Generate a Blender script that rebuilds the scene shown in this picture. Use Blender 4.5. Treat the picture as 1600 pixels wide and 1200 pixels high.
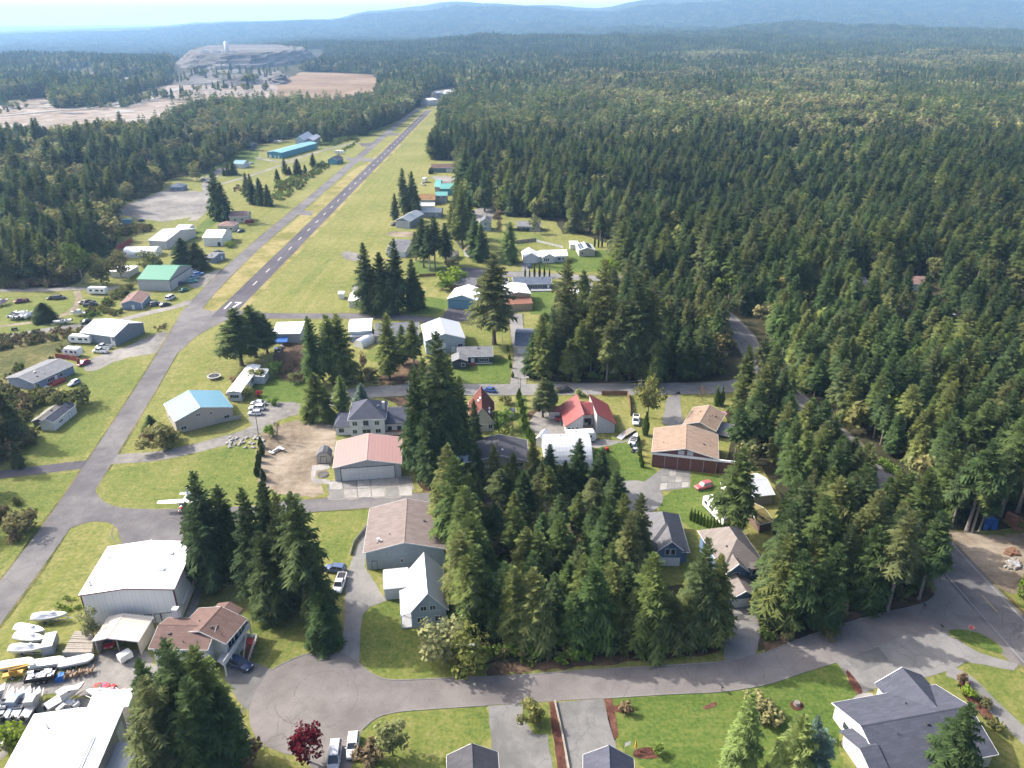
import bpy, bmesh, math, random
import numpy as np
from mathutils import Vector, Matrix, Quaternion
from mathutils.geometry import tessellate_polygon
for o in list(bpy.data.objects):
 bpy.data.objects.remove(o, do_unlink=True)
S = bpy.context.scene
COL = S.collection
RNG = random.Random(7)
NR = np.random.RandomState(11)
R = math.radians
# camera, light, exposure
CAM_H, FOC, HORIZON = 105.0, 1200.0, 35.0
PITCH = math.atan((600 - HORIZON) / FOC)
CP, SP = math.cos(PITCH), math.sin(PITCH)
cam = bpy.data.cameras.new('camera')
cam.lens, cam.sensor_width, cam.sensor_fit = 27.0, 36.0, 'HORIZONTAL'
cam.clip_start, cam.clip_end = 1.0, 90000.0
cam_o = bpy.data.objects.new('camera', cam)
cam_o.location = (0, 0, CAM_H)
cam_o.rotation_euler = (math.pi / 2 - PITCH, 0, 0)
COL.objects.link(cam_o)
S.camera = cam_o
SUN_EL = 38.0
SUN_AZ = math.atan2(-0.927, 0.375)          # from +Y, clockwise: the sun stands to the left, a little ahead
sun_dir = Vector((math.sin(SUN_AZ) * math.cos(R(SUN_EL)), math.cos(SUN_AZ) * math.cos(R(SUN_EL)), math.sin(R(SUN_EL))))
sl = bpy.data.lights.new('sun', 'SUN')
sl.energy, sl.angle, sl.color = 3.05, R(0.53), (1.0, 0.95, 0.87)
so = bpy.data.objects.new('sun', sl)
so.rotation_euler = (-sun_dir).to_track_quat('-Z', 'Y').to_euler()
so.location = (-300, 100, 400)
COL.objects.link(so)
W = bpy.data.worlds.new('World')
S.world = W
W.use_nodes = True
wt = W.node_tree
wt.nodes.clear()
sky = wt.nodes.new('ShaderNodeTexSky')
sky.sky_type = 'NISHITA'
sky.sun_disc = False
sky.sun_elevation, sky.sun_rotation = R(SUN_EL), SUN_AZ
sky.air_density, sky.dust_density, sky.ozone_density = 0.7, 5.0, 1.0
bg = wt.nodes.new('ShaderNodeBackground')
bg.inputs[1].default_value = 0.15
wo = wt.nodes.new('ShaderNodeOutputWorld')
wtc = wt.nodes.new('ShaderNodeTexCoord')
wsep = wt.nodes.new('ShaderNodeSeparateXYZ')
wmr = wt.nodes.new('ShaderNodeMapRange')
wmr.interpolation_type = 'SMOOTHSTEP'
wmr.inputs[1].default_value, wmr.inputs[2].default_value, wmr.inputs[3].default_value, wmr.inputs[4].default_value = -0.02, 0.22, 0.85, 0.0
wmx = wt.nodes.new('ShaderNodeMix')
wmx.data_type = 'RGBA'
wmx.inputs[7].default_value = (8.4, 7.5, 6.9, 1)
wt.links.new(wtc.outputs['Generated'], wsep.inputs[0])
wt.links.new(wsep.outputs[2], wmr.inputs[0])
wt.links.new(wmr.outputs[0], wmx.inputs[0])
wt.links.new(sky.outputs[0], wmx.inputs[6])
wt.links.new(wmx.outputs[2], bg.inputs[0])
wt.links.new(bg.outputs[0], wo.inputs[0])
vs = S.view_settings
S.display_settings.display_device = 'sRGB'
vs.view_transform, vs.look, vs.exposure, vs.gamma, vs.use_curve_mapping = 'Standard', 'None', 1.38, 1.0, False
S.render.engine = 'CYCLES'
cy = S.cycles
cy.max_bounces, cy.diffuse_bounces, cy.glossy_bounces, cy.transmission_bounces, cy.transparent_max_bounces = 5, 3, 2, 2, 6
cy.volume_bounces = 0
cy.use_denoising = True
cy.use_adaptive_sampling = True
cy.adaptive_threshold = 0.015
cy.caustics_reflective = cy.caustics_refractive = False
# where a point of the photograph lies in the world
def at(px, py, z=0.0):
 u, v = (px - 800) / FOC, (py - 600) / FOC
 dx, dy, dz = u, CP - v * SP, -SP - v * CP
 t = (z - CAM_H) / dz
 return Vector((dx * t, dy * t, z))
def height_at(py, X, Y):
 """height of a vertical line through ground point (X, Y) where it crosses photo row py"""
 v = (py - 600) / FOC
 return CAM_H - (Y * SP + v * Y * CP) / (CP - v * SP)
def px_of(X, Y, Z=0.0):
 Z = Z - CAM_H
 D = Y * CP - Z * SP
 return 800 + FOC * X / D, 600 + FOC * -(Y * SP + Z * CP) / D
# tagging
def tag(o, label=None, cat=None, group=None, kind=None):
 if label: o['label'] = label
 if cat: o['category'] = cat
 if group: o['group'] = group
 if kind: o['kind'] = kind
 return o
def empty(name, loc, rz=0.0, label=None, cat=None, group=None):
 o = bpy.data.objects.new(name, None)
 o.empty_display_size = 0.3
 o.location = loc
 o.rotation_euler = (0, 0, rz)
 COL.objects.link(o)
 return tag(o, label, cat, group)
def copy_tree(o, parent=None, color=None):
 c = o.copy()
 COL.objects.link(c)
 c.parent = parent
 if color is not None: c.color = color
 for ch in o.children:
  copy_tree(ch, c, color)
 return c
ORD = ['first', 'second', 'third', 'fourth', 'fifth', 'sixth', 'seventh', 'eighth', 'ninth', 'tenth', 'eleventh', 'twelfth',
  'thirteenth', 'fourteenth', 'fifteenth', 'sixteenth']
# mesh builder
class MB:
 def __init__(s):
  s.v, s.f, s.m, s.cur = [], [], [], 0
 def add(s, vs_, fs):
  o = len(s.v)
  s.v += [tuple(p) for p in vs_]
  s.f += [tuple(i + o for i in f) for f in fs]
  s.m += [s.cur] * len(fs)
  return s
 def hexa(s, p):
  return s.add(p, [(0, 3, 2, 1), (4, 5, 6, 7), (0, 1, 5, 4), (1, 2, 6, 5), (2, 3, 7, 6), (3, 0, 4, 7)])
 def box(s, x0, x1, y0, y1, z0, z1):
  return s.hexa([(x0, y0, z0), (x1, y0, z0), (x1, y1, z0), (x0, y1, z0), (x0, y0, z1), (x1, y0, z1), (x1, y1, z1), (x0, y1, z1)])
 def slab(s, quad, t):
  """a sheet of thickness t below the four (or three) points, given anticlockwise from above"""
  n = len(quad)
  lo = [(p[0], p[1], p[2] - t) for p in quad]
  return s.add(lo + list(quad), [tuple(range(n - 1, -1, -1)), tuple(range(n, 2 * n))] +
      [(i, (i + 1) % n, n + (i + 1) % n, n + i) for i in range(n)])
 def prism(s, poly, a0, a1, axis='y'):
  """poly of (h, z) pairs swept along axis from a0 to a1"""
  n = len(poly)
  def P(h, z, a):
   return (h, a, z) if axis == 'y' else (a, h, z)
  vs_ = [P(h, z, a0) for h, z in poly] + [P(h, z, a1) for h, z in poly]
  return s.add(vs_, [tuple(range(n)), tuple(range(2 * n - 1, n - 1, -1))] + [(i, n + i, n + (i + 1) % n, (i + 1) % n) for i in range(n)])
 def loft(s, rings, cap=True, closed=True):
  n = len(rings[0])
  vs_ = [p for r in rings for p in r]
  fs = []
  for k in range(len(rings) - 1):
   for i in range(n if closed else n - 1):
    j = (i + 1) % n
    fs.append((k * n + i, k * n + j, (k + 1) * n + j, (k + 1) * n + i))
  if cap:
   fs.append(tuple(range(n - 1, -1, -1)))
   fs.append(tuple((len(rings) - 1) * n + i for i in range(n)))
  return s.add(vs_, fs)
 def tube(s, p, q, r0, r1=None, n=6, cap=True):
  p, q = Vector(p), Vector(q)
  r1 = r0 if r1 is None else r1
  d = (q - p).normalized()
  a = d.orthogonal().normalized()
  b = d.cross(a)
  rings = []
  for c, r in ((p, r0), (q, r1)):
   rings.append([tuple(c + a * (r * math.cos(2 * math.pi * i / n)) + b * (r * math.sin(2 * math.pi * i / n))) for i in range(n)])
  return s.loft(rings, cap)
 def build(s, name, mats, parent=None, smooth=False, fix=True):
  if not isinstance(mats, (list, tuple)): mats = [mats]
  me = bpy.data.meshes.new(name)
  me.from_pydata(s.v, [], s.f)
  for m in mats: me.materials.append(m)
  if len(mats) > 1: me.polygons.foreach_set('material_index', s.m)
  if smooth: me.polygons.foreach_set('use_smooth', [True] * len(s.f))
  if fix and s.f:
   bm = bmesh.new()
   bm.from_mesh(me)
   bmesh.ops.recalc_face_normals(bm, faces=bm.faces)
   bm.to_mesh(me)
   bm.free()
  o = bpy.data.objects.new(name, me)
  COL.objects.link(o)
  o.parent = parent
  return o
# materials
class NT:
 def __init__(s, name):
  s.mat = bpy.data.materials.new(name)
  s.mat.use_nodes = True
  s.t = s.mat.node_tree
  s.t.nodes.clear()
  s.out = s.t.nodes.new('ShaderNodeOutputMaterial')
 def n(s, kind, **kw):
  x = s.t.nodes.new('ShaderNode' + kind)
  for k, v in kw.items():
   if k[0] == 'i' and k[1:].isdigit(): s.set(x, int(k[1:]), v)
   else: setattr(x, k, v)
  return x
 def set(s, x, i, v):
  if hasattr(v, 'is_output'): s.t.links.new(v, x.inputs[i])
  else: x.inputs[i].default_value = v
 def coord(s, scale=(1, 1, 1), rot=(0, 0, 0), kind='Object'):
  tc = s.n('TexCoord')
  mp = s.n('Mapping')
  s.t.links.new(tc.outputs[kind], mp.inputs[0])
  mp.inputs['Scale'].default_value = scale
  mp.inputs['Rotation'].default_value = rot
  return mp.outputs[0]
 def noise(s, vec, scale, detail=3, rough=0.55):
  x = s.n('TexNoise')
  s.t.links.new(vec, x.inputs['Vector'])
  x.inputs['Scale'].default_value, x.inputs['Detail'].default_value, x.inputs['Roughness'].default_value = scale, detail, rough
  return x.outputs[0]
 def ramp(s, fac, stops):
  x = s.n('ValToRGB')
  s.t.links.new(fac, x.inputs[0])
  e = x.color_ramp.elements
  while len(e) < len(stops): e.new(0.5)
  for k, (p, c) in enumerate(stops):
   e[k].position, e[k].color = p, (*c, 1) if len(c) == 3 else c
  return x.outputs[0]
 def mix(s, fac, a, b, blend='MIX'):
  x = s.n('Mix', data_type='RGBA', blend_type=blend)
  s.set(x, 0, fac)
  s.set(x, 6, a if hasattr(a, 'is_output') else (*a, 1))
  s.set(x, 7, b if hasattr(b, 'is_output') else (*b, 1))
  return x.outputs[2]
 def math(s, op, a, b=0.0):
  x = s.n('Math', operation=op)
  s.set(x, 0, a)
  s.set(x, 1, b)
  return x.outputs[0]
 def bsdf(s, col, rough=0.8, spec=0.3, metal=0.0, bump=None, bstr=0.3, bdist=0.05):
  b = s.n('BsdfPrincipled')
  s.set(b, 'Base Color', col if hasattr(col, 'is_output') else (*col, 1))
  s.set(b, 'Roughness', rough)
  b.inputs['Specular IOR Level'].default_value = spec
  b.inputs['Metallic'].default_value = metal
  if bump is not None:
   x = s.n('Bump')
   x.inputs['Strength'].default_value, x.inputs['Distance'].default_value = bstr, bdist
   s.t.links.new(bump, x.inputs['Height'])
   s.t.links.new(x.outputs[0], b.inputs['Normal'])
  s.t.links.new(b.outputs[0], s.out.inputs[0])
  return s.mat
def mul(c, k): return tuple(min(0.95, x * k) for x in c)
def M_plain(name, col, rough=0.7, var=0.14, scale=1.3, spec=0.3, metal=0.0):
 col = mul(col, .8)
 n = NT(name)
 v = n.coord()
 f = n.noise(v, scale, 4, 0.65)
 c = n.ramp(f, [(0.3, mul(col, 1 - var)), (0.72, mul(col, 1 + var))])
 return n.bsdf(c, rough, spec, metal)
def M_rib(name, col, pitch=0.9, axis=0, rough=0.45, var=0.07, metal=0.0, depth=0.03, dirt=0.1):
 """painted ribbed sheet metal; ribs follow one local axis"""
 col = mul(col, .74 if min(col) < .7 else .92)
 n = NT(name)
 v = n.coord()
 sp = n.n('SeparateXYZ')
 n.t.links.new(v, sp.inputs[0])
 ph = n.math('FRACT', n.math('MULTIPLY', sp.outputs[axis], 1.0 / pitch))
 rib = n.math('LESS_THAN', ph, 0.22)
 vs_ = n.coord((1.2, 1.2, 0.15))
 st = n.noise(vs_, 1.1, 4, 0.6)
 big = n.noise(v, 0.16, 3)
 c = n.ramp(st, [(0.3, mul(col, 1 - dirt)), (0.65, col)])
 c = n.mix(n.math('MULTIPLY', big, 0.35), c, mul(col, 1 - var * 2))
 c = n.mix(n.math('MULTIPLY', rib, 0.24), c, mul(col, 0.55))
 return n.bsdf(c, rough, 0.35, metal, rib, 0.5, depth)
def M_shingle(name, col, col2=None, rough=0.9):
 col = mul(col, .72)
 n = NT(name)
 v = n.coord()
 br = n.n('TexBrick')
 n.t.links.new(n.coord((1, 1, 1)), br.inputs['Vector'])
 br.inputs['Color1'].default_value = (*mul(col, 0.74), 1)
 br.inputs['Color2'].default_value = (*mul(col, 1.26), 1)
 br.inputs['Mortar'].default_value = (*mul(col, 0.6), 1)
 br.inputs['Scale'].default_value = 1.0
 br.inputs['Mortar Size'].default_value = 0.02
 br.inputs['Brick Width'].default_value, br.inputs['Row Height'].default_value = 1.3, 0.5
 f = n.noise(v, 0.5, 5, 0.7)
 g = n.noise(v, 7.0, 2, 0.6)
 c = n.mix(n.math('MULTIPLY', f, 0.55), br.outputs[0], col2 or mul(col, 0.7))
 c = n.mix(0.35, c, n.ramp(g, [(0.3, mul(col, 0.7)), (0.7, mul(col, 1.3))]))
 return n.bsdf(c, rough, 0.15, 0, g, 0.4, 0.03)
def M_siding(name, col, pitch=0.25, rough=0.7, axis=2):
 col = mul(col, .76)
 n = NT(name)
 v = n.coord()
 sp = n.n('SeparateXYZ')
 n.t.links.new(v, sp.inputs[0])
 ph = n.math('FRACT', n.math('MULTIPLY', sp.outputs[axis], 1.0 / pitch))
 f = n.noise(v, 1.5, 4, 0.6)
 c = n.ramp(f, [(0.3, mul(col, 0.86)), (0.7, mul(col, 1.08))])
 c = n.mix(n.math('MULTIPLY', n.math('LESS_THAN', ph, 0.12), 0.3), c, mul(col, 0.5))
 return n.bsdf(c, rough, 0.25, 0, ph, 0.25, 0.02)
def M_ground(name, stops, s1=0.05, s2=0.6, s3=4.0, bump=0.4, bdist=0.08, w=(0.5, 0.3, 0.2), rough=0.95, streak=None, spec=0.1, crack=0):
 """ground cover: three scales of noise drive one colour ramp"""
 stops = [(p, mul(c, .6 if crack else .68)) for p, c in stops]
 if streak: streak = (*streak[:2], mul(streak[2], .68), streak[3])
 n = NT(name)
 v = n.coord()
 a, b, c = n.noise(v, s1, 3, 0.55), n.noise(v, s2, 4, 0.65), n.noise(v, s3, 2, 0.6)
 f = n.math('ADD', n.math('MULTIPLY', a, w[0]), n.math('ADD', n.math('MULTIPLY', b, w[1]), n.math('MULTIPLY', c, w[2])))
 f = n.math('ADD', n.math('MULTIPLY', f, 2.2), -0.6)
 col = n.ramp(f, stops)
 if streak:
  sv = n.coord(streak[0], (0, 0, streak[1]))
  sn = n.noise(sv, 1.0, 3, 0.6)
  col = n.mix(n.math('MULTIPLY', n.ramp(sn, [(0.48, (0, 0, 0)), (0.72, (1, 1, 1))]), streak[3]), col, streak[2])
 if crack:
  wv = n.n('VectorMath', operation='ADD')
  n.t.links.new(v, wv.inputs[0])
  nt_ = n.n('TexNoise')
  nt_.inputs['Scale'].default_value = .5
  n.t.links.new(v, nt_.inputs['Vector'])
  n.t.links.new(nt_.outputs['Color'], wv.inputs[1])
  vo = n.n('TexVoronoi', feature='DISTANCE_TO_EDGE')
  vo.inputs['Scale'].default_value = crack
  n.t.links.new(wv.outputs[0], vo.inputs['Vector'])
  ck = n.math('MULTIPLY', n.math('LESS_THAN', vo.outputs['Distance'], crack * .055), n.ramp(a, [(0.42, (0, 0, 0)), (0.6, (.4, .4, .4))]))
  col = n.mix(ck, col, mul(stops[0][1], .6))
  col = n.mix(n.math('MULTIPLY', n.ramp(n.noise(v, .11, 2), [(.6, (0, 0, 0)), (.64, (1, 1, 1))]), .22), col, mul(stops[0][1], .85))
 h = n.math('ADD', b, n.math('MULTIPLY', c, 0.8))
 return n.bsdf(col, rough, spec, 0, h, bump, bdist)
def M_leaf(name, cols, trans=0.3, nscale=0.25, rough=0.7):
 """foliage: hue from the object's own random number, light and dark clumps from noise"""
 n = NT(name)
 oi = n.n('ObjectInfo')
 k = len(cols) - 1
 base = n.ramp(oi.outputs['Random'], [(0.05 + 0.9 * i / k, c) for i, c in enumerate(cols)])
 geo = n.n('NewGeometry')
 f = n.noise(geo.outputs['Position'], nscale, 3, 0.6)
 g = n.noise(geo.outputs['Position'], 1.7, 2, 0.6)
 c = n.mix(1.0, base, n.ramp(f, [(0.32, (0.74, 0.78, 0.8)), (0.7, (1.40, 1.36, 1.2))]), 'MULTIPLY')
 c = n.mix(1.0, c, n.ramp(g, [(0.3, (0.72, 0.74, 0.76)), (0.7, (1.3, 1.28, 1.2))]), 'MULTIPLY')
 st = n.noise(geo.outputs['Position'], 0.013, 2, 0.5)
 c = n.mix(1.0, c, n.ramp(st, [(0.36, (0.80, 0.84, 0.88)), (0.5, (1.02, 1.02, 1.0)), (0.64, (1.26, 1.31, 1.22))]), 'MULTIPLY')
 p = n.n('BsdfDiffuse')
 n.t.links.new(c, p.inputs[0])
 tr = n.n('BsdfTranslucent')
 n.t.links.new(c, tr.inputs[0])
 mx = n.n('MixShader')
 mx.inputs[0].default_value = trans
 n.t.links.new(p.outputs[0], mx.inputs[1])
 n.t.links.new(tr.outputs[0], mx.inputs[2])
 n.t.links.new(mx.outputs[0], n.out.inputs[0])
 return n.mat
def M_paint(name, rough=0.28):
 """vehicle paint, colour from the object's own colour"""
 n = NT(name)
 oi = n.n('ObjectInfo')
 v = n.coord()
 f = n.noise(v, 3.0, 3)
 c = n.mix(n.math('MULTIPLY', f, 0.16), oi.outputs['Color'], (0.2, 0.19, 0.17))
 return n.bsdf(c, rough, 0.5)
MAT = {}
def mat_set():
 m = MAT
 m['forest_floor'] = forest_floor_mat()
 m['field'] = M_ground('field_grass', [(0.22, (0.12, 0.15, 0.04)), (0.42, (0.205, 0.22, 0.062)), (0.58, (0.275, 0.265, 0.088)), (0.78, (0.36, 0.315, 0.14))], 0.022, 0.3, 1.1, 0.6, 0.12, (.28, .32, .4),
       streak=((0.35, 0.012, 1), R(0.5), (0.16, 0.20, 0.03), 0.5))
 m['lawn'] = M_ground('lawn_grass', [(0.22, (0.06, 0.11, 0.022)), (0.42, (0.105, 0.165, 0.034)), (0.6, (0.155, 0.20, 0.046)), (0.8, (0.22, 0.225, 0.075))], 0.06, 0.5, 1.5, 0.6, 0.12, (.28, .32, .4), streak=((0.02, 0.8, 1), 0.3, (0.075, 0.13, 0.026), 0.4))
 m['lawn_yellow'] = M_ground('yellowish_lawn', [(0.2, (0.085, 0.135, 0.03)), (0.42, (0.155, 0.195, 0.045)), (0.6, (0.225, 0.235, 0.066)), (0.8, (0.31, 0.275, 0.12))], 0.06, 0.5, 1.5, 0.6, 0.12, (.28, .32, .4), streak=((0.75, 0.015, 1), 0.35, (0.115, 0.165, 0.035), 0.4))
 m['dry_grass'] = M_ground('dry_grass', [(0.32, (0.19, 0.19, 0.05)), (0.5, (0.31, 0.27, 0.10)), (0.64, (0.42, 0.35, 0.16)), (0.8, (0.28, 0.24, 0.1))], 0.06, 0.4, 2.0, streak=((0.02, 0.5, 1), 0.3, (0.22, 0.21, 0.06), 0.5))
 m['rough'] = M_ground('rough_pasture', [(0.32, (0.07, 0.085, 0.025)), (0.47, (0.14, 0.14, 0.045)), (0.6, (0.22, 0.185, 0.08)), (0.75, (0.29, 0.23, 0.12))], 0.04, 0.4, 2.0, 0.9, 0.3)
 m['asphalt'] = M_ground('worn_asphalt', [(0.32, (0.165, 0.155, 0.16)), (0.5, (0.225, 0.212, 0.212)), (0.68, (0.285, 0.268, 0.26))], 0.05, 0.25, 6.0, 0.15, 0.01, crack=0.2, rough=0.9, streak=((0.5, 0.04, 1), 0.02, (0.2, 0.19, 0.19), 0.4))
 m['asphalt_dark'] = M_ground('dark_asphalt', [(0.32, (0.105, 0.098, 0.115)), (0.5, (0.138, 0.128, 0.145)), (0.68, (0.175, 0.163, 0.178))], 0.04, 0.22, 6.0, 0.15, 0.01, crack=0.2, rough=0.9, streak=((0.6, 0.01, 1), 0.0, (0.165, 0.155, 0.17), 0.55))
 m['asphalt_street'] = M_ground('street_asphalt', [(0.32, (0.215, 0.195, 0.185)), (0.5, (0.285, 0.26, 0.245)), (0.68, (0.35, 0.318, 0.298))], 0.045, 0.2, 6.0, 0.15, 0.01, crack=0.2, rough=0.9, streak=((0.03, 0.5, 1), 0.05, (0.235, 0.215, 0.205), 0.5))
 m['concrete_grey'] = M_ground('grey_concrete', [(0.3, (0.205, 0.20, 0.19)), (0.5, (0.265, 0.258, 0.245)), (0.7, (0.325, 0.315, 0.30))], 0.1, 0.6, 6.0, 0.15, 0.01, crack=0.2, rough=0.88)
 m['concrete'] = M_ground('concrete', [(0.3, (0.30, 0.285, 0.26)), (0.5, (0.39, 0.375, 0.345)), (0.7, (0.48, 0.46, 0.425))], 0.15, 0.8, 6.0, 0.15, 0.01, rough=0.85)
 m['drive'] = M_ground('driveway_paving', [(0.3, (0.24, 0.235, 0.225)), (0.5, (0.31, 0.30, 0.285)), (0.7, (0.375, 0.36, 0.34))], 0.09, 0.5, 5.0, 0.15, 0.01, crack=0.2, rough=0.88)
 m['gravel'] = M_ground('gravel', [(0.3, (0.17, 0.16, 0.148)), (0.48, (0.27, 0.255, 0.235)), (0.62, (0.34, 0.32, 0.29)), (0.78, (0.42, 0.39, 0.35))], 0.05, 0.5, 5.0, 0.8, 0.06)
 m['dirt'] = M_ground('bare_dirt', [(0.3, (0.17, 0.135, 0.095)), (0.48, (0.29, 0.235, 0.17)), (0.62, (0.38, 0.315, 0.235)), (0.78, (0.45, 0.38, 0.30))], 0.07, 0.5, 3.0, 0.7, 0.12, streak=((0.06, 0.5, 1), 0.7, (0.2, 0.155, 0.11), 0.5))
 m['bark_mulch'] = M_ground('bark_mulch', [(0.3, (0.07, 0.03, 0.022)), (0.5, (0.14, 0.062, 0.045)), (0.7, (0.22, 0.11, 0.075))], 0.2, 1.2, 7.0, 0.8, 0.08)
 m['leaf_litter'] = M_ground('leaf_litter', [(0.3, (0.06, 0.045, 0.03)), (0.5, (0.13, 0.085, 0.055)), (0.7, (0.21, 0.14, 0.085))], 0.15, 0.9, 5.0, 0.8, 0.1)
 m['quarry'] = M_ground('quarry_ground', [(0.2, (0.15, 0.115, 0.085)), (0.4, (0.25, 0.195, 0.15)), (0.56, (0.32, 0.26, 0.205)), (0.7, (0.46, 0.41, 0.36)), (0.85, (0.28, 0.20, 0.155))], 0.005, 0.022, 0.07, 0.9, 2.0, (.25, .35, .4), streak=((0.012, 0.003, 1), 1.1, (0.5, 0.46, 0.41), 0.5))
 m['quarry_grey'] = M_ground('quarry_rock', [(0.25, (0.09, 0.09, 0.085)), (0.5, (0.17, 0.155, 0.145)), (0.75, (0.29, 0.265, 0.245))], 0.006, 0.03, 0.2, 1.0, 4.0)
 m['clay_field'] = M_ground('clay_field', [(0.25, (0.17, 0.11, 0.065)), (0.5, (0.26, 0.175, 0.11)), (0.75, (0.34, 0.25, 0.17))], 0.006, 0.04, 0.2, 0.5, 1.0)
 m['tyre'] = M_ground('tyre_marks', [(0.3, (0.19, 0.172, 0.165)), (0.7, (0.27, 0.246, 0.235))], 0.2, 0.8, 5.0, 0.1, 0.01, crack=.2)
 m['dash'] = M_plain('dash_paint', (0.52, 0.51, 0.5), 0.8, 0.25, 1.5)
 m['road_faint'] = M_plain('worn_white_paint', (0.40, 0.39, 0.38), 0.85, 0.3, 1.5)
 m['road_white'] = M_plain('road_white_paint', (0.72, 0.72, 0.70), 0.8, 0.14, 2.5)
 m['road_yellow'] = M_plain('road_yellow_paint', (0.48, 0.38, 0.16), 0.85, 0.25, 2.5)
 for k, c in dict(white=(0.86, 0.86, 0.85), cream=(0.74, 0.68, 0.58), pale=(0.62, 0.645, 0.69), lav=(0.58, 0.60, 0.67), peach=(0.46, 0.27, 0.235), aqua=(0.21, 0.47, 0.58), bluemetal=(0.17, 0.37, 0.47),
      green=(0.105, 0.345, 0.22), teal=(0.16, 0.47, 0.43), red=(0.36, 0.095, 0.09), silver=(0.66, 0.68, 0.70), greym=(0.36, 0.40, 0.43), rust=(0.34, 0.155, 0.10), navy=(0.055, 0.065, 0.13)).items():
  m['rm_' + k] = M_rib('metal_roof_' + k, c, 0.9, 0)
  m['rmy_' + k] = M_rib('metal_roof_cross_' + k, c, 0.9, 1)
 for k, c in dict(brown=(0.205, 0.135, 0.115), tan=(0.37, 0.27, 0.20), taupe=(0.275, 0.225, 0.205), slate=(0.105, 0.112, 0.145), grey=(0.185, 0.185, 0.195), dark=(0.10, 0.10, 0.112), redbrown=(0.17, 0.062, 0.05),
      beige=(0.27, 0.235, 0.21), rose=(0.30, 0.19, 0.165), blue=(0.16, 0.19, 0.25), pinkbrown=(0.34, 0.23, 0.20), midgrey=(0.26, 0.265, 0.275)).items():
  m['rs_' + k] = M_shingle('shingle_' + k, c)
 m['rs_moss'] = M_shingle('mossy_roof', (0.30, 0.28, 0.25), (0.12, 0.13, 0.06))
 m['rs_orange'] = M_shingle('moss_orange_roof', (0.34, 0.19, 0.06), (0.42, 0.30, 0.22))
 m['rs_mossgold'] = M_shingle('golden_moss_roof', (0.24, 0.19, 0.08), (0.12, 0.13, 0.04))
 for k, c in dict(white=(0.74, 0.74, 0.73), grey=(0.50, 0.51, 0.53), bluegrey=(0.25, 0.295, 0.335), cream=(0.62, 0.57, 0.50), beige=(0.55, 0.50, 0.45), lightblue=(0.46, 0.55, 0.60), maroon=(0.20, 0.085, 0.075),
      aqua=(0.105, 0.36, 0.46), blue=(0.20, 0.33, 0.47), tan=(0.50, 0.405, 0.29), slateblue=(0.235, 0.27, 0.32), sky=(0.30, 0.50, 0.60)).items():
  m['wm_' + k] = M_rib('metal_wall_' + k, c, 0.7, 0, 0.5)
 for k, c in dict(white=(0.74, 0.75, 0.76), grey=(0.44, 0.45, 0.46), bluegrey=(0.42, 0.49, 0.54), blue=(0.155, 0.235, 0.37), cream=(0.62, 0.57, 0.48), beige=(0.50, 0.45, 0.39), green=(0.15, 0.26, 0.22), dark=(0.075, 0.08, 0.09),
      brick=(0.33, 0.16, 0.13), navy=(0.10, 0.13, 0.20), brown=(0.23, 0.16, 0.12), greywhite=(0.60, 0.59, 0.57), periwinkle=(0.27, 0.33, 0.46), taupe=(0.40, 0.36, 0.33)).items():
  m['ws_' + k] = M_siding('siding_' + k, c)
 m['trim'] = M_plain('white_trim', (0.80, 0.80, 0.79), 0.6, 0.06)
 m['trim_dark'] = M_plain('dark_trim', (0.06, 0.06, 0.065), 0.6, 0.1)
 m['trim_maroon'] = M_plain('maroon_trim', (0.16, 0.045, 0.045), 0.6, 0.1)
 m['skirt'] = M_plain('skirt_wall', (0.72, 0.71, 0.69), 0.8, 0.08)
 n = NT('window_glass')
 m['glass'] = n.bsdf((0.035, 0.045, 0.06), 0.08, 0.6)
 m['wood'] = M_plain('grey_wood', (0.34, 0.30, 0.25), 0.85, 0.25, 3)
 m['wood_red'] = M_plain('red_stained_wood', (0.30, 0.07, 0.055), 0.8, 0.25, 3)
 m['wood_brown'] = M_plain('brown_wood', (0.22, 0.12, 0.07), 0.8, 0.25, 3)
 m['deck'] = M_plain('deck_boards', (0.42, 0.42, 0.43), 0.8, 0.12, 3)
 m['deck_red'] = M_plain('red_stair_boards', (0.30, 0.05, 0.045), 0.8, 0.12, 3)
 m['steel'] = M_plain('galvanised_steel', (0.50, 0.51, 0.52), 0.45, 0.1, 3, 0.5, 0.5)
 m['rubber'] = M_plain('tyre_rubber', (0.022, 0.022, 0.023), 0.85, 0.2, 4)
 m['rim'] = M_plain('wheel_metal', (0.45, 0.45, 0.46), 0.35, 0.1, 4, 0.5, 0.6)
 m['paint'] = M_paint('vehicle_paint')
 m['black'] = M_plain('black_plastic', (0.03, 0.03, 0.033), 0.6, 0.2)
 m['lamp_glass'] = M_plain('headlamp_glass', (0.75, 0.76, 0.78), 0.15, 0.05)
 m['tail_glass'] = M_plain('tail_lamp_glass', (0.35, 0.02, 0.02), 0.2, 0.05)
 m['tarp_white'] = M_plain('white_tarp', (0.80, 0.80, 0.79), 0.6, 0.08, 1.5)
 m['tarp_blue'] = M_plain('blue_tarp', (0.03, 0.14, 0.46), 0.55, 0.25, 1.5)
 m['stone'] = M_plain('field_stone', (0.36, 0.34, 0.31), 0.9, 0.3, 2.5)
 m['junk'] = M_plain('scrap', (0.30, 0.29, 0.28), 0.7, 0.5, 2.0)
 m['firewood'] = M_plain('split_firewood', (0.33, 0.22, 0.14), 0.9, 0.45, 4.0)
 m['yellow'] = M_plain('machine_yellow', (0.58, 0.33, 0.05), 0.5, 0.15)
 m['pink'] = M_plain('pink_fabric', (0.75, 0.30, 0.42), 0.8, 0.1)
 m['red'] = M_plain('red_enamel', (0.50, 0.03, 0.035), 0.4, 0.1)
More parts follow.
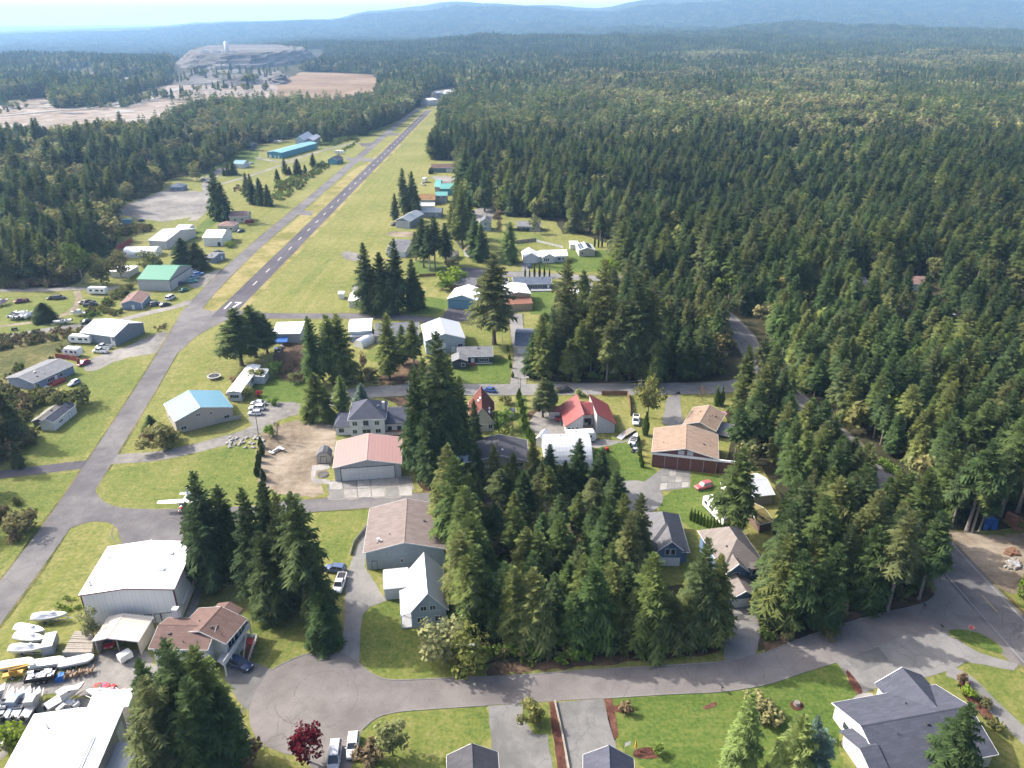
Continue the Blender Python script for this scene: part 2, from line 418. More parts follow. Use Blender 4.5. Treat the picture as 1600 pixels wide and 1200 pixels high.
 m['needles'] = M_leaf('fir_needles', [(0.066, 0.102, 0.044), (0.082, 0.122, 0.046), (0.102, 0.136, 0.050), (0.130, 0.154, 0.054), (0.158, 0.174, 0.068), (0.122, 0.138, 0.068), (0.086, 0.120, 0.056), (0.070, 0.104, 0.046)], 0.38)
 m['needles_dark'] = M_leaf('dark_needles', [(0.054, 0.080, 0.040), (0.068, 0.094, 0.042), (0.090, 0.108, 0.048)], 0.28)
 m['needles_light'] = M_leaf('light_needles', [(0.135, 0.185, 0.07), (0.165, 0.20, 0.075)], 0.35)
 m['needles_blue'] = M_leaf('blue_needles', [(0.10, 0.145, 0.125), (0.12, 0.16, 0.14)], 0.25)
 m['hedge'] = M_leaf('arborvitae_leaf', [(0.12, 0.18, 0.045), (0.145, 0.20, 0.05)], 0.3)
 m['leaf'] = M_leaf('spring_leaf', [(0.085, 0.12, 0.03), (0.13, 0.155, 0.045), (0.18, 0.185, 0.06), (0.15, 0.155, 0.075)], 0.35)
 m['leaf_olive'] = M_leaf('olive_leaf', [(0.10, 0.11, 0.045), (0.14, 0.135, 0.055), (0.165, 0.15, 0.08)], 0.3)
 m['leaf_gold'] = M_leaf('gold_leaf', [(0.17, 0.17, 0.065), (0.215, 0.20, 0.085), (0.24, 0.215, 0.12)], 0.35)
 m['leaf_bright'] = M_leaf('bright_leaf', [(0.14, 0.22, 0.03), (0.20, 0.26, 0.04)], 0.35)
 m['leaf_pale'] = M_leaf('pale_blossom', [(0.20, 0.215, 0.10), (0.26, 0.265, 0.14)], 0.35)
 m['leaf_red'] = M_leaf('maple_leaf_red', [(0.085, 0.012, 0.02), (0.12, 0.016, 0.026)], 0.3)
 m['leaf_rust'] = M_leaf('rusty_twig', [(0.155, 0.115, 0.075), (0.20, 0.14, 0.09)], 0.2)
 m['twig'] = M_leaf('grey_twig', [(0.20, 0.17, 0.145), (0.28, 0.245, 0.21)], 0.1)
 m['bark'] = M_plain('bark', (0.16, 0.125, 0.10), 0.95, 0.35, 1.2)
 m['bark_grey'] = M_plain('grey_bark', (0.25, 0.225, 0.20), 0.95, 0.3, 1.2)
def forest_floor_mat():
 n = NT('forest_floor')
 v = n.coord()
 a, b, c = n.noise(v, 0.01, 3), n.noise(v, 0.15, 4, 0.65), n.noise(v, 1.2, 3, 0.6)
 f = n.math('ADD', n.math('MULTIPLY', a, 0.3), n.math('ADD', n.math('MULTIPLY', b, 0.4), n.math('MULTIPLY', c, 0.3)))
 near = n.ramp(f, [(0.35, (0.022, 0.026, 0.014)), (0.5, (0.045, 0.043, 0.024)), (0.65, (0.085, 0.068, 0.042))])
 d, e, g = n.noise(v, 0.0011, 4, 0.6), n.noise(v, 0.012, 5, 0.7), n.noise(v, 0.0032, 3, 0.6)
 far = n.ramp(e, [(0.3, (0.018, 0.034, 0.020)), (0.5, (0.040, 0.062, 0.030)), (0.68, (0.072, 0.09, 0.045))])
 far = n.mix(n.ramp(g, [(0.62, (0, 0, 0)), (0.70, (0.75, 0.75, 0.75))]), far, (0.20, 0.15, 0.10))
 sp = n.n('SeparateXYZ')
 n.t.links.new(v, sp.inputs[0])
 m = n.n('MapRange', clamp=True)
 n.set(m, 0, sp.outputs[1])
 m.inputs[1].default_value, m.inputs[2].default_value = 2500, 4500
 col = n.mix(m.outputs[0], near, far)
 hb = n.math('ADD', n.math('MULTIPLY', e, m.outputs[0]), 0.0)
 return n.bsdf(col, 0.95, 0.05, 0, hb, 0.9, 25.0)
mat_set()
# terrain
def vnoise(X, Y, seed=0):
 X, Y = np.asarray(X, float), np.asarray(Y, float)
 xi, yi = np.floor(X).astype(np.int64), np.floor(Y).astype(np.int64)
 xf, yf = X - xi, Y - yi
 def h(a, b):
  n = (a * 374761393 + b * 668265263 + seed * 982451653) & 0x7fffffff
  n = ((n ^ (n >> 13)) * 1274126177) & 0x7fffffff
  return ((n ^ (n >> 16)) & 0xffff) / 65535.0
 u, w = xf * xf * (3 - 2 * xf), yf * yf * (3 - 2 * yf)
 return (h(xi, yi) * (1 - u) + h(xi + 1, yi) * u) * (1 - w) + (h(xi, yi + 1) * (1 - u) + h(xi + 1, yi + 1) * u) * w
def fbm(X, Y, oct=4, seed=0):
 X, Y = np.asarray(X, float), np.asarray(Y, float)
 t, a, s = 0, 0.5, 0
 for k in range(oct):
  t = t + a * vnoise(X * 2 ** k, Y * 2 ** k, seed + k)
  s += a
  a *= 0.5
 return t / s
def sstep(a, b, x):
 t = np.clip((np.asarray(x, float) - a) / (b - a), 0, 1)
 return t * t * (3 - 2 * t)
CREST = [(-600, 36), (0, 36), (330, 34), (372, 30), (405, 26.5), (420, 29), (440, 27), (465, 29.5), (500, 30), (560, 30), (588, 28), (600, 22), (612, 18.5), (640, 17), (665, 13), (690, 11), (706, 7), (735, 4),
   (760, 7), (800, 9), (825, 9.5), (845, 7), (868, 9.5), (890, 12), (908, 13), (925, 11), (945, 4), (960, 0), (990, -3), (1050, -6), (1150, -9), (1250, -10), (1350, -8), (1420, -4), (1460, 1), (1490, 6), (1515, 11),
   (1535, 14.5), (1555, 10), (1572, 4), (1590, 2), (1620, 3), (1700, -6), (2200, 4)]
CX = np.array([math.atan((c[0] - 800) / FOC * 1.0) for c in CREST])
CZ = np.array([max(0.0, (HORIZON - c[1]) / FOC * 9000 / (CP * CP + 0.0) * 0.82 + CAM_H) if c[1] < 34.5 else 40.0 for c in CREST])
CZ = np.array([height_at(c[1], 0, 9000.0) if c[1] < 34.5 else 30.0 for c in CREST])
def hgt(X, Y):
 X, Y = np.asarray(X, float), np.asarray(Y, float)
 Ys = np.maximum(Y, 1.0)
 th = np.arctan(X / Ys * CP)
 crest = np.interp(th, CX, CZ)
 rough = 0.86 + 0.28 * fbm(X / 1500, Y / 1500, 4, 5)
 m = crest * sstep(5200, 9000, Y) * np.where(Y < 8600, rough, rough + (1 - rough) * sstep(8600, 9000, Y)) * (1 - 0.8 * sstep(9000, 12500, Y))
 pre = sstep(1600, 3800, Y) * 210 * np.clip(fbm(X / 1100 + 3.1, Y / 1500, 3, 9) - 0.40, 0, 1) * (1 - 0.6 * sstep(5200, 7000, Y))
 left = sstep(-0.22, -0.42, X / Ys)
 return m + pre * (1 - 0.9 * left) - 55 * left * sstep(2350, 3300, Y) * (1 - sstep(8000, 15000, Y))
ys = np.concatenate([np.linspace(-350, 1500, 24), np.geomspace(1600, 28000, 118)])
us = np.linspace(-1, 1, 161)
gv, gf = [], []
for j, y in enumerate(ys):
 half = 900 + max(y, 0) * 1.25
 X = us * half
 Z = hgt(X, np.full_like(X, y))
 gv += [(float(x), float(y), float(z)) for x, z in zip(X, Z)]
nx = len(us)
for j in range(len(ys) - 1):
 for i in range(nx - 1):
  a = j * nx + i
  gf.append((a, a + 1, a + nx + 1, a + nx))
mb = MB()
mb.add(gv, gf)
tag(mb.build('ground', MAT['forest_floor'], smooth=True), kind='structure')
# patches of ground cover and roads
def dens(pts, step, jit, closed=True, seed=0):
 r = random.Random(seed)
 out = []
 n = len(pts)
 for i in range(n if closed else n - 1):
  a, b = pts[i], pts[(i + 1) % n]
  d = math.hypot(b[0] - a[0], b[1] - a[1])
  k = max(1, min(40, int(d / step)))
  nxv, nyv = -(b[1] - a[1]) / max(d, 1e-6), (b[0] - a[0]) / max(d, 1e-6)
  for q in range(k):
   t = q / k
   j = r.uniform(-jit, jit) if q else 0
   out.append((a[0] + (b[0] - a[0]) * t + nxv * j, a[1] + (b[1] - a[1]) * t + nyv * j))
 if not closed: out.append(tuple(pts[-1][:2]))
 return out
def smooth_poly(pts, closed=True, it=2):
 for _ in range(it):
  out = []
  n = len(pts)
  for i in range(n if closed else n - 1):
   a, b = pts[i], pts[(i + 1) % n]
   out.append((a[0] * .75 + b[0] * .25, a[1] * .75 + b[1] * .25))
   out.append((a[0] * .25 + b[0] * .75, a[1] * .25 + b[1] * .75))
  if not closed: out = [tuple(pts[0][:2])] + out + [tuple(pts[-1][:2])]
  pts = out
 return pts
def W2(px): return [(p.x, p.y) for p in (at(*q) for q in px)]
def flat(name, pts, mat, z, kind='structure', parent=None):
 me = bpy.data.meshes.new(name)
 v = [(p[0], p[1], z) for p in pts]
 tri = tessellate_polygon([[Vector((p[0], p[1], 0)) for p in pts]])
 fs = []
 for t in tri:
  a, b, c = (Vector(v[i]) for i in t)
  fs.append(t if (b - a).cross(c - a).z > 0 else (t[0], t[2], t[1]))
 me.from_pydata(v, [], fs)
 me.materials.append(MAT[mat])
 o = bpy.data.objects.new(name, me)
 COL.objects.link(o)
 o.parent = parent
 if kind: o['kind'] = kind
 return o
LAY = {}
def patch(name, px, mat, z, soft=0, jit=0.12, step=1.5):
 LAY[z] = LAY.get(z, 0) + 1
 p = W2(px)
 if soft: p = smooth_poly(p, True, soft)
 if mat in ('lawn', 'lawn_yellow', 'field', 'rough', 'dirt', 'leaf_litter', 'gravel', 'dry_grass', 'forest_floor') and step == 1.5: jit, step = .45, 1.1
 p = dens(p, step, jit, True, len(px))
 return flat(name, p, mat, z + 0.0015 * (LAY[z] % 12))
ROADS = []
def ribbon(pts, w, w2=None):
 L, Rr = [], []
 n = len(pts)
 for i, p in enumerate(pts):
  a, b = pts[max(0, i - 1)], pts[min(n - 1, i + 1)]
  d = math.hypot(b[0] - a[0], b[1] - a[1]) or 1
  nx_, ny_ = -(b[1] - a[1]) / d, (b[0] - a[0]) / d
  ww = w if w2 is None else w + (w2 - w) * i / (n - 1)
  L.append((p[0] + nx_ * ww / 2, p[1] + ny_ * ww / 2))
  Rr.append((p[0] - nx_ * ww / 2, p[1] - ny_ * ww / 2))
 return L, Rr
def road(name, px, w, mat, z, it=2, w2=None, clear=True):
 p = smooth_poly(W2(px), False, it)
 LAY[z] = LAY.get(z, 0) + 1
 zz = z + 0.0015 * (LAY[z] % 12)
 L, Rr = ribbon(p, w, w2)
 me = bpy.data.meshes.new(name)
 n = len(p)
 me.from_pydata([(q[0], q[1], zz) for q in L + Rr], [], [(i, n + i, n + i + 1, i + 1) for i in range(n - 1)])
 me.materials.append(MAT[mat])
 o = bpy.data.objects.new(name, me)
 COL.objects.link(o)
 o['kind'] = 'structure'
 if mat in ('asphalt', 'drive') and name != 'footpath':
  L, Rr = ribbon(p, w + .9, None if w2 is None else w2 + .9)
  L, Rr = [(q[0] + RNG.uniform(-.35, .35), q[1] + RNG.uniform(-.35, .35)) for q in L], [(q[0] + RNG.uniform(-.25, .25), q[1] + RNG.uniform(-.25, .25)) for q in Rr]
  me = bpy.data.meshes.new('road_shoulder')
  me.from_pydata([(q[0], q[1], zz - .012) for q in L + Rr], [], [(i, n + i, n + i + 1, i + 1) for i in range(n - 1)])
  me.materials.append(MAT['rough'])
  os_ = bpy.data.objects.new('road_shoulder', me)
  COL.objects.link(os_)
  os_['kind'] = 'structure'
 if clear: ROADS.append((np.array(p), (w if w2 is None else max(w, w2)) / 2))
 return o, p
CLEAR_MAIN = [(-700, 475), (-250, 462), (20, 455), (105, 449), (125, 440), (138, 420), (150, 400), (180, 388), (188, 352), (186, 318), (215, 306), (250, 293), (262, 281), (300, 272), (330, 272), (345, 262), (372, 244), (400, 228), (470, 214),
    (520, 218), (548, 216), (575, 207), (612, 193), (640, 181), (650, 170), (672, 163), (692, 165), (686, 200), (680, 232), (672, 250), (716, 252), (718, 276), (730, 318), (760, 332), (800, 338), (868, 346), (880, 366), (900, 364),
    (962, 384), (966, 420), (985, 436), (960, 470), (925, 482), (880, 496), (838, 520), (832, 560), (850, 602), (1160, 600), (1150, 628), (1132, 645), (1142, 690), (1128, 738), (1190, 728), (1226, 742), (1230, 795), (1208, 830), (1210, 870),
    (1196, 925), (1186, 960), (1184, 1018), (1262, 990), (1340, 966), (1455, 944), (1442, 830), (1455, 812), (1480, 828), (1560, 828), (1640, 815), (1700, 900), (1760, 1400), (-700, 1400)]
patch('grassland', CLEAR_MAIN, 'field', 0.008, 0, 0.5, 4)
patch('lawn', [(0, 745), (70, 745), (138, 734), (110, 768), (85, 800), (40, 850), (10, 885), (-80, 960), (-200, 900), (-100, 760)], 'lawn_yellow', 0.016, 1)
patch('lawn', [(20, 700), (60, 640), (120, 600), (160, 605), (190, 612), (165, 660), (148, 706), (70, 722), (10, 730)], 'lawn_yellow', 0.016, 1)
patch('lawn', [(90, 605), (125, 565), (200, 560), (230, 572), (215, 610), (120, 640)], 'lawn_yellow', 0.02, 1)
patch('lawn', [(-60, 470), (20, 462), (130, 462), (185, 470), (160, 500), (110, 515), (60, 520), (-100, 530)], 'lawn_yellow', 0.016, 1)
patch('lawn', [(560, 1120), (615, 1105), (700, 1100), (763, 1098), (768, 1152), (700, 1215), (620, 1240), (560, 1180)], 'lawn_yellow', 0.02, 0)
patch('lawn', [(565, 1035), (562, 1000), (568, 955), (590, 938), (640, 935), (720, 965), (760, 1010), (740, 1060), (640, 1064), (600, 1062)], 'lawn_yellow', 0.02, 1)
patch('lawn', [(950, 1092), (1050, 1084), (1130, 1080), (1200, 1070), (1250, 1052), (1308, 1036), (1340, 1080), (1325, 1110), (1310, 1150), (1330, 1250), (1100, 1260), (980, 1180), (962, 1150)], 'lawn', 0.02, 0)
patch('lawn', [(1450, 1058), (1485, 1048), (1540, 1110), (1560, 1150), (1500, 1130)], 'lawn_yellow', 0.024, 1)
patch('lawn', [(1500, 1036), (1560, 1032), (1620, 1060), (1690, 1150), (1600, 1160), (1560, 1110)], 'lawn_yellow', 0.022, 1)
patch('lawn', [(490, 800), (560, 795), (640, 786), (700, 790), (700, 810), (575, 830), (548, 850), (540, 880), (515, 880), (500, 840)], 'lawn_yellow', 0.018, 1)
patch('lawn', [(380, 945), (500, 935), (536, 960), (536, 1018), (510, 1022), (470, 1024), (430, 1042), (400, 1050), (385, 990)], 'lawn_yellow', 0.018, 1)
patch('lawn', [(150, 740), (185, 732), (260, 720), (330, 704), (395, 690), (410, 740), (480, 778), (375, 790), (230, 796), (185, 790), (158, 775)], 'lawn_yellow', 0.018, 1)
patch('lawn', [(925, 700), (955, 690), (985, 690), (1000, 720), (1032, 738), (1010, 752), (955, 765), (935, 760), (918, 730)], 'lawn', 0.02, 1)
patch('lawn', [(1040, 768), (1078, 762), (1082, 738), (1122, 742), (1160, 755), (1185, 800), (1140, 850), (1080, 825), (1050, 805), (1024, 800)], 'lawn', 0.02, 1)
patch('lawn', [(720, 560), (770, 560), (810, 560), (815, 600), (740, 604), (700, 602), (690, 580)], 'lawn', 0.02, 1)
patch('lawn', [(725, 525), (745, 505), (800, 515), (802, 555), (765, 545), (728, 540)], 'lawn_yellow', 0.02, 1)
patch('lawn', [(826, 455), (866, 452), (868, 490), (828, 492)], 'lawn', 0.02, 0)
patch('lawn', [(815, 398), (850, 392), (940, 388), (965, 400), (962, 424), (900, 426), (830, 420)], 'lawn', 0.02, 1)
patch('lawn', [(770, 362), (830, 360), (860, 378), (800, 388), (775, 380)], 'lawn_yellow', 0.02, 1)
patch('lawn', [(390, 590), (430, 572), (500, 610), (490, 632), (410, 628), (395, 610)], 'lawn', 0.02, 1)
patch('lawn', [(600, 470), (700, 462), (700, 490), (620, 492), (590, 490)], 'lawn', 0.02, 1)
patch('lawn', [(640, 405), (700, 412), (690, 430), (650, 432)], 'lawn', 0.02, 1)
patch('lawn', [(575, 545), (600, 540), (605, 565), (570, 565)], 'lawn_yellow', 0.02, 1)
patch('lawn', [(705, 330), (760, 345), (760, 360), (700, 355)], 'lawn', 0.02, 1)
patch('lawn', [(390, 415), (430, 400), (505, 395), (480, 440), (440, 460), (450, 435)], 'field', 0.014, 1)
patch('green_strip', [(450, 455), (520, 398), (512, 415), (480, 450), (452, 463)], 'lawn_yellow', 0.02, 2)
patch('lawn', [(345, 240), (395, 230), (408, 240), (390, 262), (345, 262), (330, 268)], 'lawn', 0.02, 1)
patch('lawn', [(520, 213), (560, 210), (600, 198), (595, 206), (560, 214), (530, 220)], 'lawn', 0.02, 1)
patch('lawn', [(300, 362), (330, 335), (352, 330), (345, 342), (320, 365), (295, 378)], 'lawn', 0.022, 1)
patch('meadow', [(-300, 552), (0, 528), (60, 522), (130, 512), (120, 540), (60, 590), (0, 620), (-300, 700)], 'rough', 0.014, 1)
patch('median_grass', [(307, 484), (330, 462), (400, 392), (470, 338), (520, 292), (556, 262), (585, 252), (560, 272), (500, 322), (420, 402), (340, 482), (322, 486)], 'dry_grass', 0.016, 1)
patch('dirt_yard', [(402, 700), (408, 672), (440, 662), (480, 655), (520, 660), (528, 690), (515, 735), (490, 745), (515, 780), (420, 770), (398, 745)], 'dirt', 0.03, 1)
patch('dirt_clearing', [(1472, 828), (1520, 832), (1560, 838), (1640, 828), (1680, 905), (1600, 925), (1575, 930), (1530, 895)], 'dirt', 0.03, 1)
patch('gravel_yard', [(-40, 1075), (60, 1062), (148, 1040), (150, 1020), (215, 1012), (235, 1020), (250, 1060), (225, 1090), (150, 1090), (100, 1080), (40, 1095), (-40, 1105)], 'gravel', 0.03, 1)
patch('gravel_yard', [(-40, 1102), (60, 1095), (150, 1090), (210, 1090), (210, 1120), (60, 1140), (-40, 1220)], 'gravel', 0.026, 0)
patch('gravel_apron', [(135, 562), (180, 548), (225, 530), (250, 518), (268, 520), (262, 545), (245, 552), (190, 560), (150, 580), (130, 580)], 'gravel', 0.03, 1)
patch('parking_lot', [(190, 322), (258, 297), (325, 300), (332, 310), (328, 325), (305, 338), (255, 347), (210, 340), (185, 335)], 'gravel', 0.03, 0)
patch('gravel_apron', [(290, 440), (315, 430), (345, 420), (360, 425), (335, 450), (322, 446), (300, 452)], 'gravel', 0.028, 1)
patch('dirt_yard', [(432, 540), (470, 530), (480, 575), (470, 600), (430, 590), (425, 560)], 'leaf_litter', 0.024, 1)
patch('leaf_bed', [(600, 565), (660, 560), (690, 600), (640, 606), (590, 606)], 'leaf_litter', 0.022, 1)
patch('leaf_bed', [(560, 600), (700, 600), (690, 780), (660, 780), (640, 700), (636, 640)], 'leaf_litter', 0.018, 1)
patch('leaf_bed', [(825, 640), (860, 636), (885, 640), (880, 672), (840, 680), (822, 665)], 'leaf_litter', 0.03, 1)
patch('verge', [(760, 1056), (820, 1050), (930, 1040), (1030, 1030), (1110, 1022), (1130, 1012), (1060, 1012), (900, 1024), (770, 1035)], 'leaf_litter', 0.022, 0)
patch('verge', [(1195, 1020), (1280, 986), (1370, 958), (1450, 941), (1462, 930), (1445, 905), (1380, 930), (1270, 970), (1190, 1000)], 'leaf_litter', 0.022, 0)
patch('verge', [(1345, 722), (1372, 712), (1440, 790), (1480, 826), (1540, 890), (1620, 975), (1600, 985), (1530, 905), (1452, 820)], 'leaf_litter', 0.02, 0)
patch('wood_floor', [(684, 800), (722, 778), (752, 766), (900, 760), (956, 766), (972, 792), (1008, 822), (1006, 880), (1020, 915), (1095, 915), (1120, 945), (1122, 992), (1030, 1019), (960, 1025), (800, 1036), (758, 1038), (748, 1000), (712, 985), (704, 900), (700, 860)], 'forest_floor', 0.028)
patch('wood_floor', [(1190, 728), (1300, 700), (1420, 830), (1440, 900), (1380, 938), (1270, 976), (1190, 1008), (1184, 960), (1198, 920), (1212, 870), (1208, 830), (1232, 795)], 'forest_floor', 0.028)
# roads and paved ground
rw_o, rw_p = None, None
A0, A1 = at(354, 487), at(670, 172.5)
RW_DIR = (A1 - A0).normalized()
RW_N = Vector((RW_DIR.y, -RW_DIR.x, 0))
RW_W = 8.2
def on_runway(s, t, z=0.0): return A0 + RW_DIR * s + RW_N * t + Vector((0, 0, z))
RW_L = (A1 - A0).length
runway = flat('runway', [tuple(on_runway(s, t)[:2]) for s, t in ((-6, -RW_W / 2), (-6, RW_W / 2), (RW_L, RW_W / 2), (RW_L, -RW_W / 2))], 'asphalt_dark', 0.062)
ROADS.append((np.array([tuple(on_runway(s, 0)[:2]) for s in np.linspace(0, RW_L + 20, 30)]), 12.0))
def rw_mark(name, s0, s1, t0, t1, parent=runway):
 o = flat(name, [tuple(on_runway(s, t)[:2]) for s, t in ((s0, t0), (s0, t1), (s1, t1), (s1, t0))], 'dash', 0.075, None, parent)
 return o
k = 0
s = 34.0
while s < RW_L - 20:
 rw_mark('centreline_dash', s, s + 6.0, -0.25, 0.25)
 s += 19.5
flat('numeral_one', [tuple(on_runway(s, t)[:2]) for s, t in ((3, -2.3), (3, -1.6), (11.5, -1.6), (11.5, -2.3))], 'road_white', 0.076, None, runway)
flat('numeral_seven', [tuple(on_runway(s, t)[:2]) for s, t in ((3, 0.2), (3, 0.95), (10.3, 2.5), (11.5, 2.5), (11.5, -0.2), (10.4, -0.2), (10.4, 1.6))], 'road_white', 0.076, None, runway)
rw_mark('threshold_bar', RW_L - 6, RW_L - 4.8, -3.5, 3.5)
for t in (-RW_W / 2 - 1.4, RW_W / 2 + 1.2):
 line_pts = [tuple(on_runway(s, t + RNG.uniform(-.5, .5))[:2]) for s in np.linspace(0, RW_L, 60)]
 L, Rr = ribbon(line_pts, 2.6)
 flat('runway_shoulder', L + Rr[::-1], 'dry_grass', 0.03)
road('taxiway', [(665, 164), (646, 175), (600, 212), (560, 247), (499, 300), (460, 333), (404, 380), (350, 430), (312, 470), (292, 497), (272, 535), (233, 600), (195, 660), (160, 715), (128, 765), (82, 832), (28, 905), (-30, 980), (-110, 1090)], 7.0, 'asphalt', 0.052, 1, 6.6)
patch('taxiway_apron', [(282, 485), (302, 475), (318, 484), (336, 487), (352, 482), (378, 485), (384, 490), (355, 500), (330, 512), (300, 530), (284, 548), (262, 560), (270, 525)], 'asphalt', 0.054, 1)
patch('taxiway_link', [(462, 327), (490, 331), (486, 337), (455, 335)], 'asphalt', 0.05)
patch('taxiway_link', [(538, 246), (588, 248), (584, 253), (545, 251)], 'asphalt', 0.05)
patch('taxiway_link', [(595, 208), (625, 208), (620, 212), (600, 211)], 'asphalt', 0.05)
patch('turning_pad', [(560, 224), (586, 223), (578, 229), (566, 229)], 'asphalt_dark', 0.05)
road('crossing_taxiway', [(390, 492), (430, 494), (500, 494), (610, 494), (665, 500), (700, 503)], 6.0, 'asphalt', 0.05, 1)
patch('taxi_junction', [(147, 757), (151, 774), (166, 787), (190, 794), (235, 796), (300, 795), (375, 792), (440, 788), (490, 784), (492, 797), (380, 808), (380, 850), (310, 870), (190, 855), (189, 838), (182, 822), (165, 815), (140, 815), (112, 824), (82, 842), (90, 800)], 'asphalt', 0.05, 1)
road('lane', [(430, 795), (490, 790), (560, 785), (620, 781), (680, 780), (760, 782), (860, 786), (960, 788)], 5.4, 'asphalt', 0.048, 1)
CD = at(980, 780)
patch('turning_circle', [(955, 760), (975, 751), (1005, 751), (1025, 761), (1037, 774), (1035, 787), (1020, 800), (990, 808), (960, 805), (940, 785)], 'drive', 0.056, 1)
patch('left_path', [(-80, 748), (0, 736), (60, 728), (145, 718), (138, 731), (70, 740), (0, 748), (-80, 762)], 'asphalt_dark', 0.046, 0)
road('gravel_drive', [(150, 720), (200, 716), (250, 713), (320, 697), (400, 675), (425, 650), (470, 640), (530, 625), (590, 612)], 5.0, 'gravel', 0.044, 2, 6.0)
patch('gravel_parking', [(385, 640), (410, 628), (470, 628), (480, 640), (440, 655), (415, 668), (392, 665)], 'gravel', 0.04, 1)
road('field_road', [(-120, 535), (0, 528), (60, 518), (110, 510), (150, 510)], 5.2, 'gravel', 0.042)
road('field_road', [(-120, 456), (0, 453), (80, 453), (120, 450), (170, 452), (190, 448)], 5.0, 'gravel', 0.042)
road('field_track', [(0, 510), (60, 503), (110, 490), (125, 470), (120, 455)], 2.6, 'dirt', 0.036)
road('hangar_drive', [(183, 503), (215, 493), (250, 485), (280, 478), (300, 470)], 4.5, 'gravel', 0.042)
road('farm_track', [(330, 292), (362, 283), (400, 272), (425, 263), (455, 252), (480, 250)], 3.4, 'gravel', 0.04)
road('farm_track', [(400, 246), (415, 250), (445, 254), (500, 236), (560, 222)], 4.4, 'gravel', 0.038)
road('farm_lane', [(330, 302), (322, 288), (335, 272), (350, 262)], 8.0, 'gravel', 0.042)
road('access_lane', [(300, 345), (318, 330), (330, 312)], 5.0, 'gravel', 0.044)
road('street', [(520, 622), (570, 613), (640, 609), (720, 609), (800, 609), (900, 608), (1000, 608), (1100, 607), (1160, 603), (1190, 590)], 8.2, 'drive', 0.05, 1)
road('street', [(760, 430), (800, 428), (860, 431), (925, 435), (1000, 436), (1040, 432)], 8.0, 'drive', 0.05, 1)
_, main_p = road('main_road', [(1030, 392), (1052, 432), (1100, 470), (1140, 500), (1168, 535), (1188, 570), (1258, 640), (1332, 703), (1352, 722), (1388, 765), (1430, 813), (1502, 895), (1596, 998), (1700, 1110), (1800, 1220)], 8.8, 'asphalt', 0.058, 2)
ST_TOP = [(532, 1020), (548, 1026), (560, 1036), (572, 1047), (585, 1056), (607, 1063), (650, 1062), (725, 1058), (800, 1056), (925, 1046), (1030, 1041), (1112, 1035), (1200, 1019), (1287, 984), (1375, 959), (1435, 946), (1458, 936), (1464, 920), (1440, 890)]
ST_BOT = [(1500, 885), (1560, 960), (1600, 1010), (1590, 1045), (1540, 1000), (1490, 984), (1425, 991), (1375, 1008), (1307, 1035), (1250, 1052), (1200, 1070), (1125, 1082), (1050, 1084), (942, 1091), (800, 1100), (762, 1102), (650, 1109), (612, 1113), (585, 1122), (566, 1140), (556, 1165),
   (548, 1215), (500, 1215), (470, 1181), (445, 1178), (420, 1168), (400, 1153), (390, 1130), (388, 1090), (398, 1062), (425, 1047), (445, 1036), (475, 1023), (512, 1018)]
patch('street', ST_TOP + ST_BOT, 'asphalt_street', 0.055, 0, 0.03)
patch('driveway', [(1180, 1022), (1134, 1036), (1128, 1000), (1120, 970), (1130, 938), (1168, 932), (1182, 960), (1190, 990)], 'drive', 0.06)
patch('driveway', [(532, 1020), (538, 980), (540, 905), (548, 880), (558, 850), (572, 822), (578, 826), (570, 886), (600, 934), (606, 938), (578, 948), (566, 962), (562, 1000), (562, 1034)], 'drive', 0.06)
patch('driveway', [(350, 1032), (385, 1030), (424, 1046), (400, 1078), (389, 1112), (372, 1096), (352, 1062)], 'concrete_grey', 0.06)
patch('driveway', [(763, 1103), (817, 1100), (819, 1125), (834, 1148), (856, 1148), (866, 1220), (765, 1240), (768, 1160)], 'concrete_grey', 0.06)
patch('lawn_strip', [(817, 1099), (858, 1097), (862, 1150), (872, 1220), (864, 1220), (856, 1149), (834, 1148), (819, 1126)], 'lawn_yellow', 0.03)
patch('mulch_strip', [(858, 1097), (866, 1097), (880, 1160), (890, 1220), (874, 1220), (864, 1150)], 'bark_mulch', 0.065)
patch('driveway', [(868, 1098), (942, 1091), (952, 1125), (962, 1160), (965, 1240), (890, 1230), (882, 1170)], 'concrete_grey', 0.06)
patch('flower_bed', [(943, 1091), (956, 1090), (960, 1110), (966, 1150), (960, 1158), (950, 1125)], 'bark_mulch', 0.066)
patch('driveway', [(1307, 1035), (1372, 1009), (1425, 990), (1480, 984), (1482, 992), (1530, 1020), (1590, 1038), (1585, 1048), (1510, 1034), (1490, 1046), (1450, 1058), (1420, 1060), (1370, 1075), (1345, 1085), (1332, 1065)], 'drive', 0.058)
patch('concrete_slab', [(1321, 1030), (1372, 1010.5), (1389, 1032), (1343, 1052)], 'concrete_grey', 0.075, 0, 0)
patch('grass_island', [(1478, 985), (1505, 983), (1540, 992), (1575, 1022), (1545, 1018), (1500, 1000)], 'lawn', 0.07, 1)
road('footpath', [(1480, 1048), (1510, 1060), (1545, 1098), (1580, 1130), (1640, 1190)], 3.0, 'drive', 0.05)
patch('mulch_bed', [(1320, 1045), (1330, 1052), (1350, 1080), (1342, 1088), (1330, 1075)], 'bark_mulch', 0.062, 1)
patch('mulch_bed', [(1498, 1058), (1515, 1070), (1545, 1110), (1562, 1138), (1545, 1132), (1515, 1100), (1500, 1080)], 'bark_mulch', 0.05, 1)
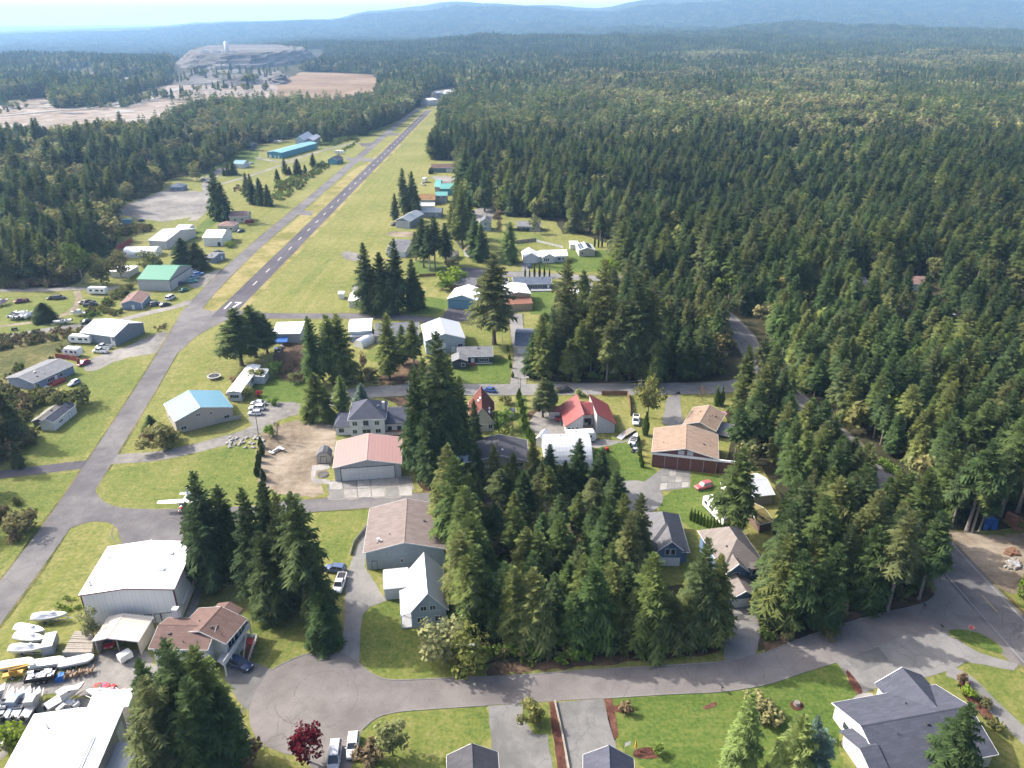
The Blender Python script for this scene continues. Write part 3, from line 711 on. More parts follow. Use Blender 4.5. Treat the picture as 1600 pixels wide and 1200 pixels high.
for i, (x, y, r0, a0, a1) in enumerate(((478, 1085, 7.2, .2, 2.2), (478, 1085, 8.6, .4, 2.0), (500, 1095, 6.0, -1.2, .8), (470, 1095, 9.4, 2.6, 4.4), (505, 1080, 4.4, 1.0, 3.4), (482, 1088, 5.6, 3.4, 5.6))):
 c = at(x, y)
 arc = [(c.x + (r0 + .5 * t) * math.cos(a0 + (a1 - a0) * t), c.y + (r0 + .5 * t) * math.sin(a0 + (a1 - a0) * t)) for t in np.linspace(0, 1, 24)]
 L, Rr = ribbon(arc, .22)
 flat('tyre_mark', L + Rr[::-1], 'tyre', 0.068 + .001 * i)
c = at(255, 822)
for i in range(7):
 r0, a0 = 2.6 + 1.0 * i, .4 + i * .35
 arc = [(c.x + r0 * 1.3 * math.cos(a0 + 1.9 * t), c.y + r0 * math.sin(a0 + 1.9 * t)) for t in np.linspace(0, 1, 18)]
 L, Rr = ribbon(arc, .2)
 flat('tyre_mark', L + Rr[::-1], 'tyre', 0.066 + .001 * i)
def bil(c, u, v):
 return (c[0] * (1 - u) + c[1] * u) * (1 - v) + (c[3] * (1 - u) + c[2] * u) * v
apron = empty('concrete_apron', at(580, 765), 0, 'pale concrete apron of large slabs before the pink roofed hangar', 'pavement')
q = [at(516, 780), at(645, 775), at(644, 745), at(513, 753)]
for i in range(6):
 for j in range(2):
  g = 0.008
  cs = [bil(q, (i + a) / 6 + (g if a == 0 else -g), (j + b) / 2 + (2 * g if b == 0 else -2 * g)) for a, b in ((0, 0), (1, 0), (1, 1), (0, 1))]
  m_ = MB().slab([tuple(c - apron.location + Vector((0, 0, 0.11))) for c in cs], 0.12)
  m_.build('slab', MAT['concrete' if (i * 3 + j) % 4 else 'drive'], apron)
patch('slab_bed', [(514, 781), (646, 776), (645, 744), (512, 752)], 'gravel', 0.05, 0, 0)
patch('concrete_path', [(487, 728), (513, 725), (516, 732), (494, 736), (493, 748), (515, 750), (516, 757), (490, 756), (486, 750)], 'concrete', 0.06)
drive = empty('concrete_drive', at(1050, 750), 0, 'grey concrete drive of square slabs between turning circle and maroon hangar', 'pavement')
q = [at(1008, 752), at(1038, 768), at(1078, 737.5), at(1038, 731.5)]
q = [at(1030, 767), at(1076, 761), at(1078, 738), at(1036, 732)]
for i in range(4):
 for j in range(3):
  cs = [bil(q, (i + a) / 4 + (.01 if a == 0 else -.01), (j + b) / 3 + (.012 if b == 0 else -.012)) for a, b in ((0, 0), (1, 0), (1, 1), (0, 1))]
  MB().slab([tuple(c - drive.location + Vector((0, 0, 0.1))) for c in cs], 0.1).build('slab', MAT['drive' if (i + j) % 3 else 'concrete'], drive)
patch('slab_bed', [(1008, 752), (1031, 768), (1078, 762), (1079, 737), (1036, 731)], 'drive', 0.05, 0, 0)
patch('driveway', [(690, 500), (700, 481), (746, 483), (742, 500), (715, 503)], 'asphalt_dark', 0.06)
patch('driveway', [(715, 422), (725, 418), (765, 420), (770, 436), (718, 432)], 'asphalt_dark', 0.06)
road('driveway', [(808, 610), (812, 580), (815, 555), (808, 520), (806, 490)], 5.0, 'drive', 0.056)
road('driveway', [(813, 610), (815, 640), (824, 690)], 3.2, 'lawn', 0.054)
patch('driveway', [(822, 665), (842, 640), (880, 645), (884, 672), (930, 685), (975, 690), (990, 676), (985, 690), (930, 700), (850, 690)], 'gravel', 0.046)
patch('driveway', [(1035, 660), (1042, 622), (1062, 612), (1064, 640), (1068, 660), (1050, 668)], 'drive', 0.056)
patch('driveway', [(815, 411), (832, 412), (826, 424), (814, 424)], 'drive', 0.056)
patch('driveway', [(895, 440), (925, 440), (930, 462), (895, 465)], 'drive', 0.046)
patch('driveway', [(735, 330), (770, 318), (775, 340), (735, 352)], 'drive', 0.046)
patch('driveway', [(672, 275), (720, 276), (720, 285), (690, 287)], 'gravel', 0.046)
patch('driveway', [(600, 362), (650, 362), (645, 370), (610, 370)], 'dirt', 0.04, 1)
patch('track_loop', [(532, 396), (545, 392), (566, 398), (572, 408), (550, 408), (538, 404)], 'gravel', 0.03, 1)
patch('driveway', [(545, 463), (560, 436), (566, 440), (566, 468)], 'drive', 0.046)
patch('driveway', [(600, 545), (640, 548), (650, 600), (590, 604)], 'leaf_litter', 0.03, 1)
def offset(p, t):
 L, Rr = ribbon(p, 2 * abs(t))
 return L if t > 0 else Rr
def line_strip(name, p, w, mat, z):
 L, Rr = ribbon(p, w)
 me = bpy.data.meshes.new(name)
 n = len(p)
 me.from_pydata([(q[0], q[1], z) for q in L + Rr], [], [(i, n + i, n + i + 1, i + 1) for i in range(n - 1)])
 me.materials.append(MAT[mat])
 o = bpy.data.objects.new(name, me)
 COL.objects.link(o)
 o['kind'] = 'structure'
 return o
mp_ = dens(main_p, 4.0, 0, False)
for t in (3.6, -3.6): line_strip('road_line', offset(mp_, t), 0.12, 'road_faint', 0.085)
for i in range(0, len(mp_) - 1, 3): line_strip('centreline_dash', mp_[i:i + 2], 0.16, 'road_yellow', 0.085)
def kerb(px, w=0.2, h=0.12, it=2):
 p = smooth_poly(W2(px), False, it)
 L, Rr = ribbon(p, w)
 m_ = MB()
 n = len(p)
 v = [(q[0], q[1], z_) for z_ in (0.0, h) for q in L] + [(q[0], q[1], z_) for z_ in (0.0, h) for q in Rr]
 fs = []
 for i in range(n - 1):
  fs += [(n + i, 3 * n + i, 3 * n + i + 1, n + i + 1), (i, n + i, n + i + 1, i + 1), (2 * n + i, 2 * n + i + 1, 3 * n + i + 1, 3 * n + i)]
 m_.add(v, fs)
 o = m_.build('kerb', MAT['drive'])
 o['kind'] = 'structure'
kerb([(532, 1020), (548, 1026), (560, 1036), (572, 1047), (585, 1056), (607, 1063.5), (650, 1062.5), (725, 1058.5), (800, 1056.5), (925, 1046.5), (1030, 1041), (1120, 1035)])
kerb([(512, 1018.5), (475, 1022.5), (445, 1035.5), (425, 1047)])
kerb([(1196, 1020), (1287, 984), (1375, 959), (1435, 946), (1458, 936), (1464, 920)])
kerb([(942, 1091.5), (1050, 1084.5), (1125, 1082.5), (1200, 1070.5), (1250, 1052.5), (1305, 1036)])
kerb([(762, 1102.5), (650, 1109.5), (612, 1113.5), (585, 1122.5), (566, 1140.5)])
# the quarry plain, far left
patch('quarry_ground', [(-300, 158), (0, 158), (70, 152), (88, 170), (160, 165), (255, 134), (300, 131), (360, 133), (430, 131), (470, 132), (450, 165), (440, 172), (300, 182), (230, 207), (180, 217), (-300, 224)], 'quarry', 0.03, 0, 4, 40)
patch('clay_field', [(434, 132), (452, 122), (470, 113), (520, 114), (583, 117), (592, 128), (585, 160), (450, 172), (425, 160)], 'clay_field', 0.05, 0, 4, 40)
patch('quarry_ground', [(258, 124), (300, 112), (370, 108), (440, 112), (455, 122), (440, 131), (330, 134), (270, 132)], 'quarry_grey', 0.06, 0, 4, 40)
patch('clay_field', [(78, 118), (95, 109), (143, 105), (150, 118), (180, 124), (170, 131), (100, 128)], 'clay_field', 0.04, 0, 4, 40)
patch('quarry_ground', [(176, 128), (215, 116), (225, 122), (205, 140), (185, 142)], 'quarry_grey', 0.05, 0, 4, 40)
patch('far_clearing', [(470, 112), (475, 84), (500, 82), (520, 90)], 'quarry', 0.04, 0, 4, 40)
patch('far_yard', [(668, 157), (680, 141), (712, 138), (716, 152), (700, 163)], 'gravel', 0.03, 0, 1, 8)
for i in range(26):
 px, py = RNG.choice(((RNG.uniform(0, 90), RNG.uniform(160, 178)), (RNG.uniform(90, 250), RNG.uniform(150, 185)), (RNG.uniform(220, 430), RNG.uniform(134, 160)), (RNG.uniform(280, 440), RNG.uniform(118, 132))))
 rx, ry = RNG.uniform(5, 26), RNG.uniform(.7, 2.6)
 patch('quarry_patch', [(px + rx * math.cos(k * .7) * RNG.uniform(.6, 1.2), py + ry * math.sin(k * .7) * RNG.uniform(.6, 1.2)) for k in range(9)], ('quarry_grey', 'concrete', 'dirt', 'quarry_grey', 'gravel')[i % 5], 0.12 + .02 * i, 1, 2, 20)
for i, p in enumerate(([(0, 182), (40, 178), (88, 173), (150, 170), (210, 155), (260, 142), (330, 138)], [(0, 172), (50, 166), (80, 168)], [(180, 168), (260, 150), (350, 146), (430, 140)], [(300, 131), (360, 127), (430, 125)])):
 road('quarry_track', p, 10, 'concrete', .7 + .02 * i, clear=False)
def mound(name, px, h, mat, px_top_shift=0.25, seed=0, n=26, rings=10):
 """a heap or bluff over a ground outline, rough sided and flat topped"""
 P = smooth_poly(W2(px), True, 2)
 c = np.mean(np.array(P), axis=0)
 r = random.Random(seed)
 m_ = MB()
 P = dens(P, 22, 5, True, seed)
 R_ = []
 for k in range(rings):
  t = k / (rings - 1)
  sc = 1 - (1 - px_top_shift) * t ** 1.1
  zb = (math.floor(t * 3.01) + min(1, (t * 3.01 % 1) * 2.2)) / 3.01 if h > 30 else 1 - (1 - t) ** 1.5
  row = []
  for p in P:
   x, y = c[0] + (p[0] - c[0]) * sc, c[1] + (p[1] - c[1]) * sc
   w = float(fbm(x / 26, y / 60, 3, 8 + k)) - .5
   row.append((x + w * 26 * (t < .98), y + w * 20, h * min(1, max(0, zb)) * (1 + .3 * w) - 0.4 * (k == 0)))
  R_.append(row)
 m_.loft(R_)
 o = m_.build(name, MAT[mat], smooth=False)
 o['kind'] = 'structure'
 return o
mound('quarry_bluff', [(272, 103), (285, 107), (315, 107), (340, 109), (372, 107.5), (405, 107), (440, 103), (470, 100), (500, 92), (470, 84), (390, 81), (305, 84)], 31, 'quarry_grey', 0.8, 1)
mound('spoil_heap', [(330, 132), (350, 136), (395, 134), (420, 128), (400, 122), (350, 122)], 13, 'quarry_grey', 0.3, 2)
mound('spoil_heap', [(418, 131), (440, 133), (452, 128), (445, 120), (425, 121)], 16, 'quarry_grey', 0.25, 3)
mound('spoil_heap', [(180, 141), (200, 143), (218, 138), (212, 128), (190, 128)], 14, 'quarry_grey', 0.2, 4)
# buildings
FOOT = []          # footprints kept clear of trees: (x, y, radius)
def aligned(B, C, W, z):
 """near wall ends for a long building whose right side runs from B to C"""
 b_, c_ = at(*B, z), at(*C, z)
 d = (c_ - b_).normalized()
 a_ = b_ - Vector((d.y, -d.x, 0)) * W
 return (a_.x, a_.y, 0), (b_.x, b_.y, 0), (c_ - b_).length
class Bld:
 """a building laid out from the two ends of its near wall; u runs along that wall, v away from it, z up"""
 def __init__(s, name, label, cat, A, B, D, eave, z=0.0, group=None, swap=False):
  a, b = (at(*A, z) if len(A) == 2 else Vector(A)), (at(*B, z) if len(B) == 2 else Vector(B))
  a.z = b.z = 0
  u = b - a
  s.W = u.length
  u.normalize()
  v = Vector((-u.y, u.x, 0))
  if isinstance(D, tuple):
   D = (at(*D, z) - Vector((0, 0, z)) - b).dot(v)
  s.D, s.E = abs(D), eave
  s.o, s.u, s.v = a, u, v
  s.root = empty(name, a, math.atan2(u.y, u.x), label, cat, group)
  c = a + u * s.W / 2 + v * s.D / 2
  n = max(1, int(max(s.W, s.D) / 8))
  for i in range(n):
   for j in range(n):
    p = a + u * s.W * (i + .5) / n + v * s.D * (j + .5) / n
    FOOT.append((p.x, p.y, max(s.W, s.D) / n * 0.75 + 2.2))
 def loc(s, px, py, z):
  """photo pixel at height z -> building coordinates"""
  p = at(px, py, z) - s.o
  return p.dot(s.u), p.dot(s.v)
 def side(s, k):
  return {'f': ((0, 0), (1, 0), (0, -1), s.W), 'r': ((s.W, 0), (0, 1), (1, 0), s.D), 'b': ((s.W, s.D), (-1, 0), (0, 1), s.W), 'l': ((0, s.D), (0, -1), (-1, 0), s.D)}[k]
 def sbox(s, m, k, a0, a1, z0, z1, o0, o1):
  (ox, oy), (dx, dy), (nx_, ny_), L = s.side(k)
  P = lambda a, n: (ox + dx * a + nx_ * n, oy + dy * a + ny_ * n)
  pts = [P(a0, o1), P(a1, o1), P(a1, o0), P(a0, o0)]
  m.hexa([(*p, z0) for p in pts] + [(*p, z1) for p in pts])
  return m
 def walls(s, mat, gab=None, rise=0.0, off=0.5, name='wall', z0=0.0):
  """gab: 'x' ridge along u (gables left and right), 'y' ridge along v (gables near and far)"""
  W_, D_, E_ = s.W, s.D, s.E
  m = MB()
  if gab == 'y':
   m.prism([(0, z0), (W_, z0), (W_, E_), (W_ * off, E_ + rise), (0, E_)], 0, D_, 'y')
  elif gab == 'x':
   m.prism([(0, z0), (D_, z0), (D_, E_), (D_ * off, E_ + rise), (0, E_)], 0, W_, 'x')
  elif gab == 'shed':
   m.prism([(0, z0), (D_, z0), (D_, E_ + rise), (0, E_)], 0, W_, 'x')
  elif gab == 'shedx':
   m.prism([(0, z0), (W_, z0), (W_, E_ + rise), (0, E_)], 0, D_, 'y')
  else:
   m.box(0, W_, 0, D_, z0, E_)
  s.wall = m.build(name, MAT[mat], s.root)
  return s.wall
 def roof(s, mat, gab, rise, ov=0.4, t=0.16, off=0.5, trim='trim', name='roof'):
  W_, D_, E_ = s.W, s.D, s.E + 0.02
  m, f = MB(), MB()
  if gab in 'xy':
   L_, N_ = (W_, D_) if gab == 'x' else (D_, W_)
   k1, k2 = rise / (N_ * off), rise / (N_ * (1 - off))
   P = (lambda a, n, z: (a, n, z)) if gab == 'x' else (lambda a, n, z: (n, a, z))
   za, zb = E_ - ov * k1 + t, E_ - ov * k2 + t
   q1 = [P(-ov, -ov, za), P(L_ + ov, -ov, za), P(L_ + ov, N_ * off, E_ + rise + t), P(-ov, N_ * off, E_ + rise + t)]
   q2 = [P(-ov, N_ * off, E_ + rise + t), P(L_ + ov, N_ * off, E_ + rise + t), P(L_ + ov, N_ + ov, zb), P(-ov, N_ + ov, zb)]
   m.slab(q1, t)
   m.slab(q2, t)
   for a in (-ov, L_ + ov):
    for (n0, z0, n1, z1) in ((-ov, za, N_ * off, E_ + rise + t), (N_ * off, E_ + rise + t, N_ + ov, zb)):
     e = 0.05 if a > 0 else -0.05
     pts = [P(a, n0, z0 + .02), P(a + e, n0, z0 + .02), P(a + e, n1, z1 + .02), P(a, n1, z1 + .02)]
     lo = [(x, y, z - .24) for x, y, z in pts]
     f.hexa(lo + pts)
   for n0, z0, e in ((-ov, za, -.05), (N_ + ov, zb, .05)):
    pts = [P(-ov, n0, z0 - .01), P(L_ + ov, n0, z0 - .01), P(L_ + ov, n0 + e, z0 - .01), P(-ov, n0 + e, z0 - .01)]
    f.hexa([(x, y, z - .2) for x, y, z in pts] + pts)
   c = MB()
   q = [P(-ov - .04, N_ * off - .18, E_ + rise + t - .18 * k1 + .03), P(L_ + ov + .04, N_ * off - .18, E_ + rise + t - .18 * k1 + .03), P(L_ + ov + .04, N_ * off, E_ + rise + t + .05), P(-ov - .04, N_ * off, E_ + rise + t + .05)]
   q_ = [P(-ov - .04, N_ * off, E_ + rise + t + .05), P(L_ + ov + .04, N_ * off, E_ + rise + t + .05), P(L_ + ov + .04, N_ * off + .18, E_ + rise + t - .18 * k2 + .03), P(-ov - .04, N_ * off + .18, E_ + rise + t - .18 * k2 + .03)]
   c.slab(q, .03).slab(q_, .03)
   s.rf = m.build(name, MAT[mat], s.root)
   c.build('ridge_cap', MAT[mat], s.rf)
  elif gab == 'h':       # hip
   N_ = min(W_, D_)
   h0 = N_ / 2 * (1 - off) if off < 0.5 else N_ / 2
   k = rise / (N_ / 2)
   za = E_ - ov * k + t
   c = [(-ov, -ov, za), (W_ + ov, -ov, za), (W_ + ov, D_ + ov, za), (-ov, D_ + ov, za)]
   if W_ >= D_: r0, r1 = (D_ / 2, D_ / 2, E_ + rise + t), (W_ - D_ / 2, D_ / 2, E_ + rise + t)
   else: r0, r1 = (W_ / 2, W_ / 2, E_ + rise + t), (W_ / 2, D_ - W_ / 2, E_ + rise + t)
   if W_ >= D_:
    for q in ([c[0], c[1], r1, r0], [c[2], c[3], r0, r1], [c[1], c[2], r1], [c[3], c[0], r0]): m.slab(q, t)
   else:
    for q in ([c[1], c[2], r1, r0], [c[3], c[0], r0, r1], [c[0], c[1], r0], [c[2], c[3], r1]): m.slab(q, t)
   for a, b in ((c[0], c[1]), (c[1], c[2]), (c[2], c[3]), (c[3], c[0])):
    f.tube((a[0], a[1], a[2] - .1), (b[0], b[1], b[2] - .1), .09, n=4)
   s.rf = m.build(name, MAT[mat], s.root)
  elif gab == 's':       # shed: rises away from the near wall by rise (may be negative)
   k = rise / D_
   m.slab([(-ov, -ov, E_ - ov * k + t), (W_ + ov, -ov, E_ - ov * k + t), (W_ + ov, D_ + ov, E_ + rise + ov * k + t), (-ov, D_ + ov, E_ + rise + ov * k + t)], t)
   for n0, z0, e in ((-ov, E_ - ov * k + t, -.05), (D_ + ov, E_ + rise + ov * k + t, .05)):
    a0, a1 = sorted((n0, n0 + e))
    f.box(-ov, W_ + ov, a0, a1, z0 - .22, z0 + .02)
   s.rf = m.build(name, MAT[mat], s.root)
  elif gab == 'q':       # quonset: half barrel along u
   rings = []
   for x in (0, W_):
    rings.append([(x, D_ / 2 - D_ / 2 * math.cos(math.pi * i / 18), s.E + rise * math.sin(math.pi * i / 18)) for i in range(19)] +
        [(x, D_ / 2 + (D_ / 2 - .1) * math.cos(math.pi * i / 18), s.E + (rise - .1) * math.sin(math.pi * i / 18)) for i in range(19)])
   m.loft(rings)
   s.rf = m.build(name, MAT[mat], s.root)
   return s.rf
  elif gab == 'qy':      # barrel along v
   rings = []
   for y in (0, D_):
    rings.append([(W_ / 2 - W_ / 2 * math.cos(math.pi * i / 14), y, s.E + rise * math.sin(math.pi * i / 14)) for i in range(15)] +
        [(W_ / 2 + (W_ / 2 - .1) * math.cos(math.pi * i / 14), y, s.E + (rise - .1) * math.sin(math.pi * i / 14)) for i in range(15)])
   m.loft(rings)
   s.rf = m.build(name, MAT[mat], s.root)
   return s.rf
  if trim and f.f: f.build('fascia', MAT[trim], s.rf)
  if mat.startswith('rs_') and gab in 'xy':
   for k in range(3):
    if gab == 'x': u, v, zz = RNG.uniform(.15, .85) * W_, RNG.uniform(.12, .4) * D_, 0
    else: u, v = RNG.choice((RNG.uniform(.1, .4), RNG.uniform(.6, .9))) * W_, RNG.uniform(.1, .7) * D_
    q = (v / D_ if gab == 'x' else u / W_)
    zz = E_ + rise * (q / off if q < off else (1 - q) / (1 - off))
    if k < 2: MB().tube((u, v, zz), (u, v, zz + .55), .07, n=6).build('vent_pipe', MAT['trim_dark'], s.rf)
    else: MB().box(u - .22, u + .22, v - .22, v + .22, zz, zz + .38).build('roof_vent', MAT['trim_dark'], s.rf)
  return s.rf
 def window(s, k, t, z, w=1.2, h=1.1, frame='trim', bars=1):
  L = s.side(k)[3]
  a0, a1 = L * t - w / 2, L * t + w / 2
  m = MB()
  e = .09
  for (p0, p1, q0, q1) in ((a0 - e, a1 + e, z - e, z), (a0 - e, a1 + e, z + h, z + h + e), (a0 - e, a0, z, z + h), (a1, a1 + e, z, z + h)):
   s.sbox(m, k, p0, p1, q0, q1, -.02, .06)
  for i in range(1, bars + 1):
   c = a0 + (a1 - a0) * i / (bars + 1)
   s.sbox(m, k, c - .03, c + .03, z, z + h, .025, .055)
  f = m.build('window', MAT[frame], s.root)
  s.sbox(MB(), k, a0, a1, z, z + h, -.02, .02).build('pane', MAT['glass'], f)
  return f
 def door(s, k, t, w=0.95, h=2.1, mat='trim', z=0.0, frame='trim_dark'):
  L = s.side(k)[3]
  a0, a1 = L * t - w / 2, L * t + w / 2
  m = s.sbox(MB(), k, a0, a1, z + .03, z + h, -.02, .05)
  d = m.build('door', MAT[mat], s.root)
  f = MB()
  for (p0, p1, q0, q1) in ((a0 - .1, a0, z, z + h + .1), (a1, a1 + .1, z, z + h + .1), (a0, a1, z + h, z + h + .1)):
   s.sbox(f, k, p0, p1, q0, q1, -.02, .07)
  f.build('door_frame', MAT[frame], d)
  s.sbox(MB(), k, a1 - .16, a1 - .08, z + 1.0, z + 1.08, .05, .1).build('handle', MAT['steel'], d)
  return d
 def garage(s, k, t, w=4.8, h=2.3, mat='trim', rows=4, cols=1, frame='trim', gap=.03):
  L = s.side(k)[3]
  a0, a1 = L * t - w / 2, L * t + w / 2
  m = MB()
  for (p0, p1, q0, q1) in ((a0 - .14, a0, 0, h + .14), (a1, a1 + .14, 0, h + .14), (a0, a1, h, h + .14)):
   s.sbox(m, k, p0, p1, q0, q1, -.02, .09)
  d = m.build('garage_door', MAT[frame], s.root)
  for i in range(rows):
   for j in range(cols):
    s.sbox(MB(), k, a0 + (a1 - a0) * j / cols + gap, a0 + (a1 - a0) * (j + 1) / cols - gap, h * i / rows + gap * .6, h * (i + 1) / rows - gap * .6, -.02, .05).build('panel', MAT[mat], d)
  return d
 def skylight(s, px, py, z, w=0.9, h=1.3, mat='glass'):
  u, v = s.loc(px, py, z)
  MB().box(u - w / 2, u + w / 2, v - h / 2, v + h / 2, z - .3, z + .12).build('skylight', MAT[mat], s.root)
 def pipe(s, u, v, z, h=0.9, r=.12, mat='steel'):
  MB().tube((u, v, z), (u, v, z + h), r, n=8).tube((u, v, z + h), (u, v, z + h + .12), r * 1.7, n=8).build('vent_pipe', MAT[mat], s.root)
 def chimney(s, u, v, z, w=.7, h=1.3, mat='ws_brick'):
  MB().box(u - w / 2, u + w / 2, v - w / 2, v + w / 2, z - .8, z + h).box(u - w / 2 - .06, u + w / 2 + .06, v - w / 2 - .06, v + w / 2 + .06, z + h, z + h + .1).build('chimney', MAT[mat], s.root)
 def corners(s, mat='trim', w=.14, z1=None):
  z1 = z1 or s.E
  for x, y in ((0, 0), (s.W, 0), (s.W, s.D), (0, s.D)):
   MB().box(x - (w if x else .03), x + (.03 if x else w), y - (w if y else .03), y + (.03 if y else w), 0, z1).build('corner_trim', MAT[mat], s.root)
 def band(s, z0, z1, mat='skirt', out=.06):
  m = MB()
  for k in 'frbl':
   L = s.side(k)[3]
   s.sbox(m, k, -out, L + out - .003, z0, z1, .0, out)
  m.build('skirting', MAT[mat], s.root)
def simple(name, label, cat, A, B, D, E, rise, gab, wall, roof, z=None, wins=(), ov=.35, trim='trim', off=.5, corners=None, group=None):
 b = Bld(name, label, cat, A, B, D, E, E if z is None else z, group)
 b.walls(wall, {'h': None, 's': 'shed', 'q': None, 'qy': None}.get(gab, gab), rise, off)
 b.roof(roof, gab, rise, ov, off=off, trim=trim)
 if corners: b.corners(corners)
 for w in wins:
  k = w[0]
  if k == 'w': b.window(*w[1:])
  elif k == 'd': b.door(*w[1:])
  elif k == 'g': b.garage(*w[1:])
 return b
def endwalls(b, rise, mat, along='x'):
 """flat end walls of a barrel roofed building"""
 for a in (0.05, (b.W if along == 'x' else b.D) - .15):
  m = MB()
  N_ = b.D if along == 'x' else b.W
  poly = [(N_ / 2 - (N_ / 2 - .12) * math.cos(math.pi * i / 14), b.E + (rise - .12) * math.sin(math.pi * i / 14)) for i in range(15)]
  poly = [(.12, 0.0)] + poly + [(N_ - .12, 0.0)] if b.E > .3 else poly
  m.prism(poly, a, a + .1, 'x' if along == 'x' else 'y')
  m.build('end_wall', MAT[mat], b.root)
# big white metal hangar, lower left
b = Bld('hangar', 'largest white metal hangar with white roof and pale grey ribbed walls above the parked boats', 'hangar', (125, 930), (271, 920.5), (299, 848), 7.8, 7.8)
b.walls('wm_white', 'y', .9)
b.roof('rmy_white', 'y', .9, .25, trim='trim_maroon')
b.corners('trim_maroon', .22)
b.band(0, 1.25)
b.door('f', .76, 1.0, 2.1)
b.door('f', .66, 1.1, 2.1, 'skirt')
b.door('f', .87, 2.2, 2.2, 'skirt')
for px, py in ((258, 866), (244, 891), (182, 868)):
 u, v = b.loc(px, py, 8.3)
 zz = 7.8 + .9 * (1 - abs(u - b.W / 2) / (b.W / 2))
 MB().box(u - 1.6, u + 1.6, v - .45, v + .45, zz, zz + .24).build('skylight', MAT['rm_pale'], b.root)
b.pipe(1.2, 2.2, 8.0, 1.3, .2)
b.sbox(MB(), 'r', 2, b.D - 1, 2.6, 2.75, 0, .5).build('ledge', MAT['trim'], b.root)
road('footpath', [(286, 985), (302, 950), (318, 900)], 1.6, 'concrete', 0.05)
# white hangar at the bottom left corner
p2 = at(190, 1107, 6.4)
pb = at(55, 1119, 6.4)
n_ = Vector(((p2 - pb).y, -(p2 - pb).x, 0)).normalized()
b = Bld('hangar', 'white roofed hangar cut by the bottom left corner of the photo', 'hangar', (*(pb + n_ * 24).to_2d(), 0), (*(p2 + n_ * 24).to_2d(), 0), 24.0, 6.4)
b.walls('wm_beige', 'y', .5)
b.roof('rmy_white', 'y', .5, .25)
b.sbox(MB(), 'r', b.D - 3.4, b.D - 1.2, 0.0, 5.0, 0, .12).build('door_track', MAT['trim'], b.root)
b.door('r', .86, 1.2, 2.2, 'trim')
b.pipe(3.2, b.D - 3.0, 6.6, 1.3, .16)
for u in (4.6, 10.2, 10.6, 11.0):
 MB().box(u, u + .08, b.D - 11, b.D - 5.5, 6.75, 6.83 + .02).build('roof_seam', MAT['rm_pale'], b.root)
l = simple('lean_to', 'pale blue sheet roofed lean-to on the right side of the corner hangar', 'shed', (142, 1245), (204, 1243), (216, 1164), 3.0, .5, 's', 'wm_white', 'rm_pale', 3.3, ov=.2)
l = simple('store_shed', 'low flat white store behind the corner hangar with open shelves at its end', 'shed', (136, 1110), (200, 1104), 3.4, 3.6, .15, 's', 'wm_white', 'rm_white', 3.6, ov=.1)
m = MB()
for i in range(4): l.sbox(m, 'r', .1, l.D - .1, .3 + i * .85, .4 + i * .85, 0, .5)
for i in range(4): l.sbox(m, 'r', .05 + i * (l.D - .2) / 3, .15 + i * (l.D - .2) / 3, 0, 3.2, .01, .49)
m.build('shelf_rack', MAT['wood'], l.root)
# open carport with the red car
b = Bld('carport', 'cream open fronted carport with a red car inside beside the white hangar', 'carport', (147, 1001), (215, 1001.5), (230, 966), 3.3, 3.3)
m = MB()
W_, D_ = b.W, b.D
apu = b.loc(166, 997.5, 4.0)[0] / W_
m.box(0, .12, 0, D_, 0, 3.3).box(W_ - .12, W_, 0, D_, 0, 3.3).box(.12, W_ - .12, D_ - .12, D_, 0, 3.3)
m.build('wall', MAT['wm_cream'], b.root)
b.roof('rmy_cream', 'y', .75, .25, off=.34)
for u in (.1, W_ * .5, W_ - .2): MB().box(u, u + .16, .02, .18, 0, 3.3).build('post', MAT['wood'], b.root)
MB().prism([(0.13, 3.3), (W_ - .13, 3.3), (W_ * .34, 4.0)], D_ - .12, D_ - .02).build('gable', MAT['wm_cream'], b.root)
# brown roofed house with deck and red stairs
b = Bld('house', 'white two level house with brown shingle roofs, long white railed deck and red stairs', 'house', (237.5, 1011), (320, 1013), 7.0, 5.4, 5.4)
b.W = b.loc(326, 1006, 5.4)[0]
ang_root = b.root
b.walls('ws_white', 'x', 1.1, .6)
b.roof('rs_brown', 'x', 1.1, .45, off=.6)
b.window('f', .3, 3.4, 1.6, 1.2)
b.window('f', .6, 3.4, 1.6, 1.2)
b.chimney(1.2, b.D + .6, 6.2, 1.0, 1.2, 'ws_white')
house_b = b
c0, c1 = at(352, 1003, 5.4), at(381, 969, 5.4)
d0 = at(290, 976, 5.4)
w2 = Bld('rear_wing_base', None, None, (*at(284, 1000, 5.4).to_2d(), 0), (*c0.to_2d(), 0), 11.0, 5.4)
w2.root.name = 'rear_wing'
w2.u = (c1 - c0); w2.u.z = 0; w2.D = w2.u.length
v_ = w2.u.normalized()
u_ = Vector((v_.y, -v_.x, 0))
w2.W = abs((c0 - d0).dot(u_)); w2.W = max(w2.W, 8.0)
w2.o = Vector((c0.x, c0.y, 0)) - u_ * w2.W
w2.u, w2.v = u_, v_
w2.root.location = w2.o - Vector((0, 0, 0))
w2.root.rotation_euler = (0, 0, math.atan2(u_.y, u_.x))
w2.walls('ws_white', 'y', 1.5)
w2.roof('rs_brown', 'y', 1.5, .45)
w2.window('r', .25, 3.3, 1.8, 1.5)
w2.window('r', .6, 3.3, 2.2, 2.0)
w2.door('r', .82, 1.8, 2.1, 'glass', 2.75, 'trim')
MB().box(w2.W * .5 - 2.2, w2.W * .5 + 2.6, w2.D, w2.D + 2.2, 0, 5.3).build('rear_bay', MAT['ws_white'], w2.root)
m = MB()
q = [(w2.W * .5 - 2.5, w2.D - .4, 5.5), (w2.W * .5 + .2, w2.D - .4, 6.5), (w2.W * .5 + .2, w2.D + 2.6, 6.5), (w2.W * .5 - 2.5, w2.D + 2.6, 5.5)]
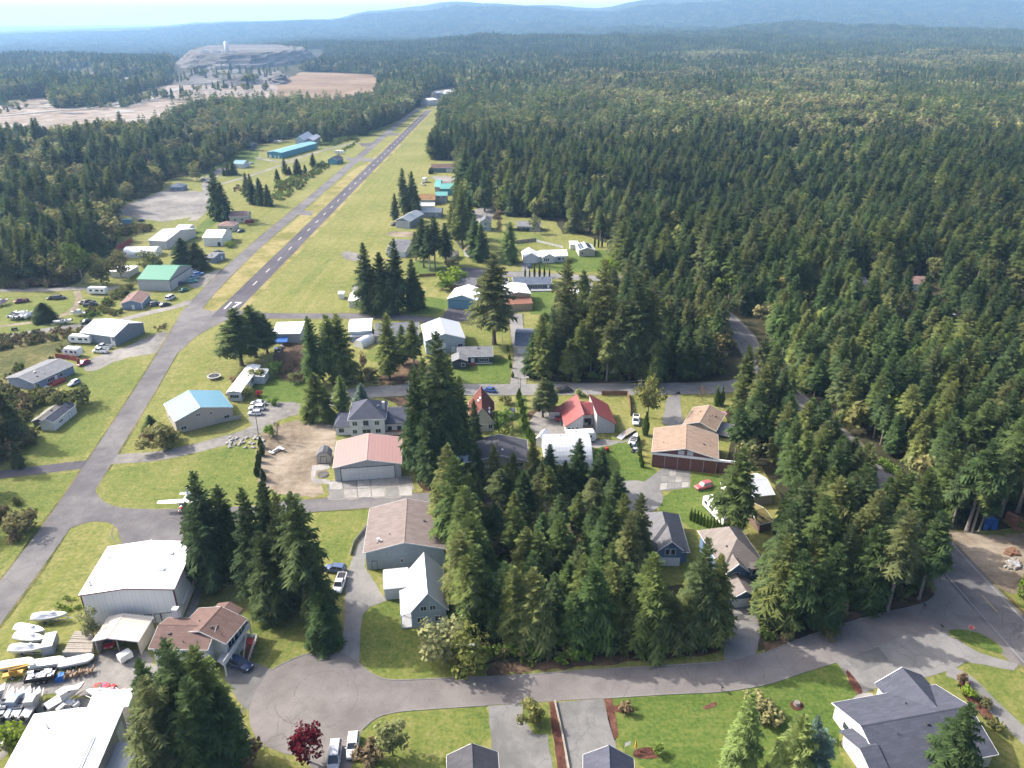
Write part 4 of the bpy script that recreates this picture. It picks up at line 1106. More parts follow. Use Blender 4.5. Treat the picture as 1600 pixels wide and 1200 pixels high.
m.slab(q, .15).slab([q[1], (w2.W * .5 + 3.0, w2.D - .4, 5.5), (w2.W * .5 + 3.0, w2.D + 2.6, 5.5), q[2]], .15)
m.build('bay_roof', MAT['rs_brown'], w2.root)
bpy.context.view_layer.update()
for ch in list(w2.root.children):
 mw = w2.root.matrix_world @ ch.matrix_basis
 ch.parent = b.root
 ch.matrix_basis = b.root.matrix_world.inverted() @ mw
bpy.data.objects.remove(w2.root)
def rail(m, pts, h=1.0, step=1.2, r=.035):
 for a, c in zip(pts, pts[1:]):
  a, c = Vector(a), Vector(c)
  d = (c - a).length
  n = max(1, int(d / step))
  for i in range(n + 1):
   p = a.lerp(c, i / n)
   m.tube(p, p + Vector((0, 0, h)), r, n=4)
  for hh in (h, h * .66, h * .33): m.tube(a + Vector((0, 0, hh)), c + Vector((0, 0, hh)), r, n=4)
inv = b.root.matrix_world.inverted()
def wl(px, py, z): return tuple(inv @ at(px, py, z))
dz = 2.75
d_ = [at(391, 977, dz), at(350, 1040, dz), at(339, 1032, dz), at(377, 972, dz)]
dl = [tuple(inv @ p) for p in d_]
MB().slab(dl, .2).build('deck_floor', MAT['deck'], b.root)
m = MB()
for a, c in ((dl[0], dl[1]), (dl[3], dl[0])):
 a, c = Vector(a), Vector(c)
 n = Vector(((c - a).y, -(c - a).x, 0)).normalized() * .04
 m.hexa([tuple(a + n - Vector((0, 0, .3))), tuple(c + n - Vector((0, 0, .3))), tuple(c - n - Vector((0, 0, .3))), tuple(a - n - Vector((0, 0, .3))),
   tuple(a + n + Vector((0, 0, .95))), tuple(c + n + Vector((0, 0, .95))), tuple(c - n + Vector((0, 0, .95))), tuple(a - n + Vector((0, 0, .95)))])
m.build('deck_railing', MAT['trim'], b.root)
for t in (0.02, .25, .5, .75, .98):
 p = Vector(dl[0]).lerp(Vector(dl[1]), t)
 MB().box(p.x - .1, p.x + .1, p.y - .1, p.y + .1, 0, dz - .2).build('deck_post', MAT['trim'], b.root)
st = [wl(386, 996, dz), wl(402, 997, dz), wl(399, 1006, dz), wl(383, 1006, dz)]
MB().slab([st[3], st[2], st[1], st[0]], .15).build('stair_landing', MAT['deck_red'], b.root)
top_l, top_r = Vector(wl(384, 1006, dz)), Vector(wl(398, 1007, dz))
g_l, g_r = Vector(wl(381, 1032, 0)), Vector(wl(389, 1034, 0))
for i in range(12):
 t0, t1 = i / 12, (i + 1) / 12
 a, c, e, f = top_l.lerp(g_l, t0), top_r.lerp(g_r, t0), top_r.lerp(g_r, t1), top_l.lerp(g_l, t1)
 z_ = dz * (1 - t1)
 for p in (a, c, e, f): p.z = z_ + .04
 MB().slab([tuple(f), tuple(e), tuple(c), tuple(a)], .06).build('tread', MAT['deck_red'], b.root)
m = MB()
for A_, B_ in ((top_l, g_l), (top_r, g_r)): rail(m, [tuple(A_), tuple(B_)], .95, .7, .04)
rail(m, [st[0], st[1], st[2]], .95, .7, .04)
m.build('stair_railing', MAT['trim'], b.root)
# grey brown roofed shop, centre
b = Bld('workshop', 'blue grey shingle sided workshop with broad grey brown gable roof beside the wooded lot', 'workshop', (571, 862.5), (694, 856), (575, 802.5), 4.6, 4.6)
b.D = 15.5
b.walls('ws_bluegrey', 'y', 2.1)
b.roof('rs_taupe', 'y', 2.1, .45)
b.pipe(2.6, 2.2, 5.4, .8, .2, 'trim')
b.pipe(3.1, 2.0, 5.5, .5, .14, 'trim')
b.door('f', .1, 1.0, 2.1, 'ws_bluegrey')
b.window('f', .45, 1.5, .5, .8)
# white roofed cottage in front of it
b = Bld('house', 'pale blue shingled cottage with shiny white metal gable roof beside the paved drive', 'house', (642, 955), (697, 949), 12.5, 4.2, 4.2)
b.D = abs(b.loc(642.5, 893, 4.2)[1])
b.walls('ws_bluegrey', 'y', 4.0)
b.roof('rmy_silver', 'y', 4.0, .4)
for t in (.36, .62): b.window('f', t, 4.0, 1.05, 1.0)
for t in (.25, .76): b.window('f', t, 1.2, 1.1, 1.2)
m = MB().slab([(-2.0, -.2, 3.3), (-.02, -.2, 4.15), (-.02, b.D * .62, 4.15), (-2.0, b.D * .62, 3.3)], .14)
m.build('porch_roof', MAT['rmy_silver'], b.root)
for v in (.1, b.D * .3, b.D * .58): MB().box(-1.95, -1.8, v, v + .15, 0, 3.2).build('porch_post', MAT['trim'], b.root)
MB().box(-1.9, -.02, 0, b.D * .6, 0, .35).build('porch_floor', MAT['deck'], b.root)
g = [b.loc(599, 921, 3.0), b.loc(640, 918, 3.0), b.loc(642, 886, 3.0), b.loc(600, 889.5, 3.0)]
gu0, gu1 = g[0][0], -.05
gv0, gv1 = g[0][1], g[3][1]
MB().box(gu0 + .3, gu1, gv0 + .3, gv1 - .3, 0, 2.8).build('garage_wing', MAT['ws_white'], b.root)
MB().slab([(gu0, gv0, 2.95), (gu1, gv0, 2.95), (gu1, (gv0 + gv1) / 2, 4.0), (gu0, (gv0 + gv1) / 2, 4.0)], .14).slab([(gu0, (gv0 + gv1) / 2, 4.0), (gu1, (gv0 + gv1) / 2, 4.0), (gu1, gv1, 2.95), (gu0, gv1, 2.95)], .14).build('wing_roof', MAT['rm_silver'], b.root)
MB().box(gu0 + .06, gu0 + .29, gv0 + .8, gv0 + 3.2, .05, 2.2).build('garage_door', MAT['trim'], b.root)
# pink roofed hangar with the white two leaf door
b = Bld('hangar', 'grey hangar with pale pink metal roof and wide white door facing a concrete apron', 'hangar', (521.7, 731), (626, 724), 13.2, 4.1, 4.1)
b.walls('wm_grey', 'y', 1.75)
b.roof('rm_peach', 'y', 1.75, .3)
b.garage('f', .5, b.W * .8, 3.7, 'skirt', 2, 6, 'trim_dark', .02)
b.pipe(b.W * .5, .6, 5.2, .3, .1)
# white house with grey blue hips
b = Bld('house', 'large white two storey house with slate blue hipped roofs behind the pink hangar', 'house', (546, 654.5), (600, 652.5), 10.0, 5.6, 5.6)
b.walls('ws_white')
b.roof('rs_slate', 'h', 3.3, .5)
for t, z, w in ((.14, 3.4, 1.3), (.78, 3.4, 1.2), (.12, .9, 1.2), (.8, .9, 1.4), (.46, .9, 2.2)): b.window('f', t, z, w, 1.2)
b.door('f', .46, 1.5, 2.0, 'glass', 3.2, 'trim')
b.sbox(MB(), 'f', b.W * .34, b.W * .6, 3.0, 3.12, 0, 1.3).build('balcony_floor', MAT['deck'], b.root)
m = MB()
rail(m, [(b.W * .34, 0, 3.1), (b.W * .34, -1.3, 3.1), (b.W * .6, -1.3, 3.1), (b.W * .6, 0, 3.1)], .95, .5, .03)
m.build('balcony_railing', MAT['trim'], b.root)
b.skylight(589, 634, 7.2, 1.4, .9)
b.chimney(b.W * .96, b.D * .45, 6.6, .6, 1.6, 'ws_white')
W_, D_ = b.W, b.D
MB().box(-4.2, -.02, 1.0, D_ - 1.0, 0, 2.9).build('left_wing', MAT['ws_white'], b.root)
MB().slab([(-4.7, .5, 2.9), (-.03, .5, 2.9), (-.03, D_ / 2, 4.9), (-2.6, D_ / 2, 4.9)], .15).slab([(-4.7, D_ - .5, 2.9), (-4.7, .5, 2.9), (-2.6, D_ / 2, 4.9)], .15).slab([(-.03, D_ - .5, 2.9), (-4.7, D_ - .5, 2.9), (-2.6, D_ / 2, 4.9), (-.03, D_ / 2, 4.9)], .15).build('wing_roof', MAT['rs_slate'], b.root)
b.sbox(MB(), 'f', -3.4, -2.0, .9, 2.1, -1.02, -.95).build('wing_window', MAT['glass'], b.root)
MB().box(W_ + .02, W_ + 5.4, 1.5, D_ + 1.0, 0, 3.0).build('garage_wing', MAT['ws_white'], b.root)
MB().slab([(W_ + .02, 1.0, 3.1), (W_ + 5.9, 1.0, 3.1), (W_ + 5.9, D_ / 2 + 1, 5.6), (W_ + .02, D_ / 2 + 1, 5.6)], .15).slab([(W_ + .02, D_ / 2 + 1, 5.6), (W_ + 5.9, D_ / 2 + 1, 5.6), (W_ + 5.9, D_ + 1.5, 3.1), (W_ + .02, D_ + 1.5, 3.1)], .15).build('garage_roof', MAT['rs_slate'], b.root)
for u in (W_ + 1.2, W_ + 3.9): b.sbox(MB(), 'f', u - .6, u + .6, .8, 2.0, -1.55, -1.47).build('wing_window', MAT['glass'], b.root)
MB().box(W_, W_ + 5.6, -1.6, 1.48, .6, .75).build('rear_deck', MAT['wood_brown'], b.root)
m = MB(); rail(m, [(W_ + .1, -1.55, .75), (W_ + 5.5, -1.55, .75)], .9, .6, .03); m.build('deck_railing', MAT['trim'], b.root)
# small barn shed
b = Bld('barn_shed', 'small beige barn shaped shed with grey roof beside the pink hangar', 'shed', (495, 724), (517.5, 723), 3.2, 2.0, 0)
W_, D_ = b.W, b.D
m = MB().prism([(0, 0), (W_, 0), (W_, 1.9), (W_ * .8, 3.0), (W_ * .5, 3.5), (W_ * .2, 3.0), (0, 1.9)], 0, D_)
m.build('wall', MAT['ws_beige'], b.root)
m = MB()
pr = [(-.15, 1.85), (W_ * .2, 3.08), (W_ * .5, 3.6), (W_ * .8, 3.08), (W_ + .15, 1.85)]
for (a, za), (c, zc) in zip(pr, pr[1:]): m.slab([(a, -.15, za), (c, -.15, zc), (c, D_ + .15, zc), (a, D_ + .15, za)], .08)
m.build('roof', MAT['rs_grey'], b.root)
b.door('f', .5, 1.4, 1.9, 'ws_beige')
# red brown roofed house behind the tall firs
b = Bld('house', 'beige house with steep red brown roof and three skylights behind tall firs', 'house', (735, 660), (772, 659), 13, 3.0, 3.0)
b.walls('ws_cream', 'y', 4.6)
b.roof('rs_redbrown', 'y', 4.6, .5)
b.window('f', .84, .9, 1.0, 1.3)
b.garage('f', .4, 4.2, 2.2, 'ws_cream')
for px, py in ((764, 637), (764, 643), (751, 633), (748, 633.5), (773, 645)):
 u, v = b.loc(px, py, 5.2)
 zz = 3.0 + 4.6 * (1 - abs(u - b.W / 2) / (b.W / 2)) + .2
 MB().box(u - .35, u + .35, v - .5, v + .5, zz - .25, zz + .2).build('skylight', MAT['trim'], b.root)
# dark grey roofed house behind the wooded lot
b = Bld('house', 'beige house with wide dark grey low roof behind the wooded lot', 'house', (735, 720), (823, 718.5), (823, 689), 2.9, 2.9)
b.walls('ws_beige', 'y', 1.7, .52)
b.roof('rs_dark', 'y', 1.7, .6, off=.52)
for t in (.2, .4, .7, .88): b.window('f', t, .9, 1.6, 1.2)
MB().tube((b.W * .57, 2.5, 4.2), (b.W * .57, 2.5, 4.75), .35, .3, 10).build('roof_vent', MAT['trim'], b.root)
MB().slab([(-4.6, -.5, 2.6), (-.6, -.8, 2.9), (-.6, 3.2, 2.9), (-4.6, 3.0, 2.6)], .1).build('patio_cover', MAT['rm_pale'], b.root)
# quonset
b = Bld('quonset_hut', 'silver half barrel metal hut with curved roof beside the lawn', 'hangar', (853, 741), (926, 739), 14.0, .2, 0)
b.roof('rm_silver', 'q', 6.6)
endwalls(b, 6.6, 'rm_silver')
u, v = b.loc(879, 683, 6.6)
MB().box(b.W * .35, b.W * .35 + .5, b.D * .55, b.D * .55 + .4, 6.3, 6.95).build('roof_vent', MAT['steel'], b.root)
MB().tube((b.W * .68, b.D * .5, 6.5), (b.W * .68, b.D * .5, 6.95), .45, .4, 10).build('roof_vent', MAT['trim'], b.root)
simple('garden_shed', 'small white gabled shed beside the silver half barrel hut', 'shed', (838, 685), (848, 687), 4.4, 2.6, .7, 'y', 'wm_white', 'rm_white', 2.6, ov=.15)
# red roofed house
b = Bld('house', 'grey house with bright red metal roof split by a sunken courtyard', 'house', (885, 664), (961, 661), 12.0, 3.1, 3.1)
W_, D_ = b.W, b.D
wl_ = W_ * .34
wr_ = W_ * .62
pk = 6.2
m = MB()
m.prism([(0, 0), (wl_, 0), (wl_, pk), (0, 3.0)], 0, D_)
m.build('left_wing', MAT['ws_greywhite'], b.root)
m = MB().prism([(wr_, 0), (W_, 0), (W_, 3.0), (wr_, pk)], 0, D_)
m.build('right_wing', MAT['ws_greywhite'], b.root)
MB().prism([(4.4, 0), (D_ - .02, 0), (D_ - .02, 4.2), (7.0, pk - .3), (4.4, 4.0)], wl_ + .02, wr_ - .02, 'x').build('middle_wing', MAT['ws_greywhite'], b.root)
MB().slab([(-.5, -.4, 2.75), (wl_ + .2, -.4, pk + .32), (wl_ + .2, D_ + .4, pk + .32), (-.5, D_ + .4, 2.75)], .16).build('left_roof', MAT['rmy_red'], b.root)
MB().slab([(wr_ - .2, -.4, pk + .32), (W_ + .5, -.4, 2.75), (W_ + .5, D_ + .4, 2.75), (wr_ - .2, D_ + .4, pk + .32)], .16).build('right_roof', MAT['rmy_red'], b.root)
MB().slab([(wl_ + .22, 4.0, 4.0), (wr_ - .22, 4.0, 4.0), (wr_ - .22, 7.0, pk + .1), (wl_ + .22, 7.0, pk + .1)], .16).slab([(wl_ + .22, 7.0, pk + .1), (wr_ - .22, 7.0, pk + .1), (wr_ - .22, D_ + .4, 4.1), (wl_ + .22, D_ + .4, 4.1)], .16).build('middle_roof', MAT['rm_red'], b.root)
for t in (.06, .14, .22): b.window('f', t, .8, .9, 1.4, 'trim', 0)
MB().box(wl_ + .05, wr_ - .05, .4, 4.35, 0, .5).build('courtyard_deck', MAT['wood'], b.root)
for i in range(3): MB().box(wl_ + 1.0, wl_ + 4.2, .35 - .35 * (i + 1), .35 - .35 * i, 0, .38 - .12 * i).build('step', MAT['wood'], b.root)
MB().box(wr_ - 1.6, wr_ - .7, 4.3, 4.39, .5, 2.5).build('door', MAT['trim_dark'], b.root)
MB().box(wl_ + 1.2, wl_ + 3.0, 4.32, 4.39, 1.3, 2.6).build('courtyard_window', MAT['glass'], b.root)
simple('garden_shed', 'small shed with red roof under the tree beside the red roofed house', 'shed', (858, 644), (875, 644), 3.6, 2.4, .9, 'x', 'ws_greywhite', 'rm_red', 2.4, ov=.25)
# maroon hangar with five door leaves
b = Bld('hangar', 'maroon hangar with tan shingle roof and five sliding door leaves under a white beam', 'hangar', (1020, 706), (1121, 717), (1122, 680), 4.4, 4.4)
b.walls('wm_maroon', 'y', 2.0)
b.roof('rs_tan', 'y', 2.0, .35)
for i in range(5):
 w = b.W / 5
 d = b.sbox(MB(), 'f', w * i + .07, w * (i + 1) - .07, .12, 3.85, .02, .12).build('door_leaf', MAT['wm_maroon'], b.root)
 b.sbox(MB(), 'f', w * (i + 1) - .07, w * (i + 1) + .07, .1, 3.85, .03, .16).build('door_edge', MAT['ws_taupe'], d)
b.sbox(MB(), 'f', -.2, b.W + 4.8, 3.85, 4.35, .0, .45).build('door_beam', MAT['trim'], b.root)
MB().box(b.W + 4.4, b.W + 4.6, -.3, -.1, 0, 3.9).build('post', MAT['ws_taupe'], b.root)
for t in (.44, .58): b.sbox(MB(), 'f', b.W * t - .75, b.W * t + .75, 4.5, 5.7, .0, .04).build('gable_window', MAT['rm_pale'], b.root)
b.sbox(MB(), 'f', b.W + .1, b.W + 4.3, .1, 3.7, -.5, -.4).build('side_screen', MAT['wm_maroon'], b.root)
b.sbox(MB(), 'f', b.W * .8, b.W * .84, .15, 1.2, .12, .15).build('wicket', MAT['trim_dark'], b.root)
# tan roofed house behind it
b = Bld('house', 'house with tan shingle roof and side deck behind the maroon hangar', 'house', (1070, 662), (1117, 672), 13.5, 2.9, 2.9)
b.D = abs(b.loc(1062, 633, 2.9)[1])
b.walls('ws_taupe', 'y', 1.6)
b.roof('rs_tan', 'y', 1.6, .5)
for t in (.3, .6): b.window('r', t, .9, 1.6, 1.2)
for u, v in ((b.W * .7, 3.0), (b.W * .66, 5.2), (b.W * .3, 7.0)): b.pipe(u, v, 3.6, .6, .1, 'trim_dark')
MB().slab([(b.W + .1, 2.0, .7), (b.W + 4.0, 2.0, .7), (b.W + 4.0, 10.0, .7), (b.W + .1, 10.0, .7)], .15).build('side_deck', MAT['deck'], b.root)
m = MB(); rail(m, [(b.W + .2, 2.0, .7), (b.W + 4.0, 2.0, .7), (b.W + 4.0, 10.0, .7)], .9, .8, .035); m.build('deck_railing', MAT['wood_red'], b.root)
# blue houses with grey and tan roofs, right of the wooded lot
b = Bld('house', 'blue house with dark grey roof and front dormer hidden partly by firs', 'house', (1010, 858), (1074, 859), (1083, 834), 3.4, 3.4)
b.D = 13.0
b.walls('ws_blue')
b.roof('rs_grey', 'h', 3.6, .5)
W_ = b.W
g0, g1 = b.W * .30, b.W * .82
MB().prism([(g0, 0), (g1, 0), (g1, 4.8), ((g0 + g1) / 2, 6.6), (g0, 4.8)], -1.2, 4.4).build('front_gable', MAT['ws_blue'], b.root)
m = MB()
m.slab([(g0 - .4, -1.7, 4.5), ((g0 + g1) / 2, -1.7, 6.8), ((g0 + g1) / 2, 5.2, 6.8), (g0 - .4, 3.6, 4.5)], .15).slab([((g0 + g1) / 2, -1.7, 6.8), (g1 + .4, -1.7, 4.5), (g1 + .4, 3.6, 4.5), ((g0 + g1) / 2, 5.2, 6.8)], .15)
f = m.build('gable_roof', MAT['rs_grey'], b.root)
m = MB()
for a, c in (((g0 - .4, 4.5), ((g0 + g1) / 2, 6.8)), (((g0 + g1) / 2, 6.8), (g1 + .4, 4.5))):
 m.hexa([(a[0], -1.8, a[1] - .25), (c[0], -1.8, c[1] - .25), (c[0], -1.71, c[1] - .25), (a[0], -1.71, a[1] - .25), (a[0], -1.8, a[1] + .04), (c[0], -1.8, c[1] + .04), (c[0], -1.71, c[1] + .04), (a[0], -1.71, a[1] + .04)])
m.build('fascia', MAT['trim'], f)
for t in (-.6, .6):
 fr = MB().box((g0 + g1) / 2 + t - .55, (g0 + g1) / 2 + t + .55, -1.27, -1.2, 2.9, 4.5).build('window', MAT['trim'], b.root)
 MB().box((g0 + g1) / 2 + t - .42, (g0 + g1) / 2 + t + .42, -1.29, -1.27, 3.02, 4.38).build('pane', MAT['glass'], fr)
MB().box((g0 + g1) / 2 - 2.2, (g0 + g1) / 2 + 2.2, -1.28, -1.2, .05, 2.2).build('garage_door', MAT['trim'], b.root)
b = Bld('house', 'blue two storey house with tan hipped roof above the long driveway', 'house', (1131, 886), (1192, 880), 12.5, 5.4, 5.4)
b.D = 12.5
b.walls('ws_blue')
b.roof('rs_beige', 'h', 3.4, .55)
W_ = b.W
MB().prism([(.3, 0), (4.6, 0), (4.6, 5.2), (2.4, 6.9), (.3, 5.2)], -1.0, 4.0).build('front_gable', MAT['ws_blue'], b.root)
f = MB().slab([(-.1, -1.5, 4.9), (2.4, -1.5, 7.1), (2.4, 5.0, 7.1), (-.1, 3.6, 4.9)], .15).slab([(2.4, -1.5, 7.1), (4.9, -1.5, 4.9), (4.9, 3.6, 4.9), (2.4, 5.0, 7.1)], .15).build('gable_roof', MAT['rs_beige'], b.root)
m = MB()
for a, c in (((-.1, 4.9), (2.4, 7.1)), ((2.4, 7.1), (4.9, 4.9))):
 m.hexa([(a[0], -1.6, a[1] - .25), (c[0], -1.6, c[1] - .25), (c[0], -1.51, c[1] - .25), (a[0], -1.51, a[1] - .25), (a[0], -1.6, a[1] + .04), (c[0], -1.6, c[1] + .04), (c[0], -1.51, c[1] + .04), (a[0], -1.51, a[1] + .04)])
m.build('fascia', MAT['trim'], f)
fr = MB().box(1.6, 3.1, -1.07, -1.0, 3.2, 4.6).build('window', MAT['trim'], b.root)
MB().box(1.75, 2.95, -1.09, -1.07, 3.32, 4.48).build('pane', MAT['glass'], fr)
MB().box(5.4, 8.0, -.9, 0, 2.8, 5.2).build('bay', MAT['ws_blue'], b.root)
MB().slab([(5.2, -1.2, 5.2), (8.2, -1.2, 5.2), (7.9, .2, 5.9), (5.5, .2, 5.9)], .12).build('bay_roof', MAT['rs_beige'], b.root)
for u in (5.7, 6.9):
 fr = MB().box(u, u + .95, -.97, -.9, 3.4, 4.8).build('window', MAT['trim'], b.root)
 MB().box(u + .1, u + .85, -.99, -.97, 3.5, 4.7).build('pane', MAT['glass'], fr)
gu = b.loc(1134, 914, 2.8)[0]
MB().box(gu - .6, gu + 5.2, -6.0, -.02, 0, 2.7).build('garage_wing', MAT['ws_blue'], b.root)
MB().prism([(gu - .6, 2.7), (gu + 5.2, 2.7), (gu + 2.3, 4.3)], -6.0, -.03).build('garage_gable', MAT['ws_blue'], b.root)
m = MB().slab([(gu - 1.1, -6.5, 2.55), (gu + 2.3, -6.5, 4.5), (gu + 2.3, -.05, 4.5), (gu - 1.1, -.05, 2.55)], .15).slab([(gu + 2.3, -6.5, 4.5), (gu + 5.7, -6.5, 2.55), (gu + 5.7, -.05, 2.55), (gu + 2.3, -.05, 4.5)], .15)
f = m.build('garage_roof', MAT['rs_beige'], b.root)
m = MB()
for a, c in (((gu - 1.1, 2.55), (gu + 2.3, 4.5)), ((gu + 2.3, 4.5), (gu + 5.7, 2.55))):
 m.hexa([(a[0], -6.6, a[1] - .25), (c[0], -6.6, c[1] - .25), (c[0], -6.51, c[1] - .25), (a[0], -6.51, a[1] - .25), (a[0], -6.6, a[1] + .04), (c[0], -6.6, c[1] + .04), (c[0], -6.51, c[1] + .04), (a[0], -6.51, a[1] + .04)])
m.build('fascia', MAT['trim'], f)
d = MB().box(gu - .1, gu + 4.7, -6.06, -6.0, 0.02, 2.2).build('garage_door', MAT['trim'], b.root)
b.pipe(2.0, 4.0, 6.8, .6, .12, 'trim_dark')
b.pipe(3.0, 3.2, 6.6, .5, .1, 'trim_dark')
# slate roofed house at the lower right
r0, r1 = at(1362, 1132, 5.6), at(1505, 1105.5, 5.6)      # main ridge
du = (r1 - r0); du.z = 0; Lr = du.length; du.normalize(); dv = Vector((-du.y, du.x, 0))
half = 6.6
o0 = Vector((r0.x, r0.y, 0)) - dv * half - du * 1.5
b = Bld('house', 'white house with large slate grey roof and white gables at the lower right', 'house', (*o0.to_2d(), 0), (*(o0 + du * (Lr + 2.2)).to_2d(), 0), 2 * half, 3.1)
b.walls('ws_white', 'x', 2.5)
b.roof('rs_slate', 'x', 2.5, .45)
W_, D_ = b.W, b.D
g0 = b.loc(1367, 1071, 3.1); g1 = b.loc(1409, 1049, 5.4); g2 = b.loc(1434, 1053, 3.1)
gl, gr, gvb = g0[0] + 1.0, g0[0] + 9.2, max(g1[1], g0[1]) + .2
gm = (gl + gr) / 2
MB().prism([(gl, 0), (gr, 0), (gr, 3.05), (gm, 5.3), (gl, 3.05)], D_ - .4, gvb).build('garage_wing', MAT['ws_white'], b.root)
m = MB().slab([(gl - .45, D_ / 2, 2.85), (gm, D_ / 2, 5.52), (gm, gvb + .45, 5.52), (gl - .45, gvb + .45, 2.85)], .16).slab([(gm, D_ / 2, 5.52), (gr + .45, D_ / 2, 2.85), (gr + .45, gvb + .45, 2.85), (gm, gvb + .45, 5.52)], .16)
f = m.build('garage_roof', MAT['rs_slate'], b.root)
m = MB()
for a, c in (((gl - .45, 2.85), (gm, 5.52)), ((gm, 5.52), (gr + .45, 2.85))):
 y = gvb + .46
 m.hexa([(a[0], y, a[1] - .25), (c[0], y, c[1] - .25), (c[0], y + .08, c[1] - .25), (a[0], y + .08, a[1] - .25), (a[0], y, a[1] + .04), (c[0], y, c[1] + .04), (c[0], y + .08, c[1] + .04), (a[0], y + .08, a[1] + .04)])
m.build('fascia', MAT['trim'], f)
q0, q1 = b.loc(1302, 1128, 3.1), b.loc(1332, 1148, 3.1)
lv0, lv1 = -1.0, D_ * .62
MB().prism([(lv0, 0), (lv1, 0), (lv1, 3.05), ((lv0 + lv1) / 2, 4.7), (lv0, 3.05)], q0[0] + .8, .02, 'x').build('left_wing', MAT['ws_white'], b.root)
m = MB().slab([(q0[0], lv0 - .4, 2.9), (.6, lv0 - .4, 2.9), (.6, (lv0 + lv1) / 2, 4.95), (q0[0], (lv0 + lv1) / 2, 4.95)], .16).slab([(q0[0], (lv0 + lv1) / 2, 4.95), (.6, (lv0 + lv1) / 2, 4.95), (.6, lv1 + .4, 2.9), (q0[0], lv1 + .4, 2.9)], .16)
m.build('left_roof', MAT['rs_slate'], b.root)
b.sbox(MB(), 'l', D_ * .2, D_ * .3, 1, 2.2, .02, .08).build('side_window', MAT['glass'], b.root)
MB().tube((W_ * .55, D_ * .75, 4.2), (W_ * .55, D_ * .75, 4.9), .12, n=8).build('vent_pipe', MAT['trim_dark'], b.root)
patch('footpath', [(1340, 1085), (1362, 1082), (1366, 1090), (1340, 1098), (1332, 1112), (1336, 1122), (1328, 1124), (1325, 1108), (1330, 1094)], 'concrete', 0.064, 1)
patch('flower_bed', [(1340, 1100), (1366, 1092), (1388, 1096), (1380, 1102), (1342, 1108)], 'bark_mulch', 0.066, 1)
# two dark roofed houses cut by the bottom edge
b = Bld('house', 'grey gabled garage roof cut by the bottom edge beside the yellowish lawn', 'house', (702, 1183), (774, 1178), 8, 3.0, 3.0)
r0 = at(737, 1162, 5.0)
b.D = 12
b.root.location = b.o - b.v * 12.0
b.walls('ws_grey', 'y', 2.0)
b.roof('rs_dark', 'y', 2.0, .4)
b = Bld('house', 'slate grey roofed house cut by the bottom edge beside the mulched driveway strip', 'house', (915, 1178), (986, 1183), 8, 3.0, 3.0)
b.D = 12
b.root.location = b.o - b.v * 12.5
b.walls('ws_white', 'y', 2.2)
b.roof('rs_slate', 'y', 2.2, .4)
W_ = b.W
MB().box(W_ + .02, W_ + 6.0, 0, 8.5, 0, 2.9).build('right_wing', MAT['ws_white'], b.root)
f = MB().slab([(W_ + .02, -.4, 2.95), (W_ + 6.4, -.4, 2.95), (W_ + 6.4, 4.2, 4.6), (W_ + .02, 4.2, 4.6)], .15).slab([(W_ + .02, 4.2, 4.6), (W_ + 6.4, 4.2, 4.6), (W_ + 6.4, 8.9, 2.95), (W_ + .02, 8.9, 2.95)], .15).build('wing_roof', MAT['rs_slate'], b.root)
MB().box(W_ + 6.41, W_ + 6.5, -.4, 8.9, 2.7, 2.98).build('fascia', MAT['trim'], f)
# blue roofed hangar
b = Bld('hangar', 'beige hangar with light blue metal gable roof beside the taxiway', 'hangar', (273.7, 659), (362.5, 636.5), (344, 611), 3.9, 3.9)
b.walls('wm_beige', 'y', 2.4, .46)
b.roof('rmy_bluemetal', 'y', 2.4, .25, off=.46, trim='rm_pale')
for t, z in ((.38, 3.9), (.42, 3.9), (.62, 3.4)): b.window('f', t, z, .5, .7, 'trim', 0)
b.window('f', .88, .9, 1.4, 1.0)
b.window('f', .12, .9, 1.4, 1.0)
b.window('l', .3, 1.0, 1.2, 1.0)
# white mobile home
b = Bld('mobile_home', 'long white mobile home with white roof beside the green lawn', 'mobile home', (355, 613), (375.6, 613), (402.5, 571.5), 3.0, 3.0)
b.D *= 1.0
b.walls('ws_white', None)
b.roof('rm_white', 'y', .35, .2)
b.window('f', .5, 1.1, 2.6, 1.0, 'trim', 3)
for t in (.15, .35, .55): b.window('r', t, 1.0, 1.4, 1.0)
MB().box(b.W + .05, b.W + 3.4, b.D * .62, b.D * .9, 0, 2.7).build('side_room', MAT['ws_white'], b.root)
MB().slab([(b.W + .02, b.D * .6, 2.9), (b.W + 3.7, b.D * .6, 2.75), (b.W + 3.7, b.D * .92, 2.75), (b.W + .02, b.D * .92, 2.9)], .1).build('side_roof', MAT['rm_white'], b.root)
MB().box(-2.4, -.05, b.D * .2, b.D * .5, 0, .6).build('deck', MAT['wood'], b.root)
# grey hangar
b = Bld('hangar', 'blue grey hangar with pale metal roof beside the parked white pickups', 'hangar', (126.5, 519), (178, 526), (224, 504.5), 3.8, 3.8)
b.walls('wm_bluegrey', 'x', 2.3)
b.roof('rm_lav', 'x', 2.3, .3)
for t in (.05, .9): b.sbox(MB(), 'f', b.W * t - .3, b.W * t + .3, .05, 3.6, 0, .08).build('door_post', MAT['trim'], b.root)
b.door('f', .96, 1.1, 2.2)
b.garage('r', .5, b.D * .7, 3.5, 'wm_bluegrey', 1, 4, 'wm_bluegrey', .03)
